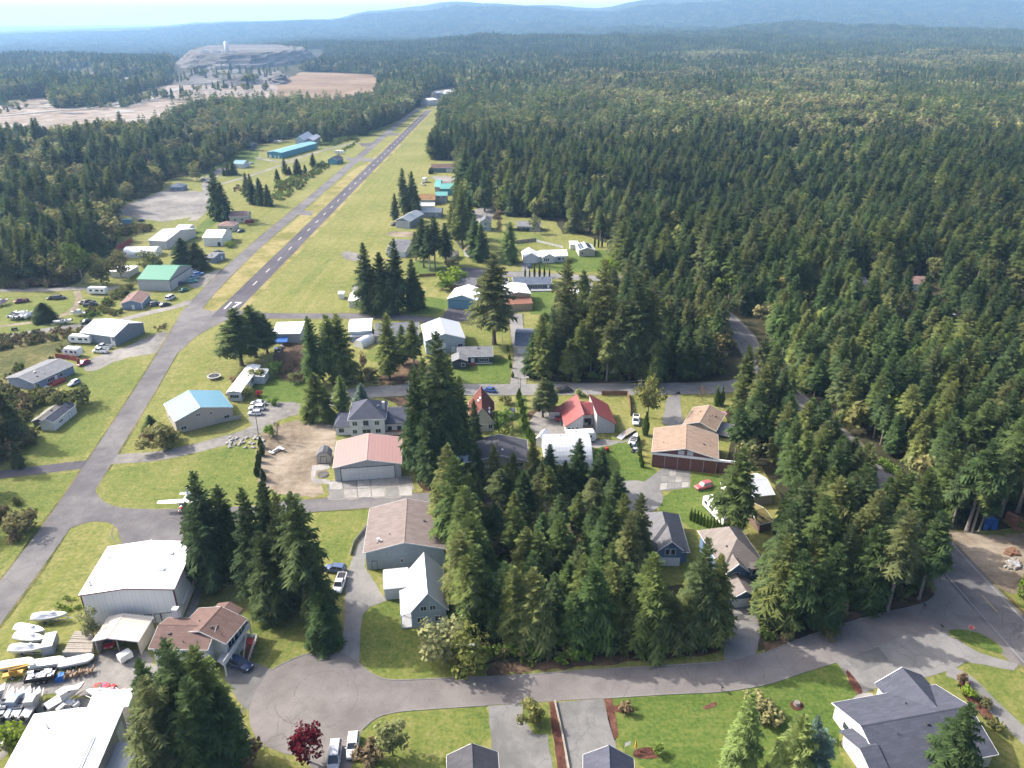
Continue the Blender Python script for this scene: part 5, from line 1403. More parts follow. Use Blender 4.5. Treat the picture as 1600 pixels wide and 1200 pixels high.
# green roofed hangar
b = Bld('hangar', 'white hangar with green metal roof and large sliding doors beside a row of cars', 'hangar', (214.5, 436.5), (264, 437.5), (295.6, 415), 5.0, 5.0)
b.walls('wm_grey', 'x', 3.0)
b.roof('rm_green', 'x', 3.0, .2, trim='rm_green')
for i in range(3):
 w = b.D * .9 / 3
 b.sbox(MB(), 'r', b.D * .05 + w * i + .15, b.D * .05 + w * (i + 1) - .15, .1, 4.2, 0, .1).build('door_leaf', MAT['ws_greywhite'], b.root)
b.sbox(MB(), 'r', b.D * .03, b.D * .97, 4.25, 4.55, 0, .2).build('door_track', MAT['trim_dark'], b.root)
# small blue grey house with red brown roof, near it
b = simple('house', 'small pale blue house with red brown roof in front of the green roofed hangar', 'house', (189.5, 474.5), (221, 473), (242.5, 458), 2.7, 1.3, 'y', 'ws_periwinkle', 'rs_rose', 2.7,
  [('d', 'f', .55, 1.2, 2.0), ('w', 'r', .2, .9), ('w', 'r', .5, .9), ('w', 'r', .85, .9)], corners='trim')
# white sheds behind
b = Bld('quonset_shed', 'low white curved roof shed behind the broad green tree', 'shed', (193, 403), (245, 402), 8.5, 1.6, 0)
b.walls('wm_white'); b.roof('rm_white', 'q', 2.6); endwalls(b, 2.6, 'wm_white')
simple('hangar', 'white hangar with pale lavender roof behind the curved white shed', 'hangar', (232.5, 375.5), (259, 377), (295, 357), 4.2, 2.5, 'x', 'wm_grey', 'rm_lav', 4.2)
simple('shed', 'low white roofed shed behind the pale lavender roofed hangar', 'shed', (276, 355), (294, 356), 6, 3.4, .6, 'x', 'wm_white', 'rm_white', 3.4)
b = simple('barn', 'white metal barn with white roof beside pink roofed houses', 'barn', (317, 371.5), (346, 371.5), (366, 360), 4.4, 2.2, 'x', 'wm_white', 'rm_white', 4.4, [('d', 'f', .82, 1.4, 2.0, 'glass')])
simple('shed', 'white roofed shed half hidden by trees left of the green roofed hangar', 'shed', (170, 424), (200, 424.5), 9, 2.8, 1.4, 'h', 'wm_white', 'rm_white', 2.8)
simple('house', 'small house with blue front behind the dark twin firs', 'house', (322, 402), (333, 403), 9, 2.7, 1.0, 'x', 'ws_periwinkle', 'rs_midgrey', 2.7, [('w', 'r', .3, .9), ('d', 'r', .7, 1.2, 2.1)])
simple('house', 'pink brown roofed house nearer the white barn', 'house', (340, 353), (365, 353), 8, 3.2, 1.6, 'h', 'ws_cream', 'rs_pinkbrown', 3.2, [('w', 'f', .5, 1.0), ('w', 'f', .8, 1.0)])
simple('house', 'pink brown roofed house with two gables beside the red leaved bush', 'house', (358, 338.5), (386, 338), 9, 3.4, 2.0, 'x', 'ws_cream', 'rs_pinkbrown', 3.4, [('w', 'f', .3, 1.0), ('w', 'f', .7, 1.0), ('w', 'r', .5, 1.0)])
b = Bld('shipping_container', 'blue box trailer parked at the edge of the gravel lot', 'container', (191, 351), (207, 350), 2.6, 2.7, 0)
b.walls('rm_bluemetal'); b.band(2.6, 2.75, 'rm_bluemetal', .05); b.door('f', .8, 1.2, 2.2, 'rm_aqua')
# long aqua building and grey sheds
b = Bld('hangar_row', 'long aqua blue metal building with pale aqua roof beside the airfield', 'building', *aligned((439, 239), (495.5, 223.5), 13.5, 4.6), 4.6)
b.walls('wm_aqua', 'y', 1.0)
b.roof('rmy_aqua', 'y', 1.0, .3, trim='rm_aqua')
b.door('f', .2, 2.6, 2.8, 'trim'); b.door('f', .55, 1.0, 2.2, 'trim'); b.door('f', .8, 1.2, 2.2, 'trim')
for t in (.2, .42, .66, .88): b.sbox(MB(), 'r', b.D * t - 3, b.D * t + 3, .1, 4.0, 0, .08).build('hangar_door', MAT['wm_aqua'], b.root)
simple('barn', 'tall pale grey metal barn behind the long aqua building', 'barn', (461, 219), (475, 219), 34, 7.0, 3.5, 'y', 'wm_grey', 'rmy_lav', 7.0)
simple('barn', 'lower grey metal barn to the right of the tall pale grey one', 'barn', (477, 219.5), (489, 219.5), 30, 5.0, 2.0, 'y', 'wm_grey', 'rmy_lav', 5.0)
simple('clubhouse', 'dark roofed building with teal front next to white camper by the taxiway', 'building', (512, 250), (526, 250.5), 13, 3.4, 2.2, 'y', 'wm_aqua', 'rs_slate', 3.4, [('w', 'f', .5, 1.0)])
simple('house', 'blue grey roofed ranch house beside the gravel lot', 'house', (264, 292), (284, 292), 9, 2.8, 1.9, 'h', 'ws_periwinkle', 'rs_blue', 2.8, [('w', 'f', .3, .9, 2.0), ('w', 'f', .7, .9, 2.0)])
simple('house', 'white house with bright blue metal roof beyond the gravel lot', 'house', (364, 256), (380, 256.5), 10, 3.2, 2.0, 'x', 'ws_white', 'rm_bluemetal', 3.2, [('d', 'f', .6, 2.4, 2.3, 'trim')])
simple('house', 'dark roofed house at the far forest edge above the blue roofed house', 'house', (383, 226.5), (393, 227), 8, 3, 1.6, 'x', 'ws_dark', 'rs_slate', 3)
# grey blue mobile home
b = simple('mobile_home', 'blue grey mobile home with grey brown roof and red front deck at left edge', 'mobile home', (52.5, 598.5), (114, 570.5), (95, 554), 2.8, 1.2, 'x', 'ws_periwinkle', 'rs_midgrey', 2.8,
   [('w', 'f', .07, .9, 1.2), ('w', 'f', .4, .9, 2.4, 1.1, 'trim', 3), ('d', 'f', .53, 1.0, 2.1), ('w', 'f', .66, .9, 1.2)], corners='trim')
MB().box(b.W * .28, b.W * .62, -2.6, -.05, 0, .7).build('deck', MAT['deck_red'], b.root)
m = MB(); rail(m, [(b.W * .28, -2.6, .7), (b.W * .62, -2.6, .7)], .9, .6, .04); m.build('deck_railing', MAT['wood_red'], b.root)
MB().box(b.W * .1, b.W * .25, -1.5, -.05, 0, .4).build('porch', MAT['trim'], b.root)
b.pipe(b.W * .3, 4.5, 3.6, .5, .2, 'trim'); b.pipe(b.W * .2, 6, 3.4, .4, .3, 'trim')
# shed pair
b = simple('storage_shed', 'long narrow white shed with dark roof on the grass at left', 'shed', (83, 660.5), (117.5, 633), 4.0, 2.6, 1.0, 'x', 'ws_white', 'rs_slate', 2.6, [('w', 'f', .3, 1.2, 1.8, .5), ('d', 'f', .7, 1.0, 1.9, 'trim')], ov=.15)
b2 = Bld('carport', 'mossy roofed open carport leaning on the narrow white shed', 'carport', (50, 658.5), (72, 659), (92, 637), 2.7, 2.7)
b2.roof('rs_moss', 'y', .8, .15)
for u in (.1, b2.W - .2):
 for v in (.1, b2.D * .5, b2.D - .2): MB().box(u, u + .14, v, v + .14, 0, 2.7).build('post', MAT['wood'], b2.root)
MB().box(0, .05, .3, b2.D, .2, 2.6).build('side_wall', MAT['ws_beige'], b2.root)
# hangar with the blue door and its neighbours
b = Bld('hangar', 'white roofed hangar with wide sky blue door facing an asphalt drive', 'hangar', (699.5, 467), (744, 469.5), 13.5, 4.0, 4.0)
b.walls('wm_sky', 'y', 1.9); b.roof('rm_white', 'y', 1.9, .25)
b.garage('f', .5, b.W * .86, 3.6, 'rm_bluemetal', 2, 4, 'trim_dark', .02)
simple('house', 'grey roofed brick house behind the blue door hangar', 'house', (704, 443), (741, 446.5), 9, 2.8, 1.9, 'x', 'ws_brick', 'rs_grey', 2.8, [('w', 'f', .3, .9), ('d', 'f', .6, 1.0, 2.1)])
b = Bld('hangar', 'white gabled hangar with small side gable and pale blue front', 'hangar', (665, 533), (726, 528.5), (724, 503.5), 5.0, 5.0)
b.walls('wm_lightblue', 'y', 2.2); b.roof('rmy_pale', 'y', 2.2, .25)
b.garage('f', .3, 5.5, 3.6, 'trim', 1, 3, 'trim', .03); b.window('f', .88, 2.0, 1.6, 1.0); b.door('f', .7, 1.6, 2.3, 'trim')
MB().slab([(-.3, 2.0, 5.05), (b.W * .3, 4.5, 6.5), (-.3, 7.0, 5.05)], .2).build('side_gable_roof', MAT['rm_white'], b.root)
b = simple('house', 'low ranch house with grey roof, dark siding and red front steps', 'house', (716, 557.5), (769, 556), 8.0, 2.8, 1.8, 'x', 'ws_dark', 'rs_midgrey', 2.8,
  [('w', 'f', .75, .9, 3.2, 1.1, 'trim', 3), ('d', 'f', .42, 1.2, 2.1, 'trim')])
MB().box(b.W * .34, b.W * .5, -1.8, -.05, 0, .5).build('front_steps', MAT['deck_red'], b.root)
b.sbox(MB(), 'f', 0, b.W, 0, .35, 0, .08).build('base_trim', MAT['trim'], b.root)
W_ = b.W
MB().box(-2, W_ * .25, -3.8, -.02, 0, 2.7).build('front_wing', MAT['ws_dark'], b.root)
MB().slab([(-2.4, -4.2, 2.75), (W_ * .115 - 1, -4.2, 3.9), (W_ * .115 - 1, 2.0, 3.9), (-2.4, 2.0, 2.75)], .14).slab([(W_ * .115 - 1, -4.2, 3.9), (W_ * .25 + .4, -4.2, 2.75), (W_ * .25 + .4, 2.0, 2.75), (W_ * .115 - 1, 2.0, 3.9)], .14).build('wing_roof', MAT['rs_midgrey'], b.root)
fr = MB().box(W_ * .08, W_ * .2, -3.88, -3.8, .9, 2.1).build('window', MAT['trim'], b.root)
MB().box(W_ * .09, W_ * .19, -3.9, -3.88, 1.0, 2.0).build('pane', MAT['glass'], fr)
simple('garage', 'grey roofed garage with pale front at the top of the long drive', 'garage', (805, 541), (834, 541.5), (832, 514.5), 2.9, 1.6, 'x', 'ws_cream', 'rs_blue', 2.9, [('g', 'f', .5, 4.6, 2.3)])
b = Bld('hangar', 'tan hangar with white roof and rusty lean-to awning beside the tall lone fir', 'hangar', (790, 461), (829, 459), 13, 5.2, 5.2)
b.walls('wm_tan', 'y', .9); b.roof('rm_white', 'y', .9, .2)
MB().slab([(-.1, -5.2, 2.9), (b.W + .1, -5.2, 2.9), (b.W + .1, -.05, 4.1), (-.1, -.05, 4.1)], .14).build('awning', MAT['rm_rust'], b.root)
MB().box(.1, b.W - .1, -5.0, -.06, 0, 2.8).build('lean_to', MAT['wm_tan'], b.root)
b = simple('house', 'navy roofed ranch house with pale rear deck behind a row of columnar cypresses', 'house', (803, 444), (861, 443), 8.0, 2.7, 1.7, 'x', 'ws_navy', 'rs_blue', 2.7, [('w', 'f', .5, .8, 1.8, 1.3), ('w', 'f', .7, .8, 1.8, 1.3), ('d', 'f', .93, .9, 2.1, 'trim')])
MB().box(b.W * .45, b.W * 1.0, -3.0, -.05, 0, .6).build('rear_deck', MAT['deck'], b.root)
# white house with garage gable
b = Bld('house', 'white house with white metal roofs and attached gable garage', 'house', (846, 400.5), (886, 399.5), 8.0, 3.0, 3.0)
b.walls('ws_white', 'x', 1.8); b.roof('rm_white', 'x', 1.8, .4)
W_ = b.W
MB().prism([(-8.6, 0), (-1.6, 0), (-1.6, 3.0), (-5.1, 4.9), (-8.6, 3.0)], -1.0, 9.0).build('garage_wing', MAT['ws_white'], b.root)
MB().slab([(-9.0, -1.4, 2.95), (-5.1, -1.4, 5.1), (-5.1, 9.4, 5.1), (-9.0, 9.4, 2.95)], .15).slab([(-5.1, -1.4, 5.1), (-1.2, -1.4, 2.95), (-1.2, 9.4, 2.95), (-5.1, 9.4, 5.1)], .15).build('garage_roof', MAT['rmy_white'], b.root)
d = MB().box(-7.6, -2.6, -1.07, -1.0, 0, 2.3).build('garage_door', MAT['skirt'], b.root)
MB().box(-1.58, -.02, .5, 7.5, 0, 2.9).build('link', MAT['ws_white'], b.root)
MB().slab([(-1.6, 0, 3.0), (0, 0, 3.0), (0, 4, 4.5), (-1.6, 4, 4.5)], .15).slab([(-1.6, 4, 4.5), (0, 4, 4.5), (0, 8, 3.0), (-1.6, 8, 3.0)], .15).build('link_roof', MAT['rm_white'], b.root)
MB().prism([(.4, 0), (W_ * .5, 0), (W_ * .5, 3.0), (W_ * .27, 4.4), (.4, 3.0)], -1.6, 3.0).build('front_gable', MAT['ws_white'], b.root)
MB().slab([(0, -2.0, 2.95), (W_ * .27, -2.0, 4.65), (W_ * .27, 3.4, 4.65), (0, 3.4, 2.95)], .15).slab([(W_ * .27, -2.0, 4.65), (W_ * .54, -2.0, 2.95), (W_ * .54, 3.4, 2.95), (W_ * .27, 3.4, 4.65)], .15).build('gable_roof', MAT['rmy_white'], b.root)
for u in (1.4, 2.3, 3.2):
 fr = MB().box(u - .38, u + .38, -1.67, -1.6, 1.0, 2.4).build('window', MAT['trim'], b.root)
 MB().box(u - .3, u + .3, -1.69, -1.67, 1.08, 2.32).build('pane', MAT['glass'], fr)
b.window('f', .7, 1.0, 1.4, 1.1); b.window('f', .85, 1.0, 1.0, 1.1)
# house with solar panels
b = Bld('house', 'pale house with dark solar panels on its roof beside a row of slim cypresses', 'house', (905, 391.5), (929.5, 391), 11, 3.0, 3.0)
b.walls('ws_cream', 'y', 1.3); b.roof('rm_pale', 'y', 1.3, .3)
for i in range(3):
 for j in range(2):
  for sd in (0, 1):
   u0 = b.W * (.06 + .14 * j) if sd == 0 else b.W * (.58 + .14 * j)
   zf = lambda u: 3.0 + 1.3 * (1 - abs(u - b.W / 2) / (b.W / 2)) + .3
   u1 = u0 + b.W * .12
   v0 = 1.0 + 3.2 * i
   MB().slab([(u0, v0, zf(u0)), (u1, v0, zf(u1)), (u1, v0 + 2.8, zf(u1)), (u0, v0 + 2.8, zf(u0))], .06).build('solar_panel', MAT['glass'], b.root)
b.window('f', .2, 1.0, .9, 1.2)
simple('shed', 'white box shed behind the house with solar panels', 'shed', (891, 382), (903, 382), 5, 2.6, .3, 's', 'wm_white', 'rm_white', 2.6)
simple('house', 'grey house with rear deck behind a dark fence at the forest edge', 'house', (808, 353), (844, 354), 8, 2.8, 1.6, 'x', 'ws_grey', 'rs_midgrey', 2.8, [('w', 'f', .3, .9), ('w', 'f', .7, .9, 2.0)])
simple('house', 'blue grey two storey house beside the bare white tree', 'house', (750, 347), (767, 347), 8, 5, 1.8, 'y', 'ws_bluegrey', 'rs_grey', 5, [('w', 'f', .5, 3.4), ('w', 'f', .5, .9)])
# buildings along the east side of the strip
b = simple('house', 'green house with brown roof at the far end of the row beside the airstrip', 'house', (674, 262.5), (708, 262), 9, 3.4, 2.0, 'x', 'ws_green', 'rs_brown', 3.4, [('g', 'f', .82, 4.6, 2.6), ('w', 'f', .3, 1.2)])
simple('barn', 'teal roofed barn wing standing gable on, left part of the teal pair', 'barn', (679.5, 292), (687, 292), (687, 283), 5.0, 2.6, 'x', 'ws_taupe', 'rm_teal', 5.0)
simple('barn', 'wide teal roofed barn with dark green front', 'barn', (688, 294.5), (712, 294.5), 10, 4.4, 2.2, 'x', 'wm_aqua', 'rm_teal', 4.4)
simple('house', 'pale two storey house with teal roof in front of the teal barns', 'house', (681, 305.5), (698, 305.5), 7, 4.6, 1.6, 'x', 'ws_grey', 'rm_teal', 4.6, [('w', 'f', .25, 3.0), ('w', 'f', .75, 3.0)])
simple('house', 'house with orange mossy roof and pale lower roof', 'house', (655, 312), (679, 312), 9, 3.4, 2.6, 'x', 'ws_grey', 'rs_orange', 3.4)
simple('shed', 'pale sheet roofed shed in front of the orange mossy roof', 'shed', (656, 322), (678, 322), 5, 2.8, .8, 's', 'wm_white', 'rm_pale', 2.8)
simple('workshop', 'long blue grey metal shed with three small windows', 'shed', (657.5, 331), (688.5, 331.5), 8.5, 3.2, 1.5, 'x', 'wm_bluegrey', 'rm_greym', 3.2, [('w', 'f', .15, 1.2, .6, .6), ('w', 'f', .45, 1.2, .6, .6), ('w', 'f', .8, 1.2, .6, .6)], trim='trim')
b = simple('hangar', 'pale grey hangar with grey blue metal gable roof facing the airstrip', 'hangar', (618, 344.5), (640, 346), (650, 333), 4.0, 1.8, 'y', 'wm_bluegrey', 'rmy_greym', 4.0, corners='trim')
b.garage('f', .5, b.W * .85, 3.6, 'wm_grey', 1, 4, 'trim', .03)
simple('house', 'long house with two step dark grey roof beside the airstrip firs', 'house', (604, 392), (633, 393), (640, 375), 3.0, 2.0, 'x', 'ws_white', 'rs_grey', 3.0, [('w', 'f', .4, .8, 1.6)])
simple('house', 'white building with wide paved pad left of the dense fir clump', 'house', (545, 470), (568, 470), 12, 3.0, 1.0, 'x', 'ws_white', 'rm_white', 3.0, [('d', 'f', .7, 2.4, 2.2, 'wood_red')])
simple('utility_shed', 'tiny white shed on the airfield grass near the fir clump', 'shed', (530, 467.5), (537, 467.5), 3.0, 2.4, .5, 'x', 'ws_white', 'rm_white', 0)
simple('shed', 'pale hipped shed beside the leafy tree and driveway', 'shed', (692, 398), (711, 399), 7, 2.4, 1.5, 'h', 'ws_cream', 'rs_beige', 2.4)
simple('house', 'small beige house with tan roof between firs', 'house', (725, 391), (738, 394), 8, 2.8, 1.6, 'x', 'ws_white', 'rs_pinkbrown', 2.8)
# row between crossing taxiway and street
b = simple('hangar', 'grey plank shed with bright white roof and a blue tarp beside the dark firs', 'hangar', (426, 522), (468, 521), (472, 507), 3.6, .8, 's', 'ws_grey', 'rm_white', 3.6)
MB().slab([(1.0, -3.0, 1.6), (5.5, -3.0, 1.6), (5.5, -.3, 2.6), (1.0, -.3, 2.6)], .25).build('blue_cover', MAT['tarp_blue'], b.root)
b = Bld('tent_garage', 'white fabric tent garage standing between the two fir clumps', 'tent', (499, 521), (508, 521.5), 6, .6, 0); b.walls('tarp_white'); b.roof('tarp_white', 'qy', 2.4); endwalls(b, 2.4, 'tarp_white', 'y')
b = Bld('tent_garage', 'grey canvas tent garage in front of the white fabric one', 'tent', (496, 540), (510, 541), 6, .6, 0); b.walls('rm_greym'); b.roof('rm_greym', 'qy', 2.4); endwalls(b, 2.4, 'rm_greym', 'y')
b = simple('hangar', 'pale hangar with bright white gable roof beside the grey house', 'hangar', (545.5, 518), (579, 516.5), (574, 498.5), 4.2, 1.2, 'x', 'wm_lightblue', 'rm_white', 4.2)
b.sbox(MB(), 'f', .2, b.W - .2, 2.6, 2.8, 0, 1.2).build('canopy', MAT['rm_pale'], b.root); b.garage('f', .5, 8, 2.5, 'ws_periwinkle', 1, 3)
b = simple('house', 'large taupe house with broad grey roof behind two firs', 'house', (587, 524), (653, 522), 10, 3.2, 2.6, 'x', 'ws_taupe', 'rs_midgrey', 3.2, [('w', 'f', .1, .9), ('w', 'f', .4, .9), ('w', 'f', .8, .9)])
b = Bld('camper_shed', 'white curved shelter beside the pale hangar', 'shelter', (553, 542), (567, 545), 8, 1.0, 0); b.walls('wm_white'); b.roof('rm_white', 'qy', 2.0); endwalls(b, 2.0, 'wm_white', 'y')
# hidden homes right of centre
b = Bld('quonset_shed', 'white curved roof building glimpsed behind the tall firs right of centre', 'shed', (882, 474), (916, 475), 9, 1.6, 0); b.walls('wm_white'); b.roof('rm_white', 'q', 3.0); endwalls(b, 3.0, 'wm_white')
simple('house', 'grey roofed white house glimpsed between firs right of centre', 'house', (930, 461), (968, 459), 9, 3.0, 2.0, 'x', 'ws_white', 'rs_midgrey', 3.0, [('w', 'f', .6, .9)])
simple('shed', 'white roofed shed glimpsed below the grey roofed house among firs', 'shed', (935, 486), (962, 486), 7, 2.8, .8, 's', 'wm_white', 'rm_pale', 2.8)
simple('house', 'brown house glimpsed in the forest above the driveway bend', 'house', (968, 355), (992, 356), 9, 3.2, 2.0, 'x', 'ws_dark', 'rs_brown', 3.2)
simple('house', 'grey brown roofed house in the forest gap beside a yellow green tree', 'house', (1062, 352), (1086, 356), 10, 3.4, 2.2, 'h', 'ws_grey', 'rs_rose', 3.4)
simple('house', 'dark blue roofed house in the right forest clearing', 'house', (1322, 448), (1358, 446), 9, 3.0, 2.2, 'x', 'ws_white', 'rs_slate', 3.0)
simple('house', 'red brown roofed house in the right forest clearing', 'house', (1404, 443), (1450, 444), 9, 3.0, 2.0, 'x', 'ws_white', 'rs_rose', 3.0)
simple('shed', 'small grey roofed shed deep in the right forest', 'shed', (1468, 492), (1492, 491), 6, 2.8, 1.0, 'x', 'ws_grey', 'rm_pale', 2.8)
simple('house', 'dark grey roofed house in the lower right forest', 'house', (1356, 595), (1384, 592), 9, 3.0, 2.2, 'h', 'ws_grey', 'rs_slate', 3.0)
# white and mossy buildings behind the blue houses
simple('house', 'low house with pale sheet roof behind the fir beside the mown lawn', 'house', (1166, 776), (1208, 772), 9, 2.8, 1.4, 'x', 'ws_beige', 'rm_pale', 2.8)
simple('shed', 'white gabled tent shed left of the low pale roofed house', 'shed', (1131, 775), (1142, 776), 6, 2.4, 1.0, 'y', 'tarp_white', 'tarp_white', 2.4)
simple('shed', 'shed with golden mossy roof and white ladder beside the tan hipped house', 'shed', (1188, 818), (1206, 814), 7, 2.6, 1.0, 'x', 'ws_brown', 'rs_mossgold', 2.6)
# buildings at the far end of the runway
for i, (a, c, w_, rf) in enumerate((((670, 157), (683, 155.5), 'wm_white', 'rm_white'), ((682, 146), (692, 145.5), 'wm_white', 'rm_lav'), ((693, 147), (700, 146.5), 'wm_grey', 'rm_pale'), ((700, 143.5), (708, 143), 'wm_white', 'rm_white'), ((696, 156), (708, 155), 'wm_beige', 'rm_silver'))):
 simple('warehouse', ['low white warehouse nearest the end of the runway', 'white warehouse with lavender roof beyond the runway end', 'grey warehouse in the middle of the cluster beyond the runway', 'white warehouse farthest to the right beyond the runway', 'beige shed with silver roof beside the trees at the runway end'][i],
   'warehouse', a, c, 16, 7, 2.0, 'x', w_, rf, 7, group='warehouses beyond the end of the runway')
# quarry tower
p = at(353, 92, 0)
Yq = 2250.0
px0 = (353 - 800) / FOC * (Yq * CP + (CAM_H - 55) * SP)
t = empty('storage_silo', (px0, Yq, 30), 0, 'tall white cylindrical silo on top of the quarry bluff', 'silo')
MB().tube((0, 0, 0), (0, 0, 28), 6.0, 5.8, 20).tube((0, 0, 28), (0, 0, 30), 5.8, 2.0, 20).build('tank', MAT['trim'], t, True)
MB().tube((-22, 4, 0), (-22, 4, 42), .5, .2, 6).build('mast', MAT['steel'], t)
for i, (dx, w_, h_) in enumerate(((-62, 22, 9), (-30, 26, 7), (18, 18, 6))):
 bb = empty('quarry_shed', (px0 + dx, Yq + 10, 30), .2, ['pale quarry shed left end of the bluff top', 'pale quarry shed beside the mast on the bluff', 'low pale shed right of the white silo'][i], 'shed')
 MB().prism([(-w_ / 2, 0), (w_ / 2, 0), (w_ / 2, h_ * .7), (0, h_), (-w_ / 2, h_ * .7)], -7, 7).build('wall', MAT['wm_white'], bb)
 MB().slab([(-w_ / 2 - 1, -8, h_ * .7), (0, -8, h_ + .4), (0, 8, h_ + .4), (-w_ / 2 - 1, 8, h_ * .7)], .4).slab([(0, -8, h_ + .4), (w_ / 2 + 1, -8, h_ * .7), (w_ / 2 + 1, 8, h_ * .7), (0, 8, h_ + .4)], .4).build('roof', MAT['rm_pale'], bb)
q_ = at(1410, 60)
# vehicles
def ring(x, hw, zb, zt, ch=.12):
 return [(x, -hw + ch * .5, zb), (x, hw - ch * .5, zb), (x, hw, zb + ch), (x, hw, zt - ch), (x, hw - ch, zt), (x, -hw + ch, zt), (x, -hw, zt - ch), (x, -hw, zb + ch)]
def wheels(root, xs, hw, r=.34, w=.22):
 for x in xs:
  for sgn in (-1, 1):
   t = MB().tube((x, sgn * (hw - w), r), (x, sgn * hw, r), r, n=12).build('wheel', MAT['rubber'], root)
   MB().tube((x, sgn * hw, r), (x, sgn * (hw + .02), r), r * .6, n=10).build('rim', MAT['rim'], t)
CARS = {}
def make_car(kind):
 L, Wd, H = dict(sedan=(4.6, 1.82, 1.45), suv=(4.7, 1.9, 1.72), pickup=(5.6, 1.95, 1.82), van=(5.0, 1.95, 1.95), hatch=(4.1, 1.76, 1.5))[kind]
 h = Wd / 2
 belt = {'sedan': .92, 'suv': 1.05, 'pickup': 1.1, 'van': 1.1, 'hatch': .95}[kind]
 root = bpy.data.objects.new('car' if kind != 'pickup' else 'pickup_truck', None)
 COL.objects.link(root)
 m = MB()
 f = L / 2
 m.loft([ring(-f, h * .86, .34, belt - .14, .1), ring(-f + .25, h * .97, .24, belt, .14), ring(-f * .3, h, .22, belt + .02, .12), ring(f * .35, h, .22, belt, .12), ring(f - .6, h * .98, .24, belt - .12, .14), ring(f - .15, h * .9, .28, belt - .24, .12), ring(f, h * .78, .36, belt - .36, .08)])
 m.build('body', MAT['paint'], root, True)
 x0, x1, x2, x3 = {'sedan': (-1.85, -1.1, .45, 1.25), 'suv': (-2.2, -1.9, .3, 1.05), 'pickup': (-.35, -.15, 1.0, 1.7), 'van': (-2.4, -2.2, .9, 1.75), 'hatch': (-1.85, -1.45, .35, 1.1)}[kind]
 g = MB()
 def cr(x, hw, z): return [(x, -hw, z), (x, hw, z)]
 lo = [(x0, -h * .92, belt - .02), (x3, -h * .9, belt - .06), (x3, h * .9, belt - .06), (x0, h * .92, belt - .02)]
 hi = [(x1, -h * .76, H - .05), (x2, -h * .74, H - .05), (x2, h * .74, H - .05), (x1, h * .76, H - .05)]
 g.hexa(lo + hi)
 g.build('windows', MAT['glass'], root)
 r_ = MB()
 r_.hexa([(x1 - .04, -h * .78, H - .07), (x2 + .04, -h * .76, H - .07), (x2 + .04, h * .76, H - .07), (x1 - .04, h * .78, H - .07), (x1 + .1, -h * .7, H), (x2 - .1, -h * .68, H), (x2 - .1, h * .68, H), (x1 + .1, h * .7, H)])
 for t in (0.0, .52, 1.0):
  for sgn in (-1, 1):
   a = Vector(lo[0]).lerp(Vector(lo[1]), t)
   c = Vector(hi[0]).lerp(Vector(hi[1]), t)
   a.y, c.y = sgn * (abs(a.y) + .012), sgn * (abs(c.y) + .012)
   r_.tube(a, c, .05, n=4)
 r_.build('roof', MAT['paint'], root)
 if kind == 'pickup':
  b = MB()
  b.box(-f + .12, -.55, -h * .82, h * .82, belt + .012, belt + .03)
  b.build('bed_floor', MAT['black'], root)
  b = MB()
  for sgn in (-1, 1): b.box(-f + .05, -.4, sgn * h * .9 - .06, sgn * h * .9 + .06, belt - .03, belt + .13)
  b.box(-f + .02, -f + .12, -h * .84, h * .84, belt - .03, belt + .13)
  b.build('bed_sides', MAT['paint'], root)
 for sgn in (-1, 1):
  MB().box(f - .16, f - .02, sgn * h * .62 - .18, sgn * h * .62 + .18, belt - .42, belt - .26).build('headlight', MAT['lamp_glass'], root)
  MB().box(-f - .01, -f + .12, sgn * h * .68 - .12, sgn * h * .68 + .12, belt - .32, belt - .14).build('tail_light', MAT['tail_glass'], root)
  MB().box(x3 - .35, x3 - .18, sgn * (h + .09) - .09, sgn * (h + .09) + .09, belt - .02, belt + .13).build('mirror', MAT['paint'], root)
 wheels(root, (-f * .6, f * .62), h, .36 if kind in ('pickup', 'suv', 'van') else .32)
 return root
def place(proto_key, maker, rear, front, color, label, cat, group=None, z=0.06):
 a, b = at(*rear), at(*front)
 d = b - a
 if proto_key not in CARS:
  CARS[proto_key] = maker(proto_key)
  o = CARS[proto_key]
  for ch in [o] + list(o.children): ch.color = (*color, 1)
 else:
  o = copy_tree(CARS[proto_key], None, (*color, 1))
 c = (a + b) / 2
 o.location = (c.x, c.y, z)
 o.rotation_euler = (0, 0, math.atan2(d.y, d.x))
 for k in ('label', 'category', 'group'):
  if k in o: del o[k]
 tag(o, label, cat, group)
 return o
def car(kind, rear, front, color, label, group=None):
 return place(kind, make_car, rear, front, color, label, {'pickup': 'pickup truck', 'van': 'van', 'suv': 'car', 'sedan': 'car', 'hatch': 'car'}[kind], group)
WHT, SIL, BLK, NVY, RED, GRN, GRY, BLU, LBL, MAR, TAN = (.75, .75, .75), (.45, .47, .5), (.02, .02, .024), (.02, .03, .09), (.38, .02, .03), (.05, .22, .16), (.16, .17, .18), (.03, .08, .28), (.30, .42, .55), (.17, .015, .03), (.36, .30, .22)
car('suv', (554, 1150), (550, 1190), WHT, 'white car parked in the driveway beside the dark red maple')
car('van', (526, 1166), (521, 1206), SIL, 'silver van parked left of the white car at the bottom edge')
car('suv', (361, 1036), (391, 1048), (.03, .05, .13), 'dark blue car under the white deck of the brown roofed house')
car('sedan', (176, 993), (171, 1013), RED, 'red car inside the cream open carport')
car('suv', (537, 894), (512, 891), (.06, .10, .22), 'blue car under the firs at the paved drive')
car('pickup', (535, 905), (528, 925), WHT, 'white pickup under the firs beside the paved drive')
car('sedan', (142, 565), (121, 574), (.33, .02, .06), 'red car parked beside the blue grey mobile home')
car('hatch', (127, 596), (106, 606), (.38, .43, .50), 'pale blue hatchback on the grass before the blue grey mobile home')
car('pickup', (172, 552), (144, 550), WHT, 'white pickup nearest the gravel drive of the blue grey hangar')
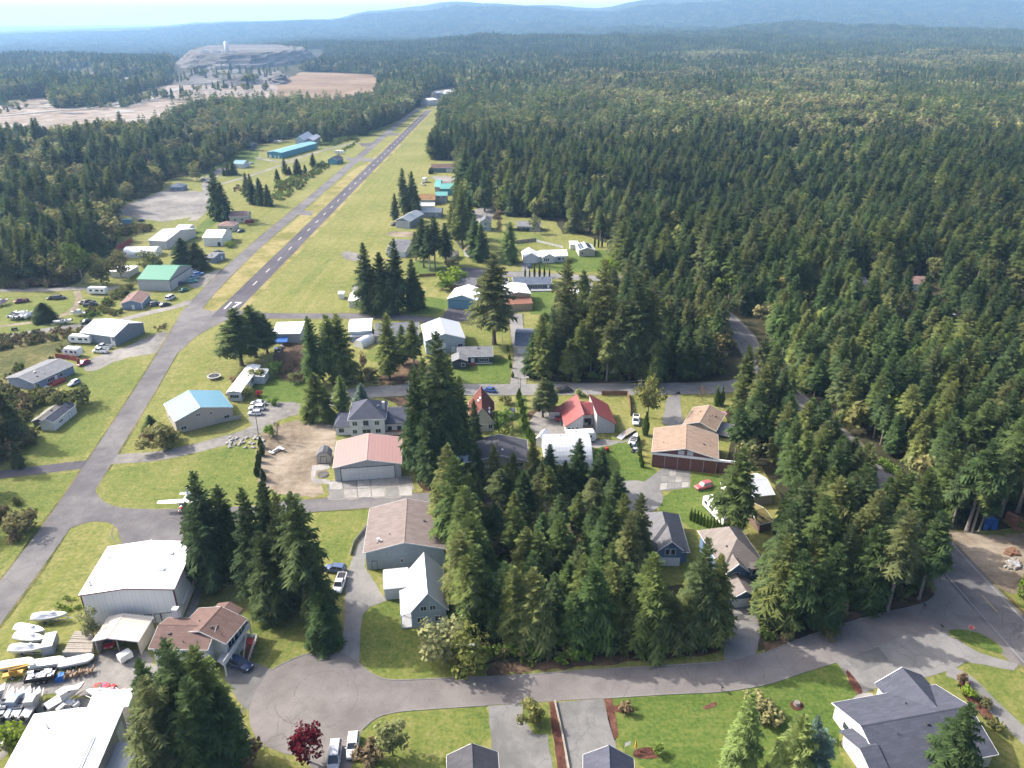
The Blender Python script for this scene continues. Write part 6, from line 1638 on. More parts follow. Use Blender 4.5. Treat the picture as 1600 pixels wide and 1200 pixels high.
car('pickup', (174, 545), (151, 544), (.66, .67, .68), 'white pickup right behind another, beside the blue grey hangar')
car('pickup', (104, 547), (133, 551), NVY, 'dark navy pickup in front of the white fifth wheel camper')
car('pickup', (44, 471), (24, 474), MAR, 'dark red truck parked on the grass at left')
car('sedan', (89, 467), (76, 468), (.03, .03, .05), 'dark car on the grass, left one of a close pair')
car('suv', (87, 468), (101, 466.5), (.10, .09, .09), 'dark grey car on the grass, right one of a close pair')
car('hatch', (136, 474), (126, 475), TAN, 'tan car among the wrecks at the grass edge')
car('suv', (134, 476), (146, 473), BLK, 'black car behind the tan one at the grass edge')
car('pickup', (134, 479), (150, 477), (.05, .05, .06), 'black truck in front of the wrecks at the grass edge')
car('hatch', (140, 503), (128, 507), BLK, 'black car beside the field road behind the blue grey hangar')
for i, (rr, ff, c, nm) in enumerate((((296, 427), (307, 424), WHT, 'white'), ((307, 424.5), (322, 421), (.03, .03, .08), 'dark navy'), ((302, 432), (319, 428.5), (.15, .25, .55), 'bright blue and white'), ((297, 437), (312, 434), LBL, 'light blue'),
          ((291, 442), (310, 440), (.10, .40, .34), 'turquoise green'), ((288, 436), (298, 432), BLK, 'black'), ((277, 447), (287, 443), (.05, .05, .14), 'dark violet'))):
 car('sedan' if i % 2 else 'suv', rr, ff, c, nm + ' old car in the row beside the green roofed hangar', 'cars lined up beside the green roofed hangar')
car('sedan', (281, 457), (294, 453), (.02, .17, .09), 'dark green car apart in front of the green roofed hangar')
car('suv', (235, 479), (252, 475), (.05, .06, .10), 'dark car nearest the small pale blue house')
car('sedan', (251, 479.5), (265, 476), BLK, 'black car beside another at the small pale blue house')
car('van', (260, 471), (274, 464), WHT, 'white rounded van on the grass before the green roofed hangar')
car('suv', (335, 397.5), (349, 394.5), NVY, 'dark car parked before the small blue fronted house')
car('sedan', (370, 364), (383, 361), BLK, 'black car beside the white metal barn')
car('hatch', (215, 347), (227, 345), NVY, 'dark car beside the blue box trailer')
for i, (rr, ff, c, nm) in enumerate((((394, 632), (414, 633), (.40, .44, .50), 'silver blue car farthest in the row of three by the utility pole'), ((391, 640), (412, 640), WHT, 'white car in the middle of the row of three by the utility pole'), ((389, 648), (409, 648), (.7, .72, .75), 'white car nearest in the row of three by the utility pole'))):
 car(('sedan', 'suv', 'hatch')[i], ff, rr, c, nm, 'three cars parked by the utility pole')
car('sedan', (772, 613), (756, 611), BLU, 'blue car parked on the street behind the red brown roof')
car('pickup', (868, 613), (894, 611), BLK, 'black pickup parked on the street above the red roofed house')
car('suv', (800, 641), (800, 660), NVY, 'dark blue car on the grass drive left of the yellow hedge')
car('hatch', (871, 647), (872, 661), RED, 'red car in the yard left of the red roofed house')
car('pickup', (994, 651), (993, 668), WHT, 'white pickup between the red roofed house and the tall cypress')
car('suv', (1112, 759), (1086, 766), (.36, .08, .09), 'old red wagon with white front on the mown lawn')
car('pickup', (793, 437), (791, 446), WHT, 'white pickup beside the navy roofed ranch house')
car('sedan', (827, 422), (826, 413), (.04, .06, .10), 'dark car on the driveway of the white garage house')
car('hatch', (617, 351), (612, 353), BLK, 'black car at the corner of the pale grey hangar')
car('sedan', (322, 281), (312, 280), WHT, 'white car beside the gold leaved tree')
car('sedan', (389, 257), (396, 256), WHT, 'white car right of the bright blue roofed house')
car('suv', (392, 236), (398, 235.5), (.08, .04, .03), 'dark red car on the dirt at the forest edge')
def make_rv(kind='rv'):
 root = bpy.data.objects.new('camper_trailer', None)
 COL.objects.link(root)
 L, h, z0, z1 = 8.2, 1.22, .55, 3.1
 m = MB()
 prof = [(-L / 2, z0), (L / 2 - .5, z0), (L / 2, 1.3), (L / 2 - .1, 2.4), (L / 2 - .7, z1), (-L / 2 + .3, z1), (-L / 2, z1 - .3)]
 m.prism(prof, -h, h)
 m.build('body', MAT['paint'], root)
 m = MB()
 for sgn in (-1, 1): m.box(-L / 2 + .2, L / 2 - .6, sgn * (h + .008) - .006, sgn * (h + .008) + .006, 1.05, 1.25)
 m.build('stripe', MAT['steel'], root)
 for sgn in (-1, 1):
  for x, w in ((-2.8, 1.2), (-.6, 1.6), (2.2, 1.2)):
   MB().box(x - w / 2, x + w / 2, sgn * (h + .012) - .012, sgn * (h + .012) + .012, 1.55, 2.3).build('window', MAT['glass'], root)
 MB().box(.9, 1.5, -h - .03, -h, .7, 2.5).build('door', MAT['trim'], root)
 for x in (-1.6, 1.4): MB().box(x - .4, x + .4, -.35, .35, z1, z1 + .28).build('roof_unit', MAT['trim'], root)
 m = MB().tube((L / 2 - .3, -.5, .5), (L / 2 + 1.1, 0, .5), .05).tube((L / 2 - .3, .5, .5), (L / 2 + 1.1, 0, .5), .05).tube((L / 2 + 1.0, 0, 0), (L / 2 + 1.0, 0, .6), .05)
 m.build('hitch', MAT['trim_dark'], root)
 wheels(root, (-.9, -.05), h, .36)
 return root
def rv(rear, front, label, color=(.78, .78, .77), sx=1.0):
 o = place('rv', make_rv, rear, front, color, label, 'camper')
 o.scale = (sx, 1, 1)
 return o
rv((150, 537), (106, 535), 'white fifth wheel camper parked left of the blue grey hangar')
rv((128, 557), (103, 555), 'white box camper behind the red wooden fence', sx=.72)
rv((169, 460), (138, 459), 'white camper parked at the edge of the grassy lot')
rv((884, 690), (931, 688), 'white camper behind the silver half barrel hut')
rv((1106, 792), (1134, 822), 'white camper behind the row of trimmed cypresses', sx=1.15)
rv((519, 240.5), (543, 241), 'white camper beside the dark roofed clubhouse')
rv((629, 326), (634, 318), 'white camper standing end on beside the airstrip firs', sx=.8)
rv((736, 304), (742, 296), 'white camper right of the teal roofed barns', sx=.8)
rv((660, 288), (667, 281), 'white box trailer left of the teal roofed barns', sx=.7)
def make_boat(kind):
 root = bpy.data.objects.new('boat', None)
 COL.objects.link(root)
 L, h = 6.4, .98
 f = L / 2
 def sec(x, hw, zk, zt): return [(x, -hw, zt), (x, -hw * .8, zk + .35), (x, 0, zk), (x, hw * .8, zk + .35), (x, hw, zt)]
 hull = [sec(-f, h * .92, .6, 1.5), sec(-f * .3, h, .55, 1.5), sec(f * .35, h * .88, .6, 1.58), sec(f * .75, h * .5, .8, 1.7), sec(f, .05, 1.35, 1.82)]
 m = MB()
 m.loft(hull)
 m.build('hull', MAT['paint'], root, False)
 if kind == 'wrapped':
  m = MB()
  m.loft([[(-f - .05, -h * .95, 1.35), (-f - .05, -h * .5, 1.7), (-f - .05, 0, 1.85), (-f - .05, h * .5, 1.7), (-f - .05, h * .95, 1.35)],
    [(-f * .45, -h * 1.04, 1.35), (-f * .45, -h * .5, 2.1), (-f * .45, 0, 2.45), (-f * .45, h * .5, 2.1), (-f * .45, h * 1.04, 1.35)],
    [(f * .05, -h * 1.0, 1.4), (f * .05, -h * .45, 1.95), (f * .05, 0, 2.3), (f * .05, h * .45, 1.95), (f * .05, h, 1.4)],
    [(f * .6, -h * .68, 1.5), (f * .6, -h * .3, 1.75), (f * .6, 0, 1.9), (f * .6, h * .3, 1.75), (f * .6, h * .68, 1.5)],
    [(f + .08, -.06, 1.7), (f + .08, -.03, 1.86), (f + .08, 0, 1.9), (f + .08, .03, 1.86), (f + .08, .06, 1.7)]])
  m.build('shrink_wrap', MAT['tarp_white'], root)
  MB().box(f * .12, f * .28, -.3, .3, 2.1, 2.3).build('vent', MAT['rm_pale'], root)
 elif kind == 'cruiser':
  m = MB().prism([(-1.0, 1.5), (2.0, 1.6), (1.2, 2.15), (.3, 2.6), (-1.0, 2.6)], -.8, .8)
  m.build('cabin', MAT['paint'], root)
  MB().prism([(.3, 2.2), (1.05, 2.2), (.35, 2.55)], -.82, .82).build('windscreen', MAT['glass'], root)
  MB().box(-f - .35, -f, -.25, .25, .9, 2.0).build('outboard_motor', MAT['black'], root)
 elif kind == 'open':
  MB().box(-f * .8, f * .3, -h * .72, h * .72, 1.5, 1.53).build('cockpit', MAT['rm_pale'], root)
  for x in (-1.4, -.3): MB().box(x - .25, x + .25, -.75, .75, 1.53, 1.8).build('seat', MAT['rs_grey'], root)
  MB().prism([(.6, 1.55), (.75, 1.55), (.3, 2.05), (.2, 2.05)], -.8, .8).build('windscreen', MAT['glass'], root)
  MB().box(-f - .35, -f, -.22, .22, .9, 1.9).build('outboard_motor', MAT['black'], root)
 m = MB()
 for y in (-.6, .6): m.box(-f * .8, f * .6, y - .05, y + .05, .42, .55)
 m.tube((f * .6, -.6, .5), (f + .9, 0, .5), .05).tube((f * .6, .6, .5), (f + .9, 0, .5), .05)
 m.tube((f * .4, 0, 0), (f * .4, 0, .5), .06)
 m.build('boat_trailer', MAT['steel'], root)
 wheels(root, (-.9,), h * .95, .32)
 return root
def boat(kind, rear, front, label, color=(.55, .55, .54), group=None, sc=1.0):
 o = place(kind, make_boat, rear, front, color, label, 'boat', group)
 o.scale = (sc,) * 3
 return o
G_ = 'shrink wrapped boats on the grass'
boat('wrapped', (57, 972), (105, 969), 'white wrapped boat parked alone, farthest up the lawn', group=G_)
boat('wrapped', (29, 987), (73, 996), 'white wrapped boat, far one of the close pair on the lawn', group=G_)
boat('wrapped', (29, 1001), (73, 1008), 'white wrapped boat, near one of the close pair on the lawn', group=G_)
boat('wrapped', (27, 1021), (66, 1021), 'white half wrapped boat beside the dark box trailer', group=G_)
for i, (rr, ff) in enumerate((((-14, 1112), (2, 1092)), ((4, 1122), (20, 1094)), ((18, 1120), (34, 1096)), ((30, 1122), (47, 1092)), ((44, 1124), (62, 1092)), ((-20, 1150), (2, 1112)))):
 boat('open' if i % 2 else 'cruiser', rr, ff, ['small white boat cut by the left edge at the head of the slanted row', 'long white boat, second in the slanted row by the corner hangar', 'white boat with blue cover third in the slanted row', 'narrow white boat fourth in the slanted row', 'white boat at the right end of the slanted row', 'white boat in front of the slanted row at the left edge'][i], ((.5, .5, .49), (.36, .36, .37), (.27, .32, .40))[i % 3], 'boats in a slanted row by the corner hangar', 1.0)
boat('cruiser', (92, 1104), (118, 1088), 'white boat beside the scrap heap behind the corner hangar')
boat('wrapped', (190, 1096), (141, 1090), 'grey white covered boat in front of the scrap heap', (.6, .62, .65))
for i, (rr, ff, k) in enumerate((((17, 499), (26, 493), 'open'), ((24, 501), (33, 493), 'open'), ((31, 501), (45, 491), 'cruiser'), ((41, 500), (58, 492), 'wrapped'), ((58, 497), (64, 491), 'open'))):
 boat(k, rr, ff, 'pale boat, %s from the left in the row beside the small fir' % ORD[i], (.6, .61, .62), 'boats beside the small lone fir')
boat('cruiser', (136, 494), (111, 493), 'white cabin boat at the edge of the blackberry thicket')
boat('open', (110, 505), (87, 508), 'pale open boat beside the field road', (.62, .63, .6))
boat('cruiser', (-4, 480), (12, 474), 'boat with violet stripe at the left edge of the grass', (.45, .36, .46))
boat('open', (986, 700), (994, 686), 'white boat on trailer beside the narrow hedge')
boat('open', (665, 291), (657, 289), 'small white boat left of the teal barns', sc=.8)
def make_cover(kind):
 root = bpy.data.objects.new('covered_trailer', None)
 COL.objects.link(root)
 MB().loft([[(x, -1.05 * k, .75), (x, -1.0 * k, 1.12), (x, 0, 1.3 * (.9 + .1 * k)), (x, 1.0 * k, 1.12), (x, 1.05 * k, .75)] for x, k in ((-2.7, .9), (-2.4, 1), (1.9, 1), (2.6, .7), (3.0, .3))]).build('cover', MAT['tarp_white'], root)
 MB().box(-2.6, 2.3, -1.0, 1.0, .45, .72).build('frame', MAT['wm_slateblue'], root)
 wheels(root, (-.8, .1), 1.0, .32)
 return root
for i, (rr, ff) in enumerate((((6, 1046), (46, 1040)), ((54, 1044), (95, 1038)), ((99, 1043), (141, 1034)))):
 place('covered', make_cover, rr, ff, (.7, .7, .7), ['left', 'middle', 'right'][i] + ' one of three white covered trailers lined up on the grass', 'trailer', 'white covered trailers in line')
def at_obj(name, rear, front, label, cat, z=0.05):
 a, b = at(*rear), at(*front)
 c = (a + b) / 2
 return empty(name, (c.x, c.y, z), math.atan2(b.y - a.y, b.x - a.x), label, cat)
t = at_obj('box_trailer', (78, 1026), (85, 1006), 'dark slate enclosed trailer between boats and plank stack', 'trailer')
MB().box(-1.9, 1.9, -.95, .95, .5, 2.5).build('body', MAT['wm_slateblue'], t); MB().box(-1.95, 1.95, -1.0, 1.0, 2.5, 2.58).build('roof', MAT['rm_pale'], t); wheels(t, (0,), .97, .33)
t = at_obj('dump_trailer', (86, 1059), (43, 1066), 'black dump trailer loaded with white scrap', 'trailer')
m = MB().box(-2.6, 2.2, -1.1, 1.1, .7, .82).box(-2.6, 2.2, -1.15, -1.05, .7, 1.5).box(-2.6, 2.2, 1.05, 1.15, .7, 1.5).box(-2.65, -2.55, -1.1, 1.1, .7, 1.5).box(2.15, 2.25, -1.1, 1.1, .7, 1.5)
m.build('bed', MAT['black'], t)
m = MB()
for i in range(26):
 x, y, z = RNG.uniform(-2.2, 1.8), RNG.uniform(-.8, .8), RNG.uniform(.8, 1.3)
 a, c, e = RNG.uniform(.2, .6), RNG.uniform(.15, .5), RNG.uniform(.08, .3)
 m.box(x - a, x + a, y - c, y + c, z, z + e)
o = m.build('scrap_load', MAT['tarp_white'], t); o['kind'] = 'stuff'
m = MB().tube((2.2, -.5, .7), (3.6, 0, .6), .06).tube((2.2, .5, .7), (3.6, 0, .6), .06); m.build('drawbar', MAT['black'], t)
wheels(t, (-.9, .1), 1.2, .4)
t = at_obj('boom_lift', (4, 1062), (40, 1054), 'yellow towable boom lift at the left edge of the yard', 'machine')
MB().box(-1.6, 1.6, -.5, .5, .5, .9).build('base', MAT['yellow'], t); MB().box(-.5, .6, -.35, .35, .9, 1.6).build('turret', MAT['yellow'], t)
MB().tube((-.3, 0, 1.7), (3.0, 0, 1.9), .17, n=4).tube((3.0, .3, 1.9), (-2.6, .3, 2.2), .14, n=4).build('boom', MAT['yellow'], t)
m = MB()
for sx in (-1.5, 1.5):
 for sy in (-1, 1): m.tube((sx, sy * .4, .7), (sx * 1.5, sy * 1.7, .05), .09, n=4)
m.build('outrigger', MAT['yellow'], t); MB().box(2.9, 3.7, -.4, .4, 1.2, 2.2).build('basket', MAT['trim'], t); wheels(t, (0,), .85, .36)
t = at_obj('firewood_pile', (140, 1052), (104, 1060), 'row of split firewood with a blue tarp at its end', 'woodpile')
for i in range(90):
 x, k = RNG.uniform(-2.6, 2.4), RNG.randrange(5)
 y, z = RNG.uniform(-.55, .55), .12 + k * .2
 if i < 60: MB().tube((x, y - .3, z), (x + RNG.uniform(-.12, .12), y + .3, z), .14, n=6).build('log', MAT['firewood'], t)
MB().loft([[(2.0, -.7, 0), (2.0, -.5, 1.1), (2.0, .5, 1.15), (2.0, .7, 0)], [(2.7, -.7, 0), (2.7, -.55, 1.25), (2.7, .45, 1.1), (2.7, .7, 0)], [(3.5, -.7, 0), (3.5, -.4, .7), (3.5, .4, .7), (3.5, .7, 0)]]).build('tarp', MAT['tarp_blue'], t)
t = at_obj('plank_stack', (98, 1026), (140, 1026), 'weathered grey stack of long dock planks beside the carport', 'timber stack')
inv = Matrix.Rotation(-t.rotation_euler.z, 4, 'Z') @ Matrix.Translation(-t.location)
q = [inv @ at(97, 1019, 1.3), inv @ at(143, 1019, 1.3), inv @ at(146, 987, 1.3), inv @ at(117, 985, 1.3)]
for i in range(11):
 a, c = i / 11, (i + .86) / 11
 p = [q[0].lerp(q[3], a), q[1].lerp(q[2], a), q[1].lerp(q[2], c), q[0].lerp(q[3], c)]
 jz = RNG.uniform(-.06, .06)
 MB().slab([(v.x + RNG.uniform(-.12, .12), v.y, 1.2 + jz) for v in p], .16).build('plank', MAT['wood'], t)
MB().hexa([(*(v.x, v.y), 0) for v in (q[0], q[1], q[2], q[3])] + [(*(v.x, v.y), 1.0) for v in (q[0], q[1], q[2], q[3])]).build('lower_stack', MAT['ws_grey'], t)
t = at_obj('utility_box', (191, 1035), (203, 1028), 'white rounded box trailer before the carport', 'trailer')
MB().box(-1.1, 1.1, -.8, .8, .45, 1.6).box(-1.0, 1.0, -.7, .7, 1.6, 1.72).build('body', MAT['trim'], t); wheels(t, (0,), .85, .28)
t = at_obj('utility_box', (262, 968), (273, 962), 'white air handling box at the corner of the largest hangar', 'box')
MB().box(-1.0, 1.0, -.8, .8, 0, 2.3).box(-1.05, 1.05, -.85, .85, 2.3, 2.38).build('body', MAT['skirt'], t)
def heap(label, pts, n, name='scrap_heap', smin=.25, smax=.9, mats=('junk', 'trim', 'steel', 'wood', 'rm_pale', 'tarp_blue', 'red'), hmax=1.2, seed=3, cat='scrap heap'):
 r = random.Random(seed)
 P = W2(pts)
 cx, cy_ = sum(p[0] for p in P) / len(P), sum(p[1] for p in P) / len(P)
 t = empty(name, (cx, cy_, .04), 0, label, cat)
 by = {}
 for _ in range(n):
  w = [r.random() ** 1.5 for _ in P]
  sw = sum(w)
  x, y = sum(a * p[0] for a, p in zip(w, P)) / sw - cx, sum(a * p[1] for a, p in zip(w, P)) / sw - cy_
  m = by.setdefault(r.choice(mats), MB())
  a, b_, c = r.uniform(smin, smax), r.uniform(smin, smax) * .6, r.uniform(.15, hmax)
  th = r.uniform(0, 3.1)
  ca, sa = math.cos(th), math.sin(th)
  lo = [(x + ca * i * a - sa * j * b_, y + sa * i * a + ca * j * b_) for i, j in ((-1, -1), (1, -1), (1, 1), (-1, 1))]
  tl = r.uniform(-.2, .3)
  m.hexa([(*p, 0) for p in lo] + [(lo[0][0], lo[0][1], c), (lo[1][0], lo[1][1], c + tl), (lo[2][0], lo[2][1], c + tl), (lo[3][0], lo[3][1], c)])
 for k, m in by.items():
  o = m.build('scrap', MAT[k], t)
  o['kind'] = 'stuff'
 return t
heap('heap of scrap metal, buckets and parts behind the corner hangar', [(135, 1083), (190, 1078), (212, 1092), (200, 1102), (140, 1098)], 90, seed=1)
heap('racks of grey hatches and frames behind the corner hangar', [(80, 1112), (95, 1102), (130, 1096), (128, 1108), (90, 1118)], 40, mats=('steel', 'rs_grey', 'junk', 'rm_pale'), seed=2)
heap('pile of pale junk and fenders at the left edge by the corner hangar', [(2, 1165), (12, 1150), (28, 1148), (20, 1165), (8, 1180)], 26, mats=('tarp_white', 'rm_pale', 'junk'), seed=4)
heap('outboard motors and white parts beside the corner hangar wall', [(188, 1150), (200, 1138), (206, 1128), (210, 1150), (196, 1162)], 22, mats=('black', 'rm_pale', 'trim', 'junk'), smin=.2, smax=.6, seed=5)
heap('red and blue crates along the gravel behind the scrap heap', [(138, 1076), (188, 1074), (190, 1078), (140, 1080)], 12, mats=('red', 'tarp_blue', 'wood_brown'), smin=.4, smax=1.2, hmax=.7, seed=6, name='crate_row', cat='crates')
heap('bleached brush and stumps in the dirt clearing at right', [(1558, 885), (1590, 870), (1600, 885), (1580, 892)], 60, mats=('wood', 'rm_pale', 'stone'), smin=.1, smax=.9, hmax=.6, seed=7, name='brush_pile', cat='brush pile')
heap('rusty golden covered mound at the forest edge of the clearing', [(1566, 815), (1590, 812), (1600, 822), (1585, 832)], 30, mats=('rs_mossgold', 'rust_' if 'rust_' in MAT else 'rm_rust'), smin=.5, smax=1.4, hmax=2.0, seed=8, name='covered_mound', cat='mound')
heap('bright blue tarp over a load at the forest edge', [(1536, 815), (1552, 812), (1556, 828), (1542, 828)], 14, mats=('tarp_blue',), smin=.6, smax=1.4, hmax=1.8, seed=9, name='tarp_load', cat='tarp')
heap('dark shrubby junk under the blue tarp shed', [(425, 545), (440, 535), (446, 550), (430, 556)], 14, mats=('junk', 'black', 'tarp_blue'), seed=10)
heap('dark log on the dirt of the right clearing', [(1570, 862), (1590, 862), (1592, 866), (1572, 866)], 5, mats=('wood_brown',), smin=.5, smax=1.2, hmax=.5, seed=12, name='log_pile', cat='log')
t = empty('rock_pile', at(385, 690), 0, 'pile of grey rocks beside the gravel drive', 'rock pile')
for i in range(46):
 p = at(RNG.uniform(355, 412), RNG.uniform(682, 700)) - t.location
 s_ = RNG.uniform(.25, .75)
 m = MB()
 rings = []
 for k, (zz, rr) in enumerate(((-.1, .8), (.35, 1.0), (.75, .55))):
  rings.append([(p.x + s_ * rr * math.cos(a * 1.257 + i) * RNG.uniform(.8, 1.2), p.y + s_ * rr * math.sin(a * 1.257 + i) * RNG.uniform(.8, 1.2), s_ * zz) for a in range(5)])
 m.loft(rings).build('rock', MAT['stone'], t)
# light aircraft
pl = at_obj('airplane', (297, 776), (278, 816), 'white high wing light airplane with red nose parked behind the firs', 'airplane')
def oval(x, hy, hz, zc, n=10): return [(x, hy * math.cos(2 * math.pi * i / n), zc + hz * math.sin(2 * math.pi * i / n)) for i in range(n)]
MB().loft([oval(-4.3, .08, .14, 1.75), oval(-3.0, .2, .3, 1.65), oval(-1.0, .5, .62, 1.5), oval(.6, .56, .72, 1.5), oval(1.6, .52, .55, 1.35), oval(2.6, .42, .42, 1.3), oval(2.95, .2, .2, 1.3)]).build('fuselage', MAT['trim'], pl, True)
MB().loft([oval(1.75, .53, .54, 1.34), oval(2.4, .46, .46, 1.31), oval(2.6, .43, .43, 1.3)]).build('nose_band', MAT['red'], pl, True)
def wing(x0, x1, y, z, t): return [(x0, y, z), (x0 + (x1 - x0) * .3, y, z + t), (x1, y, z + t * .3), (x1, y, z), (x0 + (x1 - x0) * .4, y, z - t * .3)]
MB().loft([wing(.75, -.45, -5.6, 2.45, .1), wing(1.0, -.65, -2.8, 2.4, .16), wing(1.0, -.65, 0, 2.35, .18), wing(1.0, -.65, 2.8, 2.4, .16), wing(.75, -.45, 5.6, 2.45, .1)]).build('wing', MAT['trim'], pl)
MB().loft([wing(-3.5, -4.4, -1.7, 1.9, .05), wing(-3.3, -4.4, 0, 1.9, .07), wing(-3.5, -4.4, 1.7, 1.9, .05)]).build('tailplane', MAT['trim'], pl)
MB().prism([(-3.2, 1.85), (-4.4, 1.85), (-4.7, 3.3), (-4.1, 3.3)], -.05, .05).build('fin', MAT['rm_pale'], pl)
MB().loft([[(x, -hw, z0), (x, hw, z0), (x, hw * .8, z1), (x, -hw * .8, z1)] for x, hw, z0, z1 in ((1.55, .5, 1.75, 1.8), (.9, .55, 1.75, 2.3), (-.8, .5, 1.75, 2.25))]).build('windscreen', MAT['glass'], pl)
for sgn in (-1, 1): MB().tube((.4, sgn * .5, 1.2), (.3, sgn * 2.6, 2.38), .05, n=6).build('strut', MAT['trim'], pl)
for x, y in ((.0, -1.1), (.0, 1.1), (1.9, 0)):
 g = MB().tube((x, y * .4, 1.1), (x, y, .25), .06, n=6).build('gear_leg', MAT['trim'], pl)
 MB().tube((x, y - .08, .22), (x, y + .08, .22), .22, n=12).build('wheel', MAT['rubber'], g)
MB().box(2.98, 3.04, -.09, .09, .35, 2.25).build('propeller', MAT['black'], pl)
MB().loft([oval(2.9, .2, .2, 1.3, 8), oval(3.25, .04, .04, 1.3, 8)]).build('spinner', MAT['red'], pl)
p2_ = copy_tree(pl)
for k in ('label', 'category'): del p2_[k]
p2_.location, p2_.rotation_euler = at(434, 224), (0, 0, 2.6)
tag(p2_, 'small white airplane far off beside the aqua building', 'airplane')
t = at_obj('airframe', (425, 709), (442, 700), 'small white dismantled airframe lying in the dirt yard', 'airframe')
MB().loft([oval(-2.2, .1, .12, .5), oval(-.5, .4, .35, .5), oval(1.0, .45, .4, .55), oval(1.8, .2, .2, .5)]).build('fuselage', MAT['trim'], t, True)
MB().box(-2.4, -1.7, -.9, .9, .5, .58).build('tailplane', MAT['trim'], t); MB().box(.2, 1.0, -2.0, .4, .75, .85).build('wing', MAT['rm_pale'], t)
# yard things
t = empty('trampoline', at(335, 591), 0, 'round trampoline with net on the grass above the blue roofed hangar', 'trampoline')
m = MB()
for i in range(20):
 a, c = 2 * math.pi * i / 20, 2 * math.pi * (i + 1) / 20
 m.slab([(1.75 * math.cos(a), 1.75 * math.sin(a), .95), (2.15 * math.cos(a), 2.15 * math.sin(a), .95), (2.15 * math.cos(c), 2.15 * math.sin(c), .95), (1.75 * math.cos(c), 1.75 * math.sin(c), .95)], .06)
m.build('rim_pad', MAT['ws_greywhite'], t)
MB().tube((0, 0, .88), (0, 0, .9), 1.74, n=20).build('mat', MAT['black'], t)
for i in range(6):
 a = i * math.pi / 3
 MB().tube((2.1 * math.cos(a), 2.1 * math.sin(a), 0), (2.1 * math.cos(a), 2.1 * math.sin(a), 2.7), .04, n=5).build('leg', MAT['steel'], t)
m = MB()
for i in range(12):
 a, c = math.pi * (.1 + .9 * i / 12), math.pi * (.1 + .9 * (i + 1) / 12)
 for z in (1.2, 1.7, 2.2, 2.6): m.tube((2.1 * math.cos(a), 2.1 * math.sin(a), z), (2.1 * math.cos(c), 2.1 * math.sin(c), z), .03, n=3)
m.build('net', MAT['trim_dark'], t)
def pole(base, top_y, label, name='utility_pole', arm=True, lamp=False, r=.14, mat='wood', lean=0):
 g = at(*base)
 h = height_at(top_y, g.x, g.y)
 t = empty(name, g, 0, label, 'utility pole' if name == 'utility_pole' else 'street lamp')
 MB().tube((0, 0, 0), (0, 0, h), r, r * .65, 8).build('shaft', MAT[mat], t)
 if arm: MB().box(-1.1, 1.1, -.06, .06, h - .7, h - .55).build('crossarm', MAT['wood'], t)
 if lamp:
  MB().tube((0, 0, h - .3), (1.8, -.5, h + .2), .05, n=6).build('arm', MAT['steel'], t)
  MB().loft([[(1.7, -.62, h + .12), (1.7, -.38, h + .12), (1.7, -.38, h + .28), (1.7, -.62, h + .28)], [(2.5, -.8, h + .1), (2.5, -.45, h + .1), (2.5, -.45, h + .26), (2.5, -.8, h + .26)]]).build('lamp_head', MAT['trim'], t)
 return t, h
P1 = pole((404, 679), 628, 'utility pole with a lamp beside the gravel drive and three cars', lamp=True)
P2 = pole((414, 580), 562, 'utility pole at the corner of the dark yard above the green lawn')
P3 = pole((813, 618), 589, 'white topped utility pole at the foot of the long driveway', lamp=True)
pole((785, 550), 522, 'thin pole on the lawn under the tall lone fir', arm=False, r=.08)
pole((482, 281), 262, 'white pole beside the taxiway hedge', arm=False, r=.1, mat='trim')
pole((721, 1052), 1005, 'street lamp rising out of the pale leafy shrub', 'street_lamp', False, True, .09, 'steel')
pole((1393, 935), 908, 'street lamp over the street corner at the right forest edge', 'street_lamp', False, True, .09, 'steel')
pole((810, 600), 585, 'short pole at the street verge opposite the red brown roof', arm=False, r=.09)
def wire(a, b, sag, label):
 cu = MB()
 n = 10
 pts = [a.lerp(b, i / n) - Vector((0, 0, sag * 4 * (i / n) * (1 - i / n))) for i in range(n + 1)]
 for p, q in zip(pts, pts[1:]): cu.tube(p, q, .025, n=3, cap=False)
 tag(cu.build('power_line', MAT['trim_dark']), label, 'power line')
ta, tb = P1[0].location + Vector((0, 0, P1[1] - .6)), P2[0].location + Vector((0, 0, P2[1] - .6))
wire(tb, ta, 1.0, 'power line from the dark yard pole to the gravel drive pole')
wire(tb + Vector((.6, 0, 0)), at(640, 606, 9.0), 1.6, 'power line from the dark yard pole towards the street')
P4 = pole((1000, 622), 592, 'utility pole on the street verge left of the feathery tree')
P5 = pole((640, 626), 594, 'utility pole on the street beside the tall fir clump')
for (A_, B_, l_) in ((P5, P3, 'power line along the street past the red brown roof'), (P3, P4, 'power line along the street past the red roofed house')):
 for k_ in (-.9, .9): wire(A_[0].location + Vector((k_, 0, A_[1] - .6)), B_[0].location + Vector((k_, 0, B_[1] - .6)), 1.2, l_ + (', left strand' if k_ < 0 else ', right strand'))
g = at(1514, 993)
t = empty('stop_sign', g, 0, 'red stop sign on the small grass island at the junction', 'sign')
hs = max(2.4, height_at(977, g.x, g.y))
MB().box(-.04, .04, -.04, .04, 0, hs).build('post', MAT['steel'], t)
th = math.radians(225)
sg = MB()
rr = .52
ax = Vector((math.cos(th + math.pi / 2), math.sin(th + math.pi / 2), 0)); nn = Vector((math.cos(th), math.sin(th), 0))
for nm, r_, m_, o_ in (('border', rr, 'trim', .05), ('face', rr * .92, 'red', .062)):
 c = Vector((0, 0, hs - .45))
 pts = [c + ax * r_ * math.cos(math.pi / 8 + k * math.pi / 4) + Vector((0, 0, r_ * math.sin(math.pi / 8 + k * math.pi / 4))) for k in range(8)]
 MB().loft([[tuple(p + nn * (o_ - .012)) for p in pts], [tuple(p + nn * o_) for p in pts]]).build(nm, MAT[m_], t)
tc = bpy.data.curves.new('lettering', 'FONT')
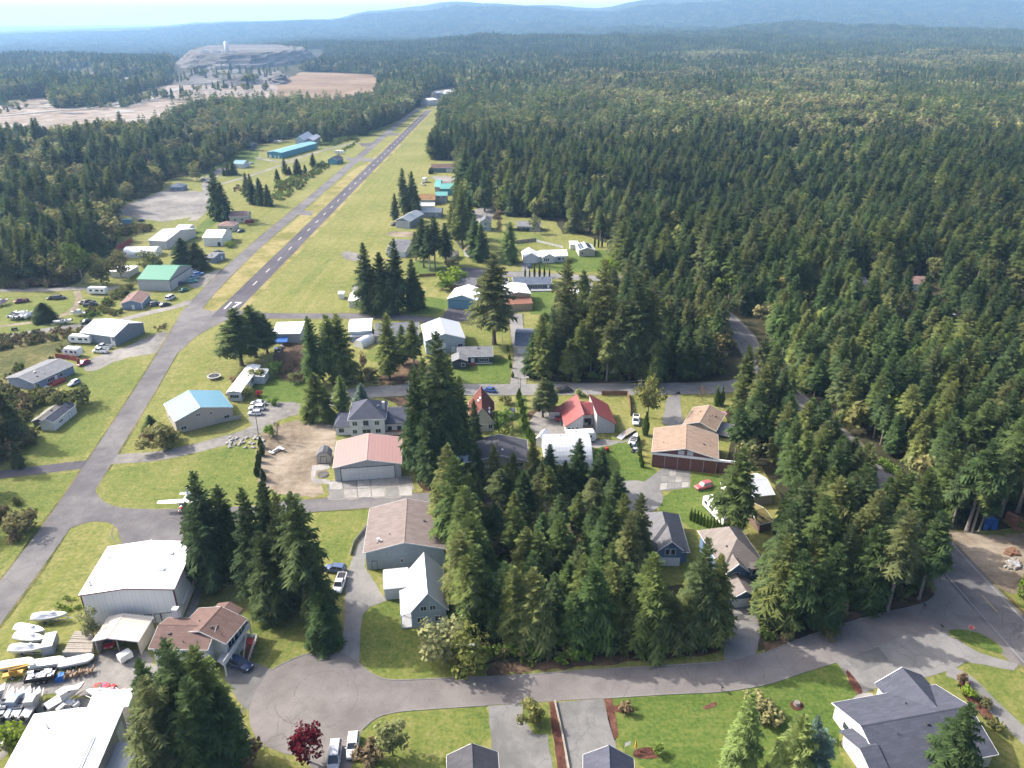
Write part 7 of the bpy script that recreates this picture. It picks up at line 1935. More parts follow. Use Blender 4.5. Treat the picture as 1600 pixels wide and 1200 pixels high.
tc.body, tc.size, tc.align_x, tc.align_y, tc.extrude = 'STOP', .36, 'CENTER', 'CENTER', .004
to = bpy.data.objects.new('lettering', tc)
tc.materials.append(MAT['trim'])
COL.objects.link(to)
bpy.context.view_layer.update()
me_ = bpy.data.meshes.new_from_object(to.evaluated_get(bpy.context.evaluated_depsgraph_get()))
bpy.data.objects.remove(to)
to = bpy.data.objects.new('lettering', me_)
COL.objects.link(to)
to.parent = t
to.location = Vector((0, 0, hs - .45)) + nn * .07
to.rotation_euler = (math.pi / 2, 0, th + math.pi / 2)
t = empty('mailbox_stand', at(500, 1013), 0, 'wooden mailbox stand with little roof at the turning circle', 'mailbox')
for x in (-1.0, 1.0): MB().box(x - .07, x + .07, -.07, .07, 0, 1.5).build('post', MAT['wood'], t)
MB().slab([(-1.4, -.5, 1.5), (1.4, -.5, 1.5), (1.4, .1, 1.75), (-1.4, .1, 1.75)], .08).build('roof', MAT['wood'], t)
for i in range(4): MB().box(-.85 + .45 * i, -.5 + .45 * i, -.3, .2, 1.0, 1.3).build('box', MAT['steel'], t)
for i, (x, y) in enumerate(((607, 931), (613, 931))):
 t = empty('wheelie_bin', at(x, y), 0, ['dark blue wheeled bin, left of two beside the cottage garage', 'dark blue wheeled bin, right of two beside the cottage garage'][i], 'bin', 'bins beside the cottage')
 MB().loft([[(-.25, -.3, .1), (.25, -.3, .1), (.25, .3, .1), (-.25, .3, .1)], [(-.33, -.38, 1.0), (.33, -.38, 1.0), (.33, .38, 1.0), (-.33, .38, 1.0)]]).build('tub', MAT['rm_navy'], t)
 MB().box(-.35, .35, -.42, .4, 1.0, 1.07).build('lid', MAT['rm_navy'], t)
for i, (x, y, l) in enumerate(((1120, 1021, 'black mailbox on the kerb beside the long driveway'), (1127, 1080, 'small mailbox at the lawn edge across the street'), (1443, 952, 'dark kerbside box at the street corner'), (1470, 985, 'dark drain box at the tip of the grass island'))):
 t = empty('mailbox', at(x, y), .2, l, 'mailbox')
 MB().box(-.05, .05, -.05, .05, 0, 1.05).build('post', MAT['wood_brown'], t)
 MB().prism([(-.16, 1.05), (.16, 1.05), (.16, 1.25), (0, 1.36), (-.16, 1.25)], -.32, .3).build('box', MAT['black'], t)
t = empty('patio_umbrella', at(1127, 655, .7), 0, 'pink parasol on the deck beside the tan roofed house', 'umbrella')
MB().tube((0, 0, 0), (0, 0, 2.4), .03, n=6).build('pole', MAT['steel'], t)
MB().loft([[(1.5 * math.cos(a * math.pi / 4), 1.5 * math.sin(a * math.pi / 4), 1.95) for a in range(8)], [(.08 * math.cos(a * math.pi / 4), .08 * math.sin(a * math.pi / 4), 2.5) for a in range(8)]]).build('canopy', MAT['pink'], t)
for i, (x, y, mt, l) in enumerate(((975, 1176, 'trim', 'white banner standing beside the slate roofed house'), (993, 1172, 'yellow', 'closed yellow parasol in the flower bed by the slate roof'))):
 t = empty('banner' if i == 0 else 'closed_parasol', at(x, y), .2, l, 'banner' if i == 0 else 'umbrella')
 MB().tube((0, 0, 0), (0, 0, 2.3), .03, n=6).build('pole', MAT['steel'], t)
 if i == 0: MB().slab([(0, 0, 1.3), (1.1, .2, 1.4), (1.1, .2, 2.2), (0, 0, 2.2)], .03).build('cloth', MAT[mt], t)
 else: MB().loft([[(.22 * math.cos(a), .22 * math.sin(a), .7) for a in (0, 1.26, 2.5, 3.77, 5.0)], [(.05 * math.cos(a), .05 * math.sin(a), 2.3) for a in (0, 1.26, 2.5, 3.77, 5.0)]]).build('cloth', MAT[mt], t)
def buggy(rear, front, label, mat, cat, name='garden_tractor'):
 t = at_obj(name, rear, front, label, cat)
 MB().box(-.9, .2, -.5, .5, .45, .7).build('chassis', MAT['black'], t); MB().prism([(.1, .6), (1.1, .6), (1.0, 1.1), (.1, 1.15)], -.35, .35).build('bonnet', MAT[mat], t)
 MB().box(-.7, -.25, -.3, .3, .7, 1.2).build('seat', MAT['black'], t); wheels(t, (-.55, .75), .6, .32)
 return t
buggy((938, 708), (953, 704), 'red garden tractor on the lawn beside the half barrel hut', 'red', 'tractor')
buggy((1112, 788), (1112, 776), 'golf cart standing on the mown lawn', 'trim', 'cart', 'golf_cart')
buggy((18, 517), (27, 516), 'small quad bike on the grass at left', 'black', 'quad bike', 'quad_bike')
t = at_obj('car_hauler', (971, 684), (991, 672), 'grey ramp trailer behind the white pickup', 'trailer')
MB().box(-2.6, 2.6, -1.0, 1.0, .55, .68).build('deck', MAT['wood'], t); wheels(t, (-.4, .4), 1.1, .32); MB().slab([(-4.2, -.9, .1), (-2.62, -.9, .66), (-2.62, .9, .66), (-4.2, .9, .1)], .06).build('ramp', MAT['steel'], t)
heap('clutter of green and white gear behind the narrow hedge', [(983, 690), (1000, 688), (998, 712), (984, 712)], 26, mats=('trim', 'rm_pale', 'rm_teal', 'black'), hmax=1.0, seed=13)
heap('stack of brown patio furniture beside the white house wing', [(612, 672), (632, 672), (628, 682), (612, 682)], 14, mats=('wood_brown', 'wood_red', 'black'), smin=.2, smax=.5, hmax=.9, seed=14, name='patio_furniture', cat='furniture')
t = empty('tree_stump', at(1245, 1101), 0, 'tree stump in a round mulch bed on the lower lawn', 'stump')
MB().loft([[(rr * math.cos(a * .524), rr * math.sin(a * .524), z) for a in range(12)] for z, rr in ((0, .62), (.25, .5), (.6, .48))]).build('stump', MAT['bark_grey'], t)
patch('mulch_bed', [(1233, 1098), (1243, 1094), (1254, 1097), (1257, 1106), (1248, 1112), (1237, 1108)], 'bark_mulch', 0.066, 2)
patch('mulch_bed', [(956, 1105), (970, 1100), (990, 1106), (992, 1113), (975, 1115), (958, 1112)], 'bark_mulch', 0.066, 2)
patch('mulch_bed', [(1095, 1106), (1118, 1096), (1122, 1102), (1104, 1110)], 'bark_mulch', 0.066, 2)
patch('mulch_bed', [(988, 1172), (1015, 1166), (1032, 1176), (1030, 1186), (990, 1186)], 'bark_mulch', 0.066, 2)
patch('gravel_bed', [(496, 738), (512, 735), (515, 745), (498, 749)], 'quarry_grey', 0.07, 1)
def low_wall(px, h, w, mat, label, cat='wall', name='garden_wall'):
 p = W2(px)
 L, Rr = ribbon(p, w)
 m = MB()
 m.loft([[(l[0], l[1], 0), (r_[0], r_[1], 0), (r_[0], r_[1], h), (l[0], l[1], h)] for l, r_ in zip(L, Rr)])
 return tag(m.build(name, MAT[mat]), label, cat)
low_wall([(867, 1097), (880, 1155), (893, 1225)], .5, .25, 'wood', 'low timber edging along the mulch strip between two driveways', 'edging', 'timber_edging')
low_wall([(548, 868), (553, 850), (575, 822), (575, 820)], .9, .08, 'wood', 'weathered fence along the paved drive by the workshop', 'fence', 'fence')
def fence(px, h, mat, label, bw=None, cat='fence'):
 p = W2(px)
 t = empty('fence', (*p[0], 0), 0, label, cat)
 o = Vector((*p[0], 0))
 for a, c in zip(p, p[1:]):
  a, c = Vector((*a, 0)) - o, Vector((*c, 0)) - o
  n = max(1, int((c - a).length / 2.4))
  for i in range(n + 1):
   q_ = a.lerp(c, i / n)
   MB().box(q_.x - .07, q_.x + .07, q_.y - .07, q_.y + .07, 0, h + .1).build('post', MAT[mat], t)
  d = (c - a).normalized()
  nn_ = Vector((-d.y, d.x, 0)) * .03
  for i in range(n):
   s_, e_ = a.lerp(c, (i + .04) / n), a.lerp(c, (i + .96) / n)
   MB().hexa([tuple(s_ + nn_ + Vector((0, 0, .08))), tuple(e_ + nn_ + Vector((0, 0, .08))), tuple(e_ - nn_ + Vector((0, 0, .08))), tuple(s_ - nn_ + Vector((0, 0, .08))),
      tuple(s_ + nn_ + Vector((0, 0, h))), tuple(e_ + nn_ + Vector((0, 0, h))), tuple(e_ - nn_ + Vector((0, 0, h))), tuple(s_ - nn_ + Vector((0, 0, h)))]).build('panel', MAT[mat], t)
 return t
fence([(182, 393), (207, 378)], 2.4, 'wood_red', 'red brown panel fence running up to the curved white shed')
fence([(88, 560), (108, 562), (125, 566), (122, 572)], 1.8, 'wood_red', 'red wooden fence between box camper and mobile home')
fence([(798, 361), (822, 362), (845, 359)], 1.8, 'trim_dark', 'dark fence behind the upper lawn by the forest edge')
fence([(806, 381), (838, 377)], 1.8, 'wood', 'grey plank fence behind the white garage house')
fence([(838, 378), (880, 388)], 1.2, 'ws_greywhite', 'pale low fence slanting down beside the white house')
fence([(285, 676), (330, 664), (376, 655)], 1.3, 'steel', 'grey fence in front of the blue roofed hangar')
fence([(985, 650), (984, 632), (980, 618), (940, 618)], 1.6, 'wood_brown', 'curved brown fence around the lawn right of the red roof')
fence([(760, 400), (790, 398)], 1.6, 'wood', 'brown fence behind the light green conifer')
fence([(655, 433), (685, 431)], 1.4, 'wood_brown', 'low brown fence under the airstrip firs')
fence([(710, 375), (722, 390)], 1.6, 'trim_dark', 'dark fence leading to the small beige house')
fence([(1036, 1030), (1000, 1035)], .01, 'wood', 'x') if False else None
# plant meshes
def mesh_of(name, v, f, mats, mi=None):
 me = bpy.data.meshes.new(name)
 me.from_pydata(v, [], f)
 for m in mats: me.materials.append(MAT[m])
 if mi is not None: me.polygons.foreach_set('material_index', mi)
 return me
def conifer_geo(seed, H=22.0, base=.1, rad=3.5, whorls=42, nb=9, lod=0, lean=.0, ragged=.34, droop=.35):
 r = random.Random(seed)
 v, f = [], []
 def tri(a, b, c):
  o = len(v)
  v.extend((tuple(a), tuple(b), tuple(c)))
  f.append((o, o + 1, o + 2))
 bias = [r.uniform(.8, 1.2) for _ in range(8)]
 for w in range(whorls):
  t = (w + r.uniform(-.3, .3)) / (whorls - 1)
  t = min(max(t, 0), .985)
  z = H * (base + (1 - base) * t ** .92)
  prof = (1 - t) ** .72 * (0.55 + 0.45 * min(1, t / .16)) + .05
  n = max(4, int(round(nb * (1 - .35 * t) + r.uniform(-1, 1))))
  a0 = r.uniform(0, 6.3)
  for k in range(n):
   if r.random() < .07: continue
   az = a0 + 6.283 * k / n + r.uniform(-.3, .3)
   sect = bias[int(az / 6.283 * 8) % 8]
   l = rad * prof * sect * (1 + r.uniform(-ragged, ragged))
   if l < .18: l = .18
   d = Vector((math.cos(az), math.sin(az), 0))
   sd = Vector((-d.y, d.x, 0))
   rise = r.uniform(-.05, .15) + .75 * t ** 1.6
   dr = droop * (1.1 - t) + r.uniform(-.08, .12)
   zz = z + r.uniform(-.2, .2)
   def P(s): return Vector((d.x * l * s, d.y * l * s, zz + l * (rise * s - dr * s * s)))
   S_ = (.16, .34, .52, .7, .87) if lod == 0 else (.3, .72)
   for s in S_:
    ls = l * (.40 if lod == 0 else .62) * (1.15 - .65 * s) + .16
    hw = .10 if lod == 0 else .26
    for sg in (-1, 1):
     j = r.uniform(.7, 1.25)
     ap = P(min(1.05, s + .2)) + sd * (sg * ls * j) + Vector((0, 0, -ls * r.uniform(.05, .5)))
     tri(P(max(0, s - hw)), P(min(1, s + hw)) + Vector((0, 0, r.uniform(-.06, .1))), ap)
    if lod == 0 and r.random() < .6:
     ap = P(s) + Vector((0, 0, -ls * r.uniform(.45, .9))) + sd * r.uniform(-.3, .3) * ls
     tri(P(max(0, s - .14)), P(min(1, s + .16)), ap)
   b_ = P(.8)
   tri(b_ + sd * l * .09, b_ - sd * l * .09, P(1.1))
 tri((-.12, 0, H * .955), (.12, .02, H * .955), (0, 0, H * 1.015))
 tri((0, -.12, H * .955), (.0, .12, H * .955), (0, 0, H * 1.015))
 return v, f
def trunk_geo(H, r0=.34, top=.93, n=7):
 v, f = [], []
 L = (0, .08, .3, .6, top)
 for k, t in enumerate(L):
  rr = r0 * (1.35 if k == 0 else 1) * (1 - t) ** .8 + .03
  for i in range(n): v.append((rr * math.cos(6.283 * i / n), rr * math.sin(6.283 * i / n), H * t - (.3 if k == 0 else 0)))
 for k in range(len(L) - 1):
  for i in range(n):
   j = (i + 1) % n
   f.append((k * n + i, k * n + j, (k + 1) * n + j, (k + 1) * n + i))
 return v, f
def cone_geo(seed, H=22.0, rad=3.4, layers=6, n=7, base=.1):
 r = random.Random(seed)
 v, f = [], []
 for L in range(layers):
  t = L / layers
  z0 = H * (base + (1 - base) * t)
  z1 = H * (base + (1 - base) * min(1, (t + 1.9 / layers)))
  rr = rad * ((1 - t) ** .85 + .04)
  o = len(v)
  v.append((r.uniform(-.2, .2), r.uniform(-.2, .2), z1))
  a0 = r.uniform(0, 6.3)
  for i in range(2 * n):
   q = rr * (r.uniform(.85, 1.25) if i % 2 == 0 else r.uniform(.4, .65))
   a = a0 + 3.1416 * i / n
   v.append((q * math.cos(a), q * math.sin(a), z0 + r.uniform(-.4, .5) + (0 if i % 2 == 0 else .6)))
  for i in range(2 * n): f.append((o, o + 1 + i, o + 1 + (i + 1) % (2 * n)))
 return v, f
def leafy_geo(seed, H=10.0, rad=4.0, cards=650, size=.55, base=.18, clumps=14, flat=1.0):
 """a broad crown: leaf clumps gathered round a set of lobe centres, open between them"""
 r = random.Random(seed)
 v, f = [], []
 C = []
 for _ in range(clumps):
  while True:
   x, y, z = r.uniform(-1, 1), r.uniform(-1, 1), r.uniform(-1, 1)
   q = x * x + y * y + z * z
   if .12 < q < 1: break
  h0 = H * base
  C.append((x * rad * .72, y * rad * .72, h0 + (H - h0) * (.5 + z * .40), r.uniform(.26, .44) * rad))
 for i in range(cards):
  cx, cy_, cz, cr = C[i % clumps]
  d = Vector((r.gauss(0, 1), r.gauss(0, 1), r.gauss(0, 1))).normalized()
  p = Vector((cx, cy_, cz)) + d * cr * r.uniform(.55, 1.08)
  if p.z < .15: p.z = .15 + r.random() * .4
  n = (d + Vector((r.uniform(-.8, .8), r.uniform(-.8, .8), r.uniform(-.4, .9)))).normalized()
  a = n.orthogonal().normalized()
  a = Quaternion(n, r.uniform(0, 6.3)) @ a
  b = n.cross(a)
  s = size * r.uniform(.55, 1.3)
  o = len(v)
  v += [tuple(p + a * s), tuple(p + b * s * .6), tuple(p - a * s * .9), tuple(p - b * s * .7)]
  f.append((o, o + 1, o + 2, o + 3))
 return v, f, C
def limbs_geo(H, C, base, r0=.22, n=5):
 v, f = [], []
 def seg(p, q, a, b):
  o = len(v)
  d = (Vector(q) - Vector(p)).normalized()
  u = d.orthogonal().normalized()
  w = d.cross(u)
  for c, rr in ((Vector(p), a), (Vector(q), b)):
   for i in range(n): v.append(tuple(c + u * rr * math.cos(6.283 * i / n) + w * rr * math.sin(6.283 * i / n)))
  for i in range(n):
   j = (i + 1) % n
   f.append((o + i, o + j, o + n + j, o + n + i))
 fork = Vector((0, 0, H * (base + .12)))
 seg((0, 0, -.2), fork, r0, r0 * .75)
 for c in C: seg(fork - Vector((0, 0, .1)), (c[0], c[1], c[2]), r0 * .45, .03)
 return v, f
def bare_geo(seed, H=9.0, spread=.9):
 r = random.Random(seed)
 v, f = [], []
 def seg(p, q, a, b, n=3):
  o = len(v)
  d = (q - p).normalized()
  u = d.orthogonal().normalized()
  w = d.cross(u)
  for c, rr in ((p, a), (q, b)):
   for i in range(n): v.append(tuple(c + u * rr * math.cos(6.283 * i / n) + w * rr * math.sin(6.283 * i / n)))
  for i in range(n):
   j = (i + 1) % n
   f.append((o + i, o + j, o + n + j, o + n + i))
 def grow(p, d, l, rad, lev):
  q = p + d * l
  seg(p, q, rad, rad * .65)
  if lev == 0: return
  for _ in range(4 if lev > 1 else 5):
   nd = (d + Vector((r.uniform(-1, 1), r.uniform(-1, 1), r.uniform(-.2, .8))) * spread * .7).normalized()
   grow(p.lerp(q, r.uniform(.45, 1)), nd, l * r.uniform(.5, .78), rad * .55, lev - 1)
 grow(Vector((0, 0, -.1)), Vector((0, 0, 1)), H * .3, H * .016, 4)
 return v, f
BASE_H = 22.0
FIR = []       # (crown mesh, trunk mesh)
SPEC = [dict(base=.06, rad=4.2, droop=.38), dict(base=.12, rad=3.7, droop=.32), dict(base=.26, rad=3.9, whorls=36), dict(base=.40, rad=3.6, whorls=29), dict(base=.03, rad=4.9, droop=.45, whorls=44, nb=10), dict(base=.14, rad=3.2), dict(base=.08, rad=4.1, ragged=.4, whorls=36), dict(base=.52, rad=3.3, whorls=23)]
for i, sp in enumerate(SPEC):
 v, f = conifer_geo(100 + i, BASE_H, **sp)
 FIR.append((mesh_of('crown', v, f, ['needles']), mesh_of('trunk', *trunk_geo(BASE_H, .30 + .03 * (i % 3)), ['bark_grey' if i in (3, 7) else 'bark'])))
_crowns = {}
def crown_mesh(kind, i, mat, src):
 key = (kind, i, mat)
 if key not in _crowns:
  me = src.copy()
  me.materials.clear()
  me.materials.append(MAT[mat])
  _crowns[key] = me
 return _crowns[key]
def mobj(name, me, parent):
 o = bpy.data.objects.new(name, me)
 COL.objects.link(o)
 o.parent = parent
 return o
N_CON = 0
TREES = []
LEFT_TREES = []
def fir(x, y, H, label, group=None, var=None, wf=1.0, mat='needles', name='fir_tree', z=0.0, cat='tree'):
 global N_CON
 N_CON += 1
 i = RNG.randrange(7) if var is None else var
 root = empty(name, (x, y, z), RNG.uniform(0, 6.28), label, cat, group)
 s = H / BASE_H
 k = s ** .75 * wf
 root.scale = (k, k, s)
 me = FIR[i][0] if mat == 'needles' else crown_mesh('fir', i, mat, FIR[i][0])
 mobj('crown', me, root)
 mobj('trunk', FIR[i][1], root)
 return root
LEAFY = []
for i in range(6):
 v, f, C = leafy_geo(300 + i, 10.0, 4.2, 900, .42, .16 if i < 3 else .05, 15 + i)
 LEAFY.append((mesh_of('crown', v, f, ['leaf']), mesh_of('trunk', *limbs_geo(10.0, C, .14), ['bark_grey'])))
BUSH = []
for i in range(3):
 v, f, C = leafy_geo(330 + i, 3.0, 2.0, 460, .26, .0, 10)
 BUSH.append((mesh_of('foliage', v, f, ['leaf']), mesh_of('stems', *limbs_geo(3.0, C, .0, .08), ['bark_grey'])))
BARE = [mesh_of('branches', *bare_geo(50 + i), ['twig']) for i in range(3)]
def leafy(x, y, H, label, mat='leaf', wf=1.0, group=None, name='leafy_tree', cat='tree', kind='tree', z=0.0):
 root = empty(name, (x, y, z), RNG.uniform(0, 6.28), label, cat, group)
 L = LEAFY if kind == 'tree' else BUSH
 i = RNG.randrange(len(L))
 s = H / (10.0 if kind == 'tree' else 3.0)
 root.scale = (s * wf, s * wf, s)
 mobj('crown' if kind == 'tree' else 'foliage', crown_mesh(kind, i, mat, L[i][0]), root)
 mobj('trunk' if kind == 'tree' else 'stems', L[i][1], root)
 return root
def bare(x, y, H, label, mat='twig', wf=1.0):
 root = empty('bare_tree', (x, y, 0), RNG.uniform(0, 6.28), label, 'tree')
 s = H / 9.0 * .95
 root.scale = (s * wf, s * wf, s)
 i = RNG.randrange(3)
 mobj('branches', crown_mesh('bare', i, mat, BARE[i]), root)
 return root
def spec(bx, by, ty):
 g = at(bx, by)
 H = max(2.0, height_at(ty, g.x, g.y))
 TREES.append((g.x, g.y, 2.2))
 return g.x, g.y, H
# trees that stand out, one by one
def grove(items, phrase, group, mat='needles', cat='tree'):
 """items: (base x, base y, top y[, variant, width]); labelled by their place from left to right"""
 order = sorted(range(len(items)), key=lambda i: items[i][0])
 for n, i in enumerate(order):
  it = items[i]
  x, y, H = spec(*it[:3])
  fir(x, y, H, '%s fir from the left %s' % (ORD[n], phrase), group, it[3] if len(it) > 3 else None, it[4] if len(it) > 4 else 1.0, mat)
grove([(338, 918, 738, 6, .85), (314, 900, 786, 0, .75), (408, 945, 764, 1, .9), (438, 930, 752, 2, .85), (458, 955, 772, 6, .85), (482, 968, 770, 3, .95), (500, 980, 850, 1, .9), (368, 905, 760, 1, 1), (425, 965, 830, 0, 1)], 'in the grove right of the largest white hangar', 'firs right of the largest white hangar', 'needles_dark')
x, y, H = spec(508, 1004, 928); fir(x, y, H, 'short dense green conifer at the corner of the paved drive', None, 4, 1.1)
grove([(303, 1185, 1000, 6, 1.0), (342, 1190, 1012, 2, 1.0), (256, 1178, 1032, 0, .95), (330, 1225, 1060, 0, 1.05), (268, 1225, 1060, 6, 1.05), (365, 1200, 1075, 1, 1)], 'in the big clump at the lower left', 'firs in the big lower left clump', 'needles')
grove([(704, 835, 695, 0, 1.1), (716, 868, 715, 4, .95), (728, 905, 760, 1, 1.1), (738, 942, 800, 0, 1.1), (744, 978, 850, 6, 1.1), (722, 960, 830, 5, 1.2), (706, 800, 705, 1, 1.1), (736, 850, 740, 0, 1)], 'in the dense edge between cottage and wooded lot', 'firs between cottage and wooded lot')
grove([(655, 748, 572, 1, .85), (690, 742, 520, 2, .9), (722, 715, 590, 0, .85), (742, 700, 625, 4, .65), (672, 765, 640, 5, .95), (705, 722, 556, 1, .9), (668, 722, 560, 6, .8)], 'in the tall clump beside the red brown roof', 'firs beside the red brown roof')
grove([(712, 790, 722, 0, .95), (745, 770, 690, 1, .9), (772, 772, 695, 0, .95), (802, 775, 708, 4, .8), (832, 768, 690, 1, 1), (858, 775, 695, 0, .95), (882, 778, 720, 4, .8), (902, 772, 686, 6, 1), (926, 780, 735, 0, 1), (790, 792, 725, 1, 1), (845, 794, 722, 0, 1), (940, 792, 745, 1, 1)], 'before the dark roof and half barrel hut', 'firs in front of dark roof and half barrel hut')
grove([(575, 487, 380, 0, 1.1), (598, 489, 395, 4, 1), (622, 488, 374, 1, 1.1), (646, 484, 405, 0, 1.1), (612, 491, 425, 6, 1.1), (655, 481, 440, 4, .9), (588, 490, 420, 0, 1.1)], 'in the dense clump at the airfield edge', 'firs in the clump at the airfield edge', 'needles_dark')
grove([(662, 418, 342, 2, 1.1), (680, 420, 338, 3, 1.15), (650, 407, 362, 2, 1), (697, 414, 348, 2, 1.1), (672, 424, 352, 3, 1)], 'in the open group above the bright round bush', 'firs above the bright round bush', 'needles_dark')
grove([(632, 335, 263, 6, .9), (646, 334, 268, 0, 1), (619, 348, 302, 1, .9), (651, 338, 290, 1, 1)], 'beside the pale grey airstrip hangar', 'firs beside the airstrip hangar', 'needles_dark')
grove([(716, 335, 268, 1, 1), (722, 382, 285, 1, 1.15), (742, 402, 335, 0, 1.1), (752, 408, 350, 4, 1), (733, 372, 305, 2, 1.1), (706, 372, 318, 0, 1)], 'in the belt behind the mossy roofs', 'firs behind the mossy roofs')
x, y, H = spec(772, 538, 396); fir(x, y, H, 'tall lone fir standing beside the white gabled hangar', None, 2, 1.45)
x, y, H = spec(797, 410, 347); fir(x, y, H, 'light green pointed conifer above the white pickup', None, 4, 1.05, 'needles_light')
grove([(378, 571, 482, 2, 1.85), (400, 558, 478, 2, 1.9), (418, 552, 490, 2, 1.5)], 'in the dark spreading group by the taxiway bend', 'spreading firs by the taxiway bend', 'needles_dark')
grove([(492, 602, 495, 1, 1), (520, 598, 492, 2, 1.15), (535, 596, 490, 0, 1.15), (609, 592, 490, 1, 1.05), (648, 588, 500, 3, 1.05), (630, 570, 508, 1, 1)], 'in the row behind the street verge', 'firs behind the street verge')
x, y, H = spec(497, 655, 583); fir(x, y, H, 'rounded mid green conifer left of the slate blue house', None, 4, 1.25)
x, y, H = spec(536, 645, 588); fir(x, y, H, 'yellow green pointed conifer behind the slate blue house', None, 1, 1.1, 'needles_light')
x, y, H = spec(566, 636, 600); fir(x, y, H, 'small blue spruce behind the slate blue house', None, 4, 1.2, 'needles_blue')
x, y, H = spec(72, 502, 473); fir(x, y, H, 'small lone round fir beside the parked boats', None, 4, 1.9, 'needles_dark')
x, y, H = spec(238, 675, 649); fir(x, y, H, 'tiny lone fir left of the blue roofed hangar', None, 4, 1.4, 'needles_dark')
grove([(290, 421, 372, 4, 1.5), (310, 421, 378, 4, 1.6)], 'of the dark pair behind the green roofed hangar', 'dark pair behind the green roofed hangar', 'needles_dark')
grove([(343, 343, 265, 0, 1.15), (352, 345, 285, 4, 1.0)], 'of the pair beside the gravel lot', 'pair beside the gravel lot', 'needles_dark')
grove([(395, 318, 272, 0, 1.1), (408, 320, 278, 4, 1.1), (420, 322, 288, 4, 1), (388, 312, 270, 1, 1)], 'in the clump by the taxiway link', 'clump by the taxiway link', 'needles_dark')
grove([(434, 282, 264, 0, 1.2), (446, 273, 246, 6, 1), (453, 273, 260, 4, 1), (466, 274, 248, 4, 1.2), (490, 261, 239, 0, 1.2), (477, 270, 257, 4, 1)], 'in the scattered row above the taxiway', 'scattered row above the taxiway', 'needles_dark')
grove([(568, 211, 176, 4, 1.35), (508, 224, 200, 0, 1.2), (516, 222, 205, 0, 1.2)], 'of the three in front of the far forest edge', 'three in front of the far forest edge')
grove([(357, 274, 255, 0, 1.1), (365, 273, 251, 4, 1.2), (350, 275, 262, 0, 1)], 'of the three before the bright blue roof', 'three before the bright blue roof', 'needles_dark')
x, y, H = spec(254, 279, 222); fir(x, y, H, 'tall thin dark fir left of the blossoming tree', None, 6, 1.1, 'needles_dark')
grove([(210, 288, 245, 0, 1), (222, 290, 252, 4, 1), (322, 265, 238, 4, 1.3), (330, 265, 244, 0, 1.1)], 'of those around the ranch house by the gravel lot', 'firs around the ranch house', 'needles_dark')
grove([(845, 592, 492, 1, 1.05), (832, 588, 520, 0, 1), (882, 566, 402, 6, 1.1), (876, 580, 480, 2, 1), (937, 577, 405, 6, 1.1), (922, 585, 480, 3, 1), (965, 592, 466, 1, 1.1), (985, 590, 425, 2, 1.1), (1012, 588, 440, 0, 1.15), (905, 590, 500, 2, 1), (948, 595, 500, 3, 1)], 'in the tall belt along the far side of the street', 'firs along the far side of the street')
x, y, H = spec(1022, 604, 531); fir(x, y, H, 'golden green pointed conifer at the street edge right of centre', None, 1, .9, 'needles_light')
grove([(848, 652, 590, 2, 1.3), (860, 648, 596, 3, 1.15)], 'of the two in the yard left of the red roof', 'two firs left of the red roof')
x, y, H = spec(1143, 836, 700); fir(x, y, H, 'tall thin trunked fir behind the tan hipped house', None, 2, 1.15)
grove([(968, 885, 772, 0, 1.0), (994, 878, 772, 4, .75), (978, 920, 800, 1, 1.0), (1010, 1006, 866, 4, .95), (1028, 1010, 928, 0, 1.1), (1048, 1008, 935, 4, 1.1), (1070, 1005, 925, 0, 1.1), (1086, 1004, 842, 0, .85), (1110, 996, 868, 0, 1), (1084, 975, 870, 1, 1)], 'in the belt between wooded lot and long driveway', 'firs between wooded lot and driveway')
x, y, H = spec(1478, 1215, 1100); fir(x, y, H, 'pointed conifer in front of the slate roofed house', None, 0, 1.05)
x, y, H = spec(1152, 1216, 1084); fir(x, y, H, 'broad light green conifer on the lower lawn', None, 0, .78, 'needles_light')
x, y, H = spec(1264, 1236, 1140); fir(x, y, H, 'grey green conifer at the bottom edge beside the lawn', None, 6, 1.1, 'needles_blue')
x, y, H = spec(1232, 1234, 1118); fir(x, y, H, 'bronze tinged conifer at the bottom edge beside the lawn', None, 4, .9, 'needles_light')
x, y, H = spec(1272, 1150, 1118); fir(x, y, H, 'small weeping conifer on the lower lawn', None, 6, .8, 'needles_blue')
grove([(1510, 830, 690, 7, 1.1), (1518, 832, 720, 7, 1), (1530, 830, 745, 3, 1), (1562, 806, 640, 7, 1.2), (1590, 800, 655, 7, 1.1), (1545, 815, 700, 3, 1)], 'of the bare trunked ones at the dirt clearing', 'bare trunked firs at the dirt clearing')
grove([(1400, 838, 738, 4, .95), (1395, 856, 800, 4, .9), (1378, 830, 750, 0, 1)], 'of the yellow green ones beside the main road', 'yellow green trees beside the main road', 'needles_light')
grove([(20, 690, 610, 4, 1.2), (-25, 720, 620, 0, 1.3), (30, 730, 690, 4, .8)], 'of the dark ones at the left edge', 'dark firs at the left edge', 'needles_dark')
for i, (x_, y_, h_) in enumerate(((-60, 650, 13), (-30, 690, 12), (-75, 720, 14), (-40, 765, 12), (-85, 800, 14), (-60, 830, 11), (-120, 760, 15), (-20, 640, 11))):
 p = at(x_, y_)
 TREES.append((p.x, p.y, 2.2))
 LEFT_TREES.append((p.x, p.y, h_, i))
v, f = [], []
rr_ = random.Random(5)
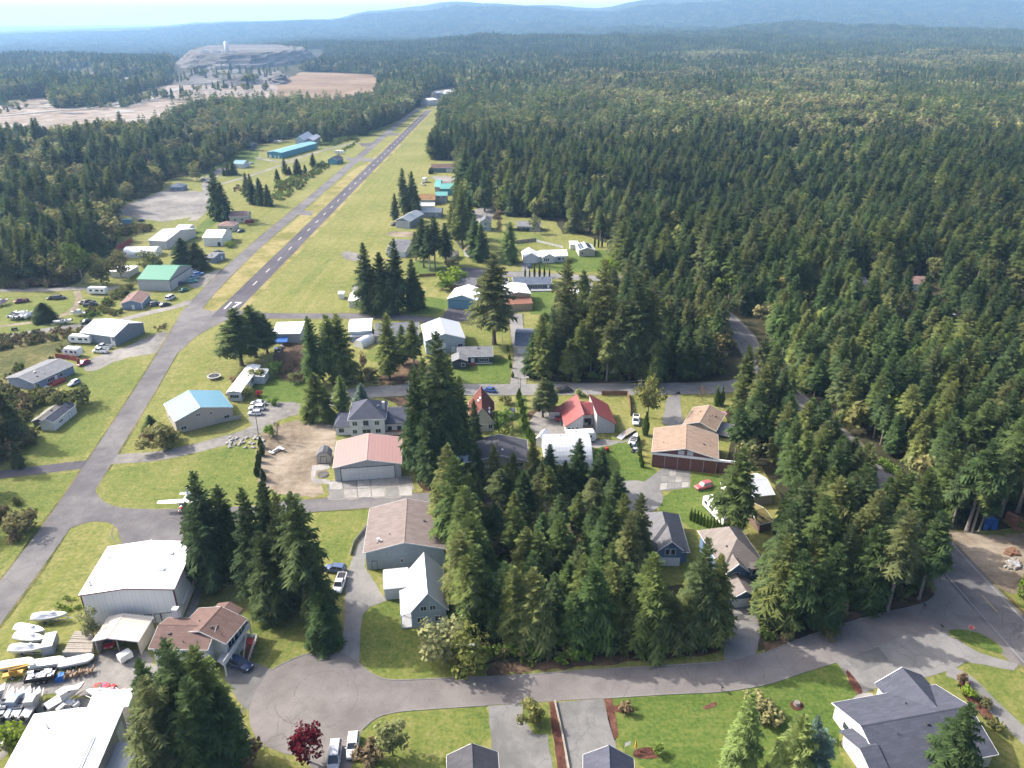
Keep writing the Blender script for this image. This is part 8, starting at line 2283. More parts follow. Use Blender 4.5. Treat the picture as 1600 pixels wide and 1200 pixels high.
for k in range(330):
 t = rr_.random()
 a = rr_.uniform(0, 6.283)
 q = .5 * (math.sin(math.pi * min(1, t * 1.15 + .12)) ** .6) * (1 - t * .35) + .05
 p = Vector((q * math.cos(a), q * math.sin(a), 3.6 * t))
 d = Vector((math.cos(a), math.sin(a), .5)).normalized()
 sd = Vector((-d.y, d.x, 0)) * .2
 o = len(v)
 v += [tuple(p - sd), tuple(p + sd), tuple(p + d * .16 + Vector((0, 0, .45)))]
 f.append((o, o + 1, o + 2))
 o = len(v)
 v += [tuple(p * .8 - sd), tuple(p + sd * .5 + Vector((0, 0, .3))), tuple(p - d * .1 + Vector((0, 0, .5)))]
 f.append((o, o + 1, o + 2))
CYP = mesh_of('foliage', v, f, ['hedge'])
CYP_T = mesh_of('trunk', *trunk_geo(3.6, .09, .9, 5), ['bark'])
def cypress(px, py, H, label, group=None, mat='hedge', wf=1.0, name='cypress'):
 g = at(px, py)
 root = empty(name, g, RNG.uniform(0, 6.28), label, 'shrub', group)
 s = H / 3.6
 root.scale = (s * wf, s * wf, s)
 mobj('foliage', CYP if mat == 'hedge' else crown_mesh('cyp', 0, mat, CYP), root)
 mobj('trunk', CYP_T, root)
 return root
for i in range(13):
 t = i / 12
 cypress(1079 + 60 * t, 813 + 26 * t, 3.0 + .2 * math.sin(i), '%s trimmed cypress from the left in the slanting hedge row' % ORD[i], 'trimmed cypress row', wf=.95)
for i, x in enumerate((820.5, 827.5, 835, 843, 850.5, 858.5)):
 cypress(x, 433, (4.6, 4.0, 5.6, 5.6, 4.9, 4.0)[i], '%s slim cypress from the left behind the navy roofed house' % ORD[i], 'slim cypresses behind the navy roof', 'needles_dark', .62)
for i, x in enumerate((929, 935, 940.5, 949.5, 958)):
 cypress(x, 386, 5.5 - .4 * (i % 2), '%s slim cypress from the left beside the solar panelled house' % ORD[i], 'slim cypresses beside the solar panels', 'needles_dark', .6)
for i, (x, y, h) in enumerate(((1119, 634, 6.0), (1127, 633, 5.6))): cypress(x, y, h, ['left', 'right'][i] + ' one of two yellow green columns behind the tan roof', 'two yellow green columns', 'hedge', .95)
cypress(1008, 680, 6.8, 'tall dark clipped column beside the white pickup', None, 'hedge', .95)
for i, (x, y) in enumerate(((408, 700), (410, 712), (405, 722), (404, 734), (402, 744), (412, 751))): cypress(x, y, 3.2, '%s dark shrub from the top in the hedge left of the dirt yard' % ORD[i], 'hedge left of the dirt yard', 'needles_dark', 1.5, 'hedge_shrub')
for i, (x, y) in enumerate(((811, 624), (814, 636), (817, 648), (819, 660), (821, 672), (826, 684), (832, 692))): cypress(x, y, 3.4, '%s yellow green shrub from the top in the hedge beside the grass drive' % ORD[i], 'hedge beside the grass drive', 'hedge', 1.7, 'hedge_shrub')
for i, (x, y) in enumerate(((997, 692), (998, 702), (999, 712), (1001, 722), (1003, 730))): cypress(x, y, 2.4, '%s shrub from the top in the narrow hedge left of the maroon hangar' % ORD[i], 'narrow hedge left of the maroon hangar', 'hedge', 1.5, 'hedge_shrub')
for i, (x, y) in enumerate(((793, 548), (796, 562), (798, 575), (801, 590))): cypress(x, y, 2.0, '%s shrub from the top in the hedge along the long driveway' % ORD[i], 'hedge along the long driveway', 'hedge', 1.6, 'hedge_shrub')
for i in range(4): cypress(671 + i * 1.5, 272 - i * .4, 4.2, '%s dark clipped shrub from the left at the green house' % ORD[i], 'clipped shrubs at the green house', 'needles_dark', 1.2, 'hedge_shrub')
BL = [  # base x, base y, top y, material, width, kind, label
 (482, 1190, 1132, 'leaf_red', 1.0, 't', 'dark red maple at the turning circle by the bottom edge'),
 (614, 1180, 1126, 'leaf_pale', .95, 't', 'thin leaved shrub on the yellowish lawn near the white car'),
 (580, 1192, 1165, 'leaf_rust', 1.2, 'b', 'brown twiggy shrub beside the white car'),
 (697, 1034, 966, 'leaf_pale', 1.3, 't', 'pale whitish leafy shrub in front of the cottage'),
 (728, 1050, 984, 'leaf', 1.15, 't', 'bright green leafy shrub beside the pale one at the kerb'),
 (148, 998, 946, 'leaf_pale', .62, 't', 'thin pale budding tree at the corner of the largest hangar'),
 (1012, 652, 586, 'leaf', .82, 't', 'light green feathery tree right of the red roofed house'),
 (705, 448, 421, 'leaf_bright', 1.5, 'b', 'bright yellow green round bush at the paved turning area'),
 (690, 454, 440, 'hedge', 1.5, 'b', 'low mid green bush left of the bright round one'),
 (240, 432, 388, 'leaf', 1.35, 't', 'broad mid green tree behind the green roofed hangar'),
 (190, 436, 392, 'leaf_olive', 1.0, 't', 'olive tree left of the broad green one'),
 (160, 446, 395, 'leaf_olive', .9, 't', 'grey olive tree at the edge of the grassy lot'),
 (176, 385, 342, 'leaf', 1.0, 't', 'green tree right of the red brown panel fence'),
 (130, 443, 372, 'leaf', .9, 't', 'tall green tree at the forest edge by the field road'),
 (75, 432, 398, 'leaf_bright', .9, 't', 'bright lime tree at the forest edge on the left'),
 (30, 432, 390, 'leaf_olive', 1.2, 't', 'olive green tree at the far left forest edge'),
 (308, 282, 250, 'leaf_gold', 1.0, 't', 'gold leaved tree beside the ranch house'),
 (268, 266, 242, 'leaf_pale', 1.0, 't', 'white blossoming tree beyond the ranch house'),
 (290, 274, 253, 'leaf', 1.1, 't', 'dark leafy tree behind the ranch house'),
 (275, 250, 215, 'leaf_olive', 1.7, 't', 'wide olive tree behind the blossoming tree'),
 (235, 268, 232, 'leaf_olive', 1.3, 't', 'olive tree left of the tall thin dark fir'),
 (380, 222, 186, 'leaf_gold', .9, 't', 'yellowish tree at the far forest edge'),
 (330, 240, 218, 'leaf_pale', .6, 't', 'pale thin tree at the far forest edge'),
 (605, 196, 160, 'leaf_olive', .9, 't', 'olive tree at the forest edge near the runway end'),
 (390, 352, 344, 'leaf_red', 1.6, 'b', 'red leaved bush beside the pink brown roofs'),
 (358, 386, 377, 'leaf_bright', 1.6, 'b', 'yellow green bush beside the white metal barn'),
 (405, 619, 612, 'red', 1.2, 'b', 'small bright red bush beside the parked cars'),
 (365, 598, 590, 'leaf_rust', 1.6, 'b', 'rusty red bush left of the white mobile home'),
 (402, 598, 578, 'leaf', 1.2, 'b', 'green bush at the side room of the mobile home'),
 (385, 620, 604, 'leaf', 1.1, 'b', 'green bush at the near corner of the mobile home'),
 (250, 698, 668, 'leaf_olive', 1.7, 'b', 'rounded olive shrub below the blue roofed hangar'),
 (232, 692, 676, 'leaf_rust', 1.3, 'b', 'brownish shrub left of the rounded olive one'),
 (271, 686, 668, 'leaf_olive', 1.0, 'b', 'leafy shrub at the corner of the blue roofed hangar'),
 (828, 1128, 1099, 'leaf_gold', 1.0, 'b', 'golden round shrub on the grass strip between driveways'),
 (978, 1112, 1100, 'leaf_rust', 1.3, 'b', 'rust coloured low shrub in the lawn bed'),
 (1030, 1180, 1170, 'hedge', 1.0, 'b', 'small round green shrub beside the slate roof'),
 (1180, 1115, 1092, 'leaf_gold', 1.4, 'b', 'yellow flowering shrub behind the broad light green conifer'),
 (1196, 1128, 1105, 'leaf_gold', 1.3, 'b', 'yellow flowering shrub on the sunny lower lawn'),
 (1515, 1088, 1076, 'leaf_bright', 1.2, 'b', 'pale green shrub in the curved mulch bed'),
 (1535, 1105, 1096, 'leaf_olive', 1.1, 'b', 'small olive shrub in the curved mulch bed'),
 (1503, 1068, 1060, 'leaf_rust', 1.1, 'b', 'brown shrub at the top of the curved mulch bed'),
 (1555, 1140, 1128, 'leaf_olive', 1.2, 'b', 'dark shrub at the lower end of the curved mulch bed'),
 (1598, 935, 885, 'leaf_bright', .85, 't', 'light green tree cut by the right edge beside the road'),
 (790, 632, 620, 'leaf_olive', 1.4, 'b', 'dark bush right of the red brown roof'),
 (785, 668, 640, 'hedge', 1.1, 'b', 'tall green bush along the wall of the red brown roofed house'),
 (790, 690, 668, 'leaf', 1.2, 'b', 'yellowish bush below the red brown roofed house'),
 (866, 640, 606, 'leaf_pale', .55, 't', 'grey green leafy tree in front of the small red roof shed'),
 (905, 619, 609, 'leaf_pale', 1.4, 'b', 'pale flowering bush behind the red roofed house'),
 (835, 365, 332, 'leaf_pale', .8, 't', 'whitish tree at the upper lawn corner'),
 (780, 362, 342, 'leaf_gold', .8, 't', 'yellow tree beside the upper lawn'),
 (778, 350, 328, 'leaf_rust', 1.0, 't', 'pinkish bare crowned tree beside the upper lawn'),
 (1050, 385, 330, 'leaf_gold', .75, 't', 'bright yellow green poplar in the forest right of centre'),
 (1066, 392, 350, 'leaf_bright', .8, 't', 'yellow green tree just right of the poplar'),
 (955, 440, 395, 'leaf_bright', .7, 't', 'yellow green tree at the edge of the upper lawn'),
 (705, 420, 405, 'leaf_olive', 1.3, 'b', 'dark round bush below the pale hipped shed'),
 (575, 600, 575, 'leaf_olive', .8, 't', 'olive shrub behind the street verge'),
 (567, 575, 548, 'leaf_rust', .7, 't', 'red twigged tree beside the yellow lawn'),
 (462, 598, 583, 'leaf', 1.3, 'b', 'pale green bush above the green lawn'),
 (434, 585, 566, 'hedge', 1.3, 'b', 'dark green bush at the top of the green lawn'),
 (578, 592, 576, 'leaf_olive', 1.4, 'b', 'brown green bush by the street verge'),
 (428, 632, 622, 'hedge', 1.5, 'b', 'clipped green hedge end by the gravel parking'),
 (422, 682, 665, 'leaf_bright', .9, 'b', 'yellow green clipped shrub at the dirt yard corner'),
 (1260, 470, 445, 'leaf_olive', 1.4, 'b', 'olive bush in the right forest gap'),
 (1345, 485, 440, 'leaf_pale', .7, 't', 'pale bare crowned tree in the right forest clearing'),
 (1300, 1000, 985, 'leaf_olive', 1.4, 'b', 'dark bush at the forest edge above the street'),
 (1230, 1000, 990, 'leaf_gold', 1.0, 'b', 'small yellow bush at the kerb of the right forest edge'),
 (1310, 962, 940, 'leaf_gold', 1.1, 'b', 'yellow leaved bush at the forest edge by the street'),
 (103, 640, 612, 'leaf_olive', 1.2, 'b', 'olive bush behind the narrow white shed'),
 (128, 632, 605, 'leaf_olive', 1.4, 'b', 'large olive bush right of the narrow white shed'),
 (80, 625, 606, 'leaf_olive', 1.4, 'b', 'broad olive bush between mobile home and carport'),
 (40, 830, 800, 'leaf_olive', 1.3, 'b', 'brownish bush on the shaded grass at left'),
 (20, 1180, 1140, 'leaf_bright', .9, 'b', 'yellow green bush beside the corner hangar'),
 (380, 1195, 1165, 'leaf_rust', 1.2, 'b', 'brown twiggy bush at the foot of the lower left clump'),
 (245, 760, 745, 'leaf_bright', .01, 'b', ''),
]
for bx, by, ty, m_, wf, kd, lb in BL:
 if not lb: continue
 x, y, H = spec(bx, by, ty)
 leafy(x, y, H, lb, m_, wf, None, 'leafy_tree' if kd == 't' else 'bush', 'tree' if kd == 't' else 'bush', 'tree' if kd == 't' else 'bush')
for x, y, h, i in LEFT_TREES: leafy(x, y, h, '%s dark leafy tree of the thicket at the left edge' % ORD[i], 'leaf_olive', .95, 'leafy trees at the left edge')
for bx, by, ty, m_, wf, lb in ((435, 692, 632, 'twig', .8, 'leafless grey tree beside the dirt yard'), (1097, 628, 584, 'leaf_rust', 1.0, 'leafless reddish tree at the street edge'), (748, 395, 333, 'twig', .8, 'tall pale leafless tree beside the blue grey house'),
        (375, 1190, 1150, 'twig', 1.1, 'leafless shrubby tree below the lower left clump'), (640, 285, 258, 'twig', 1.0, 'pale leafless tree near the airstrip firs'), (1560, 600, 575, 'leaf_rust', 1.0, 'reddish leafless tree in the right forest'),
        (565, 590, 545, 'twig', .7, 'thin leafless tree beside the street verge'), (205, 268, 240, 'twig', 1.0, 'grey leafless tree at the left forest edge')):
 x, y, H = spec(bx, by, ty)
 bare(x, y, H, lb, m_, wf)
# forests
def pip(P, X, Y):
 P = np.asarray(P, float)
 ins = np.zeros(X.shape, bool)
 n = len(P)
 j = n - 1
 for i in range(n):
  xi, yi, xj, yj = P[i, 0], P[i, 1], P[j, 0], P[j, 1]
  with np.errstate(divide='ignore', invalid='ignore'):
   ins ^= ((yi > Y) != (yj > Y)) & (X < (xj - xi) * (Y - yi) / (yj - yi + 1e-12) + xi)
  j = i
 return ins
CLEARINGS = [W2(p) for p in (
 CLEAR_MAIN,
 [(-400, 158), (0, 158), (70, 152), (88, 170), (160, 165), (255, 134), (300, 131), (360, 133), (430, 131), (436, 124), (452, 121), (470, 112), (520, 113), (583, 116), (594, 128), (588, 163), (450, 173), (300, 183), (230, 208), (180, 218), (-400, 225)],
 [(255, 124), (270, 108), (262, 98), (300, 84), (385, 82), (445, 86), (475, 98), (470, 112), (450, 122), (436, 131), (300, 133), (262, 134)],
 [(78, 119), (95, 108), (143, 104), (152, 118), (182, 124), (172, 132), (100, 129)],
 [(174, 128), (216, 115), (228, 122), (206, 142), (184, 143)],
 [(460, 112), (475, 83), (500, 82), (522, 88), (500, 104)],
 [(660, 160), (678, 140), (714, 136), (720, 152), (704, 166), (694, 170), (668, 168)],
 [(1240, 472), (1275, 466), (1282, 500), (1240, 506)], [(1316, 452), (1362, 440), (1366, 482), (1322, 492)], [(1400, 452), (1452, 446), (1498, 470), (1500, 508), (1462, 502)],
 [(1342, 752), (1390, 768), (1425, 815), (1400, 858), (1352, 806)], [(1130, 560), (1170, 545), (1180, 590), (1140, 596)], [(1010, 402), (1060, 396), (1066, 408), (1020, 416)], [(1060, 356), (1092, 350), (1096, 372), (1068, 378)])]
LOT = [(684, 800), (722, 778), (752, 764), (900, 758), (956, 764), (972, 792), (1000, 822), (1000, 880), (1000, 1018), (960, 1024), (800, 1034), (762, 1036), (748, 1000), (712, 985), (704, 900), (700, 860)]
LOTS = [W2(p) for p in (LOT, [(690, 735), (740, 728), (830, 722), (930, 730), (945, 764), (900, 762), (752, 766), (715, 780)])]
BEYOND_LEFT = W2([(-20, 600), (60, 606), (95, 640), (40, 660), (46, 700), (10, 720), (-200, 740), (-300, 640)])
fx = np.array([q[0] for q in FOOT]); fy = np.array([q[1] for q in FOOT]); fr_ = np.array([q[2] for q in FOOT])
tx = np.array([q[0] for q in TREES]); ty_ = np.array([q[1] for q in TREES]); tr_ = np.array([q[2] for q in TREES])
def forest_points(y0, y1, cell, seed):
 r = np.random.RandomState(seed)
 half = .74 * y1 + 60
 nx_, ny_ = int(2 * half / cell), int((y1 - y0) / cell)
 gx, gy = np.meshgrid(np.arange(nx_), np.arange(ny_))
 X = -half + (gx + .5 + (gy % 2) * .5 + r.uniform(-.42, .42, gx.shape)) * cell
 Y = y0 + (gy + .5 + r.uniform(-.42, .42, gx.shape)) * cell
 X, Y = X.ravel(), Y.ravel()
 k = np.abs(X) < .72 * Y + 55
 X, Y = X[k], Y[k]
 bad = np.zeros(X.shape, bool)
 for P in CLEARINGS: bad |= pip(P, X, Y)
 for P in LOTS: bad &= ~pip(P, X, Y)
 for P, hw in ROADS:
  if P[:, 1].min() > y1 + 30 or P[:, 1].max() < y0 - 30: continue
  d = np.full(X.shape, 1e9)
  for a, b in zip(P[:-1], P[1:]):
   ab = b - a
   t = np.clip(((X - a[0]) * ab[0] + (Y - a[1]) * ab[1]) / (ab @ ab + 1e-9), 0, 1)
   d = np.minimum(d, np.hypot(X - a[0] - ab[0] * t, Y - a[1] - ab[1] * t))
  bad |= d < hw + 1.4
 X, Y = X[~bad], Y[~bad]
 for ax, ay, ar in ((fx, fy, fr_), (tx, ty_, tr_)):
  m = (ay > y0 - 30) & (ay < y1 + 30)
  if m.any() and len(X):
   d = (X[:, None] - ax[m][None]) ** 2 + (Y[:, None] - ay[m][None]) ** 2
   ok = (d > ar[m][None] ** 2).all(1)
   X, Y = X[ok], Y[ok]
 return X, Y
SRC = {}
def src_collection(name, meshes):
 c = bpy.data.collections.new(name)
 for i, me in enumerate(meshes):
  o = bpy.data.objects.new('%s_%02d' % (name, i), me)
  c.objects.link(o)
 return c
def joined(parts):
 v, f, mi, mats = [], [], [], []
 for vv, ff, m in parts:
  o = len(v)
  v += vv
  f += [tuple(i + o for i in q) for q in ff]
  mi += [len(mats)] * len(ff)
  mats.append(m)
 return mesh_of('plant', v, f, mats, mi)
def scatter(name, X, Y, Z, scale, rot, idx, coll):
 me = bpy.data.meshes.new(name)
 n = len(X)
 me.vertices.add(n)
 me.vertices.foreach_set('co', np.stack([X, Y, Z], 1).astype(np.float32).ravel())
 a = me.attributes.new('sc', 'FLOAT_VECTOR', 'POINT'); a.data.foreach_set('vector', np.asarray(scale, np.float32).ravel())
 a = me.attributes.new('rz', 'FLOAT', 'POINT'); a.data.foreach_set('value', np.asarray(rot, np.float32))
 a = me.attributes.new('ix', 'INT', 'POINT'); a.data.foreach_set('value', np.asarray(idx, np.int32))
 o = bpy.data.objects.new(name, me)
 COL.objects.link(o)
 o['kind'] = 'stuff'
 g = bpy.data.node_groups.new(name, 'GeometryNodeTree')
 g.interface.new_socket('Geometry', in_out='INPUT', socket_type='NodeSocketGeometry')
 g.interface.new_socket('Geometry', in_out='OUTPUT', socket_type='NodeSocketGeometry')
 N = g.nodes
 gi, go = N.new('NodeGroupInput'), N.new('NodeGroupOutput')
 ci = N.new('GeometryNodeCollectionInfo')
 ci.inputs['Collection'].default_value = coll
 ci.inputs['Separate Children'].default_value = True
 ci.inputs['Reset Children'].default_value = True
 ip = N.new('GeometryNodeInstanceOnPoints')
 ip.inputs['Pick Instance'].default_value = True
 def att(nm, dt):
  x = N.new('GeometryNodeInputNamedAttribute')
  x.data_type = dt
  x.inputs['Name'].default_value = nm
  return x.outputs['Attribute']
 cx = N.new('ShaderNodeCombineXYZ')
 L = g.links.new
 L(gi.outputs[0], ip.inputs['Points'])
 L(ci.outputs[0], ip.inputs['Instance'])
 L(att('ix', 'INT'), ip.inputs['Instance Index'])
 L(att('rz', 'FLOAT'), cx.inputs[2])
 er = N.new('FunctionNodeEulerToRotation')
 L(cx.outputs[0], er.inputs[0])
 L(er.outputs[0], ip.inputs['Rotation'])
 L(att('sc', 'FLOAT_VECTOR'), ip.inputs['Scale'])
 L(ip.outputs[0], go.inputs[0])
 md = o.modifiers.new('scatter', 'NODES')
 md.node_group = g
 return o
fir_full = [joined([(*conifer_geo(100 + i, BASE_H, **sp), 'needles'), (*trunk_geo(BASE_H), 'bark_grey' if i in (3, 7) else 'bark')]) for i, sp in enumerate(SPEC)]
fir_mid = [joined([(*conifer_geo(200 + i, BASE_H, base=.08 + .1 * (i % 3), rad=4.2 - .3 * (i % 2), whorls=16, nb=7, lod=1), 'needles')]) for i in range(5)]
def clump(seed, n, size):
 r = random.Random(seed)
 parts_v, parts_f = [], []
 for _ in range(n):
  v, f = cone_geo(r.randrange(9999), BASE_H * r.uniform(.75, 1.15), 3.6, 4, 5)
  x, y = r.uniform(-size, size), r.uniform(-size, size)
  o = len(parts_v)
  parts_v += [(a + x, b + y, c) for a, b, c in v]
  parts_f += [tuple(i + o for i in q) for q in f]
 return joined([(parts_v, parts_f, 'needles')])
fir_far = [joined([(*cone_geo(400 + i, BASE_H, 3.5), 'needles')]) for i in range(4)]
fir_clump = [clump(500 + i, 9, 14) for i in range(5)]
lv = [leafy_geo(600 + i, 10.0, 4.2, 260, .75, .12, 12)[:2] for i in range(3)]
bare_mid = [joined([(*bare_geo(70, 11.0), 'twig')])]
leaf_mid = bare_mid + [joined([(*lv[i % 3], m_)]) for i, m_ in enumerate(('leaf_olive', 'leaf_gold', 'leaf_olive', 'leaf', 'leaf_pale'))]
C_FIR = src_collection('fir_kinds', fir_full + fir_mid + fir_far + fir_clump)
C_LEAF = src_collection('broadleaf_kinds', leaf_mid)
n0, n1, n2 = len(fir_full), len(fir_mid), len(fir_far)
acc = {k: [] for k in 'xyzwhri'}
lac = {k: [] for k in 'xyzwhri'}
near_f = []
for y0, y1, cell, lod, sd in ((52, 260, 5.3, 0, 1), (260, 420, 6.6, 0, 7), (420, 760, 7.6, 0, 2), (760, 1500, 9.0, 1, 3), (1500, 2500, 9.5, 2, 4), (2500, 5200, 22.0, 3, 5), (5200, 7600, 38.0, 4, 6)):
 X, Y = forest_points(y0, y1, cell, sd)
 n = len(X)
 Z = hgt(X, Y)
 stand = fbm(X / 90, Y / 90, 3, 21)
 wide = fbm(X / 260 + 7, Y / 260, 3, 33)
 H = 12 + 22 * stand + NR.uniform(-5, 5.5, n)
 east = sstep(0.0, .12, X / Y) * sstep(620, 950, Y) * (1 - sstep(2600, 3600, Y))
 pb = .08 + .12 * sstep(260, 420, Y) + .3 * sstep(.52, .66, fbm(X / 70 + 2, Y / 70, 2, 91)) + .62 * east * sstep(.42, .6, wide) + .12 * sstep(300, 900, Y) + .22 * sstep(.58, .7, fbm(X / 60, Y / 60, 2, 77)) * sstep(350, 800, Y)
 pb = pb + .6 * sstep(.44, .58, fbm(X / 45 + 9, Y / 45, 2, 51)) * (X < -90) * (Y < 900) * (Y > 250)
 pb = pb * (1 - sstep(2500, 2600, Y) * .9)
 isl = NR.uniform(0, 1, n) < pb
 H = H * (.78 + .22 * sstep(180, 520, Y))
 for P, lo in ((LOTS[0], 20.0), (LOTS[1], 11.0)):
  k_ = pip(P, X, Y)
  H = np.where(k_, np.clip(19.0 - (Y - 82) * .11, 9.0, 19.0) + NR.uniform(-3, 3, n), H)
 rot = NR.uniform(0, 6.283, n)
 idx = {0: NR.randint(0, n0, n), 1: n0 + NR.randint(0, n1, n), 2: n0 + n1 + NR.randint(0, n2, n), 3: n0 + n1 + n2 + NR.randint(0, 5, n), 4: n0 + n1 + n2 + NR.randint(0, 5, n)}[lod]
 if lod == 1: idx = np.where(NR.uniform(0, 1, n) < sstep(1000, 1500, Y), n0 + n1 + NR.randint(0, n2, n), idx)
 if lod == 2: idx = np.where(NR.uniform(0, 1, n) < .35 * (1 - sstep(1500, 2100, Y)), n0 + NR.randint(0, n1, n), idx)
 wsc = {0: 1, 1: 1.06, 2: 1.3, 3: 1.0, 4: 1.6}[lod]
 for i in range(n):
  if isl[i]:
   a = lac
   h = (H[i] * .62) / 10
   a['w'].append(h * 1.2 * wsc); a['h'].append(h * (1.25 if Y[i] > 700 else 1.0)); a['i'].append(int(NR.choice(6, p=(.08, .27, .17, .2, .23, .05))))
  else:
   if lod == 0 and Y[i] < 420: near_f.append((X[i], Y[i], H[i], int(idx[i])))
   a = acc
   s = H[i] / BASE_H
   a['w'].append((s ** .75) * wsc * NR.uniform(.85, 1.25) * (1.0 + .2 * float(sstep(250, 600, Y[i])))); a['h'].append(s if lod < 4 else s * 1.1); a['i'].append(int(idx[i]))
  a['x'].append(X[i]); a['y'].append(Y[i]); a['z'].append(Z[i] - .1); a['r'].append(rot[i])
near_f = [q for q in near_f if -20 < px_of(q[0], q[1], q[2] * .6)[0] < 1620 and px_of(q[0], q[1], q[2])[1] < 1200]
def show(q):
 d = math.hypot(q[1], CAM_H)
 blk = sum(1 for o in near_f if 1 < q[1] - o[1] < 11 and abs(q[0] - o[0]) < 4.0)
 return q[2] / d * (.62 ** blk)
near_f.sort(key=show, reverse=True)
solo = near_f[:max(0, 296 - N_CON)]
keyset = {(q[0], q[1]) for q in solo}
LOTS_np = [np.array(P) for P in LOTS]
def zone(x, y):
 a, b = np.array([x]), np.array([y])
 if pip(LOTS_np[0], a, b)[0]: return 0
 if pip(LOTS_np[1], a, b)[0]: return 1
 px, py = px_of(x, y)
 if px < 400: return 2
 d = min(main_p, key=lambda p: abs(p[1] - y))
 if x > d[0]: return 3
 return 4
ZN = [('wooded lot fir', 'firs of the wooded lot'), ('fir behind the wooded lot', 'firs behind the wooded lot'), ('left edge forest fir', 'firs of the left forest'),
  ('fir beyond the main road', 'firs beyond the main road'), ('fir before the main road', 'firs before the main road')]
def nth(k): return ORD[k] if k < 16 else '%d%s' % (k + 1, {1: 'st', 2: 'nd', 3: 'rd'}.get((k + 1) % 10, 'th') if not 10 < (k + 1) % 100 < 14 else 'th')
byz = {}
for q in solo: byz.setdefault(zone(q[0], q[1]), []).append(q)
for zn, qs in byz.items():
 l, g = ZN[zn]
 qs.sort(key=lambda q: q[1])
 for b0 in range(0, len(qs), 12):
  row = sorted(qs[b0:b0 + 12], key=lambda q: px_of(q[0], q[1])[0])
  for k_, (x, y, h, i) in enumerate(row):
   fir(x, y, h, '%s %s from the left in row %s, counted from the front' % (nth(k_), l, ('one', 'two', 'three', 'four', 'five', 'six', 'seven', 'eight', 'nine', 'ten')[b0 // 12]), g, i)
for px_, n_, k_ in (([(262, 111), (455, 108), (445, 122), (300, 124)], 70, .6), ([(85, 107), (180, 103), (235, 126), (150, 136)], 60, .5), ([(300, 86), (470, 86), (475, 80), (300, 80)], 60, .9), ([(240, 132), (262, 130), (300, 128), (270, 122), (230, 128)], 50, .5), ([(430, 118), (450, 124), (440, 130), (420, 128)], 24, .7), ([(0, 165), (60, 158), (70, 170), (0, 180)], 14, .3), ([(95, 170), (180, 165), (250, 146), (262, 150), (190, 172)], 60, .4), ([(300, 139), (420, 138), (420, 143), (300, 145)], 30, .4), ([(255, 150), (300, 148), (290, 156), (250, 158)], 20, .3)):
 P = W2(px_)
 x0, x1, y0, y1 = min(p[0] for p in P), max(p[0] for p in P), min(p[1] for p in P), max(p[1] for p in P)
 X, Y = NR.uniform(x0, x1, n_ * 3), NR.uniform(y0, y1, n_ * 3)
 ok = pip(P, X, Y)
 for x, y in list(zip(X[ok], Y[ok]))[:n_]:
  con = NR.uniform() < k_
  q, h = (acc, NR.uniform(9, 20) / BASE_H) if con else (lac, NR.uniform(5, 12) / 10)
  for kk, vv in zip('xyzwhri', (x, y, 0, h * 1.3, h, NR.uniform(0, 6.28), (n0 + n1 + NR.randint(0, n2)) if con else NR.randint(1, 6))): q[kk].append(vv)
keep = [k for k in range(len(acc['x'])) if (acc['x'][k], acc['y'][k]) not in keyset]
def pack(a, keep=None):
 g = lambda k: np.array(a[k])[keep] if keep is not None else np.array(a[k])
 return g('x'), g('y'), g('z'), np.stack([g('w'), g('w'), g('h')], 1), g('r'), g('i')
scatter('conifer_forest', *pack(acc, keep), C_FIR)
scatter('broadleaf_forest', *pack(lac), C_LEAF)
bushes = [joined([(*leafy_geo(700 + i, 2.4, 1.7, 170, .30, .0, 8)[:2], m_)]) for i, m_ in enumerate(('leaf', 'leaf_olive', 'hedge', 'leaf_rust', 'leaf_olive', 'leaf_gold', 'leaf_bright'))]
C_BUSH = src_collection('bush_kinds', bushes)
bx, by, bs, bi = [], [], [], []
def thicket(px, cell, kinds, smin, smax, keep=1.0, seed=0):
 r = random.Random(seed)
 P = W2(px)
 x0, x1, y0, y1 = min(p[0] for p in P), max(p[0] for p in P), min(p[1] for p in P), max(p[1] for p in P)
 n = int((x1 - x0) * (y1 - y0) / cell ** 2)
 X = np.array([r.uniform(x0, x1) for _ in range(n)]); Y = np.array([r.uniform(y0, y1) for _ in range(n)])
 ok = pip(P, X, Y)
 for x, y in zip(X[ok], Y[ok]):
  if r.random() > keep or ((fx - x) ** 2 + (fy - y) ** 2 < (fr_ - 1.6) ** 2).any(): continue
  bx.append(x); by.append(y); bs.append(r.uniform(smin, smax)); bi.append(r.choice(kinds))
thicket([(752, 1044), (960, 1028), (1035, 1018), (1040, 1006), (900, 1000), (750, 1012)], 1.5, (0, 2, 2, 1), .5, 1.3, .9, 1)
thicket([(765, 1050), (930, 1036), (940, 1028), (765, 1038)], 1.6, (5, 0, 3, 6), .3, .6, .8, 2)
thicket(LOT, 3.2, (2, 0, 1), .6, 1.3, .8, 3)
thicket([(1190, 1012), (1280, 978), (1380, 948), (1445, 925), (1440, 880), (1400, 900), (1280, 940), (1190, 975)], 1.9, (2, 0, 1, 5, 2), .5, 1.3, .9, 4)
thicket([(1362, 716), (1400, 735), (1470, 808), (1480, 824), (1462, 816), (1410, 765)], 1.8, (0, 2, 1, 6), .5, 1.2, .9, 5)
thicket([(0, 548), (40, 540), (100, 530), (112, 518), (100, 515), (50, 522), (-40, 532), (-40, 552)], 1.7, (1, 1, 3, 1), .6, 1.1, .9, 6)
thicket([(50, 600), (90, 560), (108, 540), (130, 520), (128, 512), (105, 530), (80, 560), (40, 590)], 1.9, (1, 1, 0, 1), .5, 1.0, .7, 7)
thicket([(-30, 452), (20, 452), (80, 450), (112, 442), (108, 434), (40, 436), (-30, 438)], 1.9, (1, 1, 3), .8, 1.5, .95, 8)
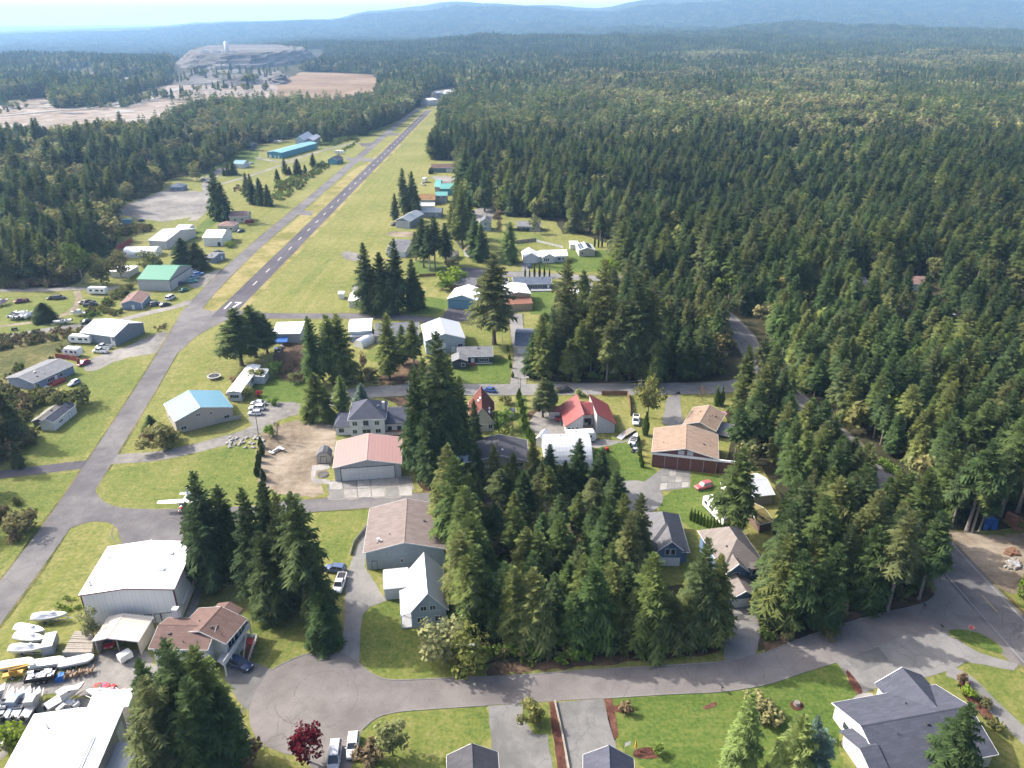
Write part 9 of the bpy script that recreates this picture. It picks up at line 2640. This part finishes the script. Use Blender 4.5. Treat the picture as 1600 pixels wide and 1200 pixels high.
thicket([(128, 508), (140, 500), (160, 490), (198, 496), (200, 488), (175, 482), (150, 482), (130, 492)], 1.7, (1, 0, 2), .5, 1.1, .9, 9)
thicket([(165, 482), (185, 470), (210, 450), (206, 445), (175, 462), (160, 475)], 1.9, (1, 0, 1), .7, 1.3, .9, 10)
thicket([(172, 330), (200, 318), (240, 303), (256, 294), (240, 290), (205, 302), (175, 315)], 2.4, (1, 0, 1), .8, 1.5, .95, 11)
thicket([(170, 318), (200, 300), (232, 292), (225, 288), (190, 298), (168, 308)], 2.6, (1, 0), .8, 1.4, .9, 12)
thicket([(190, 372), (236, 362), (240, 355), (215, 353), (190, 360)], 2.0, (1, 3, 1), .8, 1.3, .9, 13)
thicket([(430, 296), (470, 298), (478, 285), (500, 272), (515, 262), (520, 250), (500, 256), (480, 272), (455, 280), (430, 286)], 2.4, (1, 0, 2), .6, 1.2, .85, 14)
thicket([(425, 315), (445, 312), (462, 300), (450, 296), (425, 300)], 2.4, (1, 2), .6, 1.0, .9, 15)
thicket([(500, 228), (520, 228), (540, 222), (560, 218), (558, 216), (530, 219), (505, 224)], 2.2, (2, 2, 1), .8, 1.2, .95, 16)
thicket([(538, 236), (550, 230), (562, 219), (556, 222), (545, 229), (535, 233)], 2.2, (2, 1), .6, 1.0, .95, 17)
thicket([(362, 302), (385, 300), (392, 292), (372, 290)], 2.4, (1, 3), .5, .9, .8, 18)
thicket([(0, 790), (20, 770), (45, 800), (58, 830), (30, 850), (-20, 870), (-60, 800)], 2.0, (1, 3, 1), .6, 1.1, .6, 19)
thicket([(-60, 640), (30, 606), (55, 640), (60, 690), (20, 720), (-60, 740)], 1.9, (1, 1, 3, 1), 1.0, 1.8, .9, 20)
thicket([(0, 600), (45, 565), (56, 605), (85, 628), (60, 640), (0, 650)], 1.8, (1, 1, 0), .8, 1.4, .8, 21)
thicket([(240, 518), (255, 522), (262, 510), (245, 500)], 1.8, (3, 1), .4, .7, .9, 22)
thicket([(485, 640), (500, 640), (530, 650), (524, 662), (495, 652)], 1.6, (3, 1), .4, .7, .8, 23)
thicket([(700, 680), (740, 672), (800, 676), (790, 684), (735, 690)], 1.8, (1, 2), .5, 1.0, .8, 24)
thicket([(1480, 1060), (1510, 1070), (1560, 1138), (1545, 1132), (1500, 1082)], 1.5, (3, 1, 0), .2, .5, .6, 25)
thicket([(84, 945), (120, 925), (130, 935), (125, 960), (100, 970), (80, 985), (75, 965)], 1.3, (6, 2, 6), .25, .5, .8, 26)
thicket([(410, 580), (470, 560), (560, 585), (640, 590), (640, 602), (560, 600), (460, 600)], 2.6, (1, 3, 0), .4, .9, .6, 27)
thicket([(850, 600), (1000, 598), (1130, 592), (1128, 580), (980, 580), (850, 585)], 2.6, (1, 2, 0), .5, 1.1, .7, 28)
bx, by, bs, bi = np.array(bx), np.array(by), np.array(bs), np.array(bi)
scatter('undergrowth', bx, by, np.zeros(len(bx)), np.stack([bs, bs, bs * NR.uniform(.7, 1.1, len(bs))], 1), NR.uniform(0, 6.28, len(bx)), bi, C_BUSH)
# haze over the whole valley
hz = MB().box(-40000, 40000, -420, 28400, -60.0, 540.0).build('haze', [], None)
hm = bpy.data.materials.new('haze_air')
hm.use_nodes = True
ht = hm.node_tree
ht.nodes.clear()
ho = ht.nodes.new('ShaderNodeOutputMaterial')
hv = ht.nodes.new('ShaderNodeVolumePrincipled')
hv.inputs['Color'].default_value = (0.36, 0.63, 1.0, 1)
hv.inputs['Density'].default_value = 0.0001
hv.inputs['Anisotropy'].default_value = 0.25
ht.links.new(hv.outputs[0], ho.inputs['Volume'])
hz.data.materials.append(hm)
hz['kind'] = 'stuff'
print('conifers as things', N_CON, 'forest', len(keep), 'broadleaf', len(lac['x']), 'bushes', len(bx), 'objects', len(S.objects))
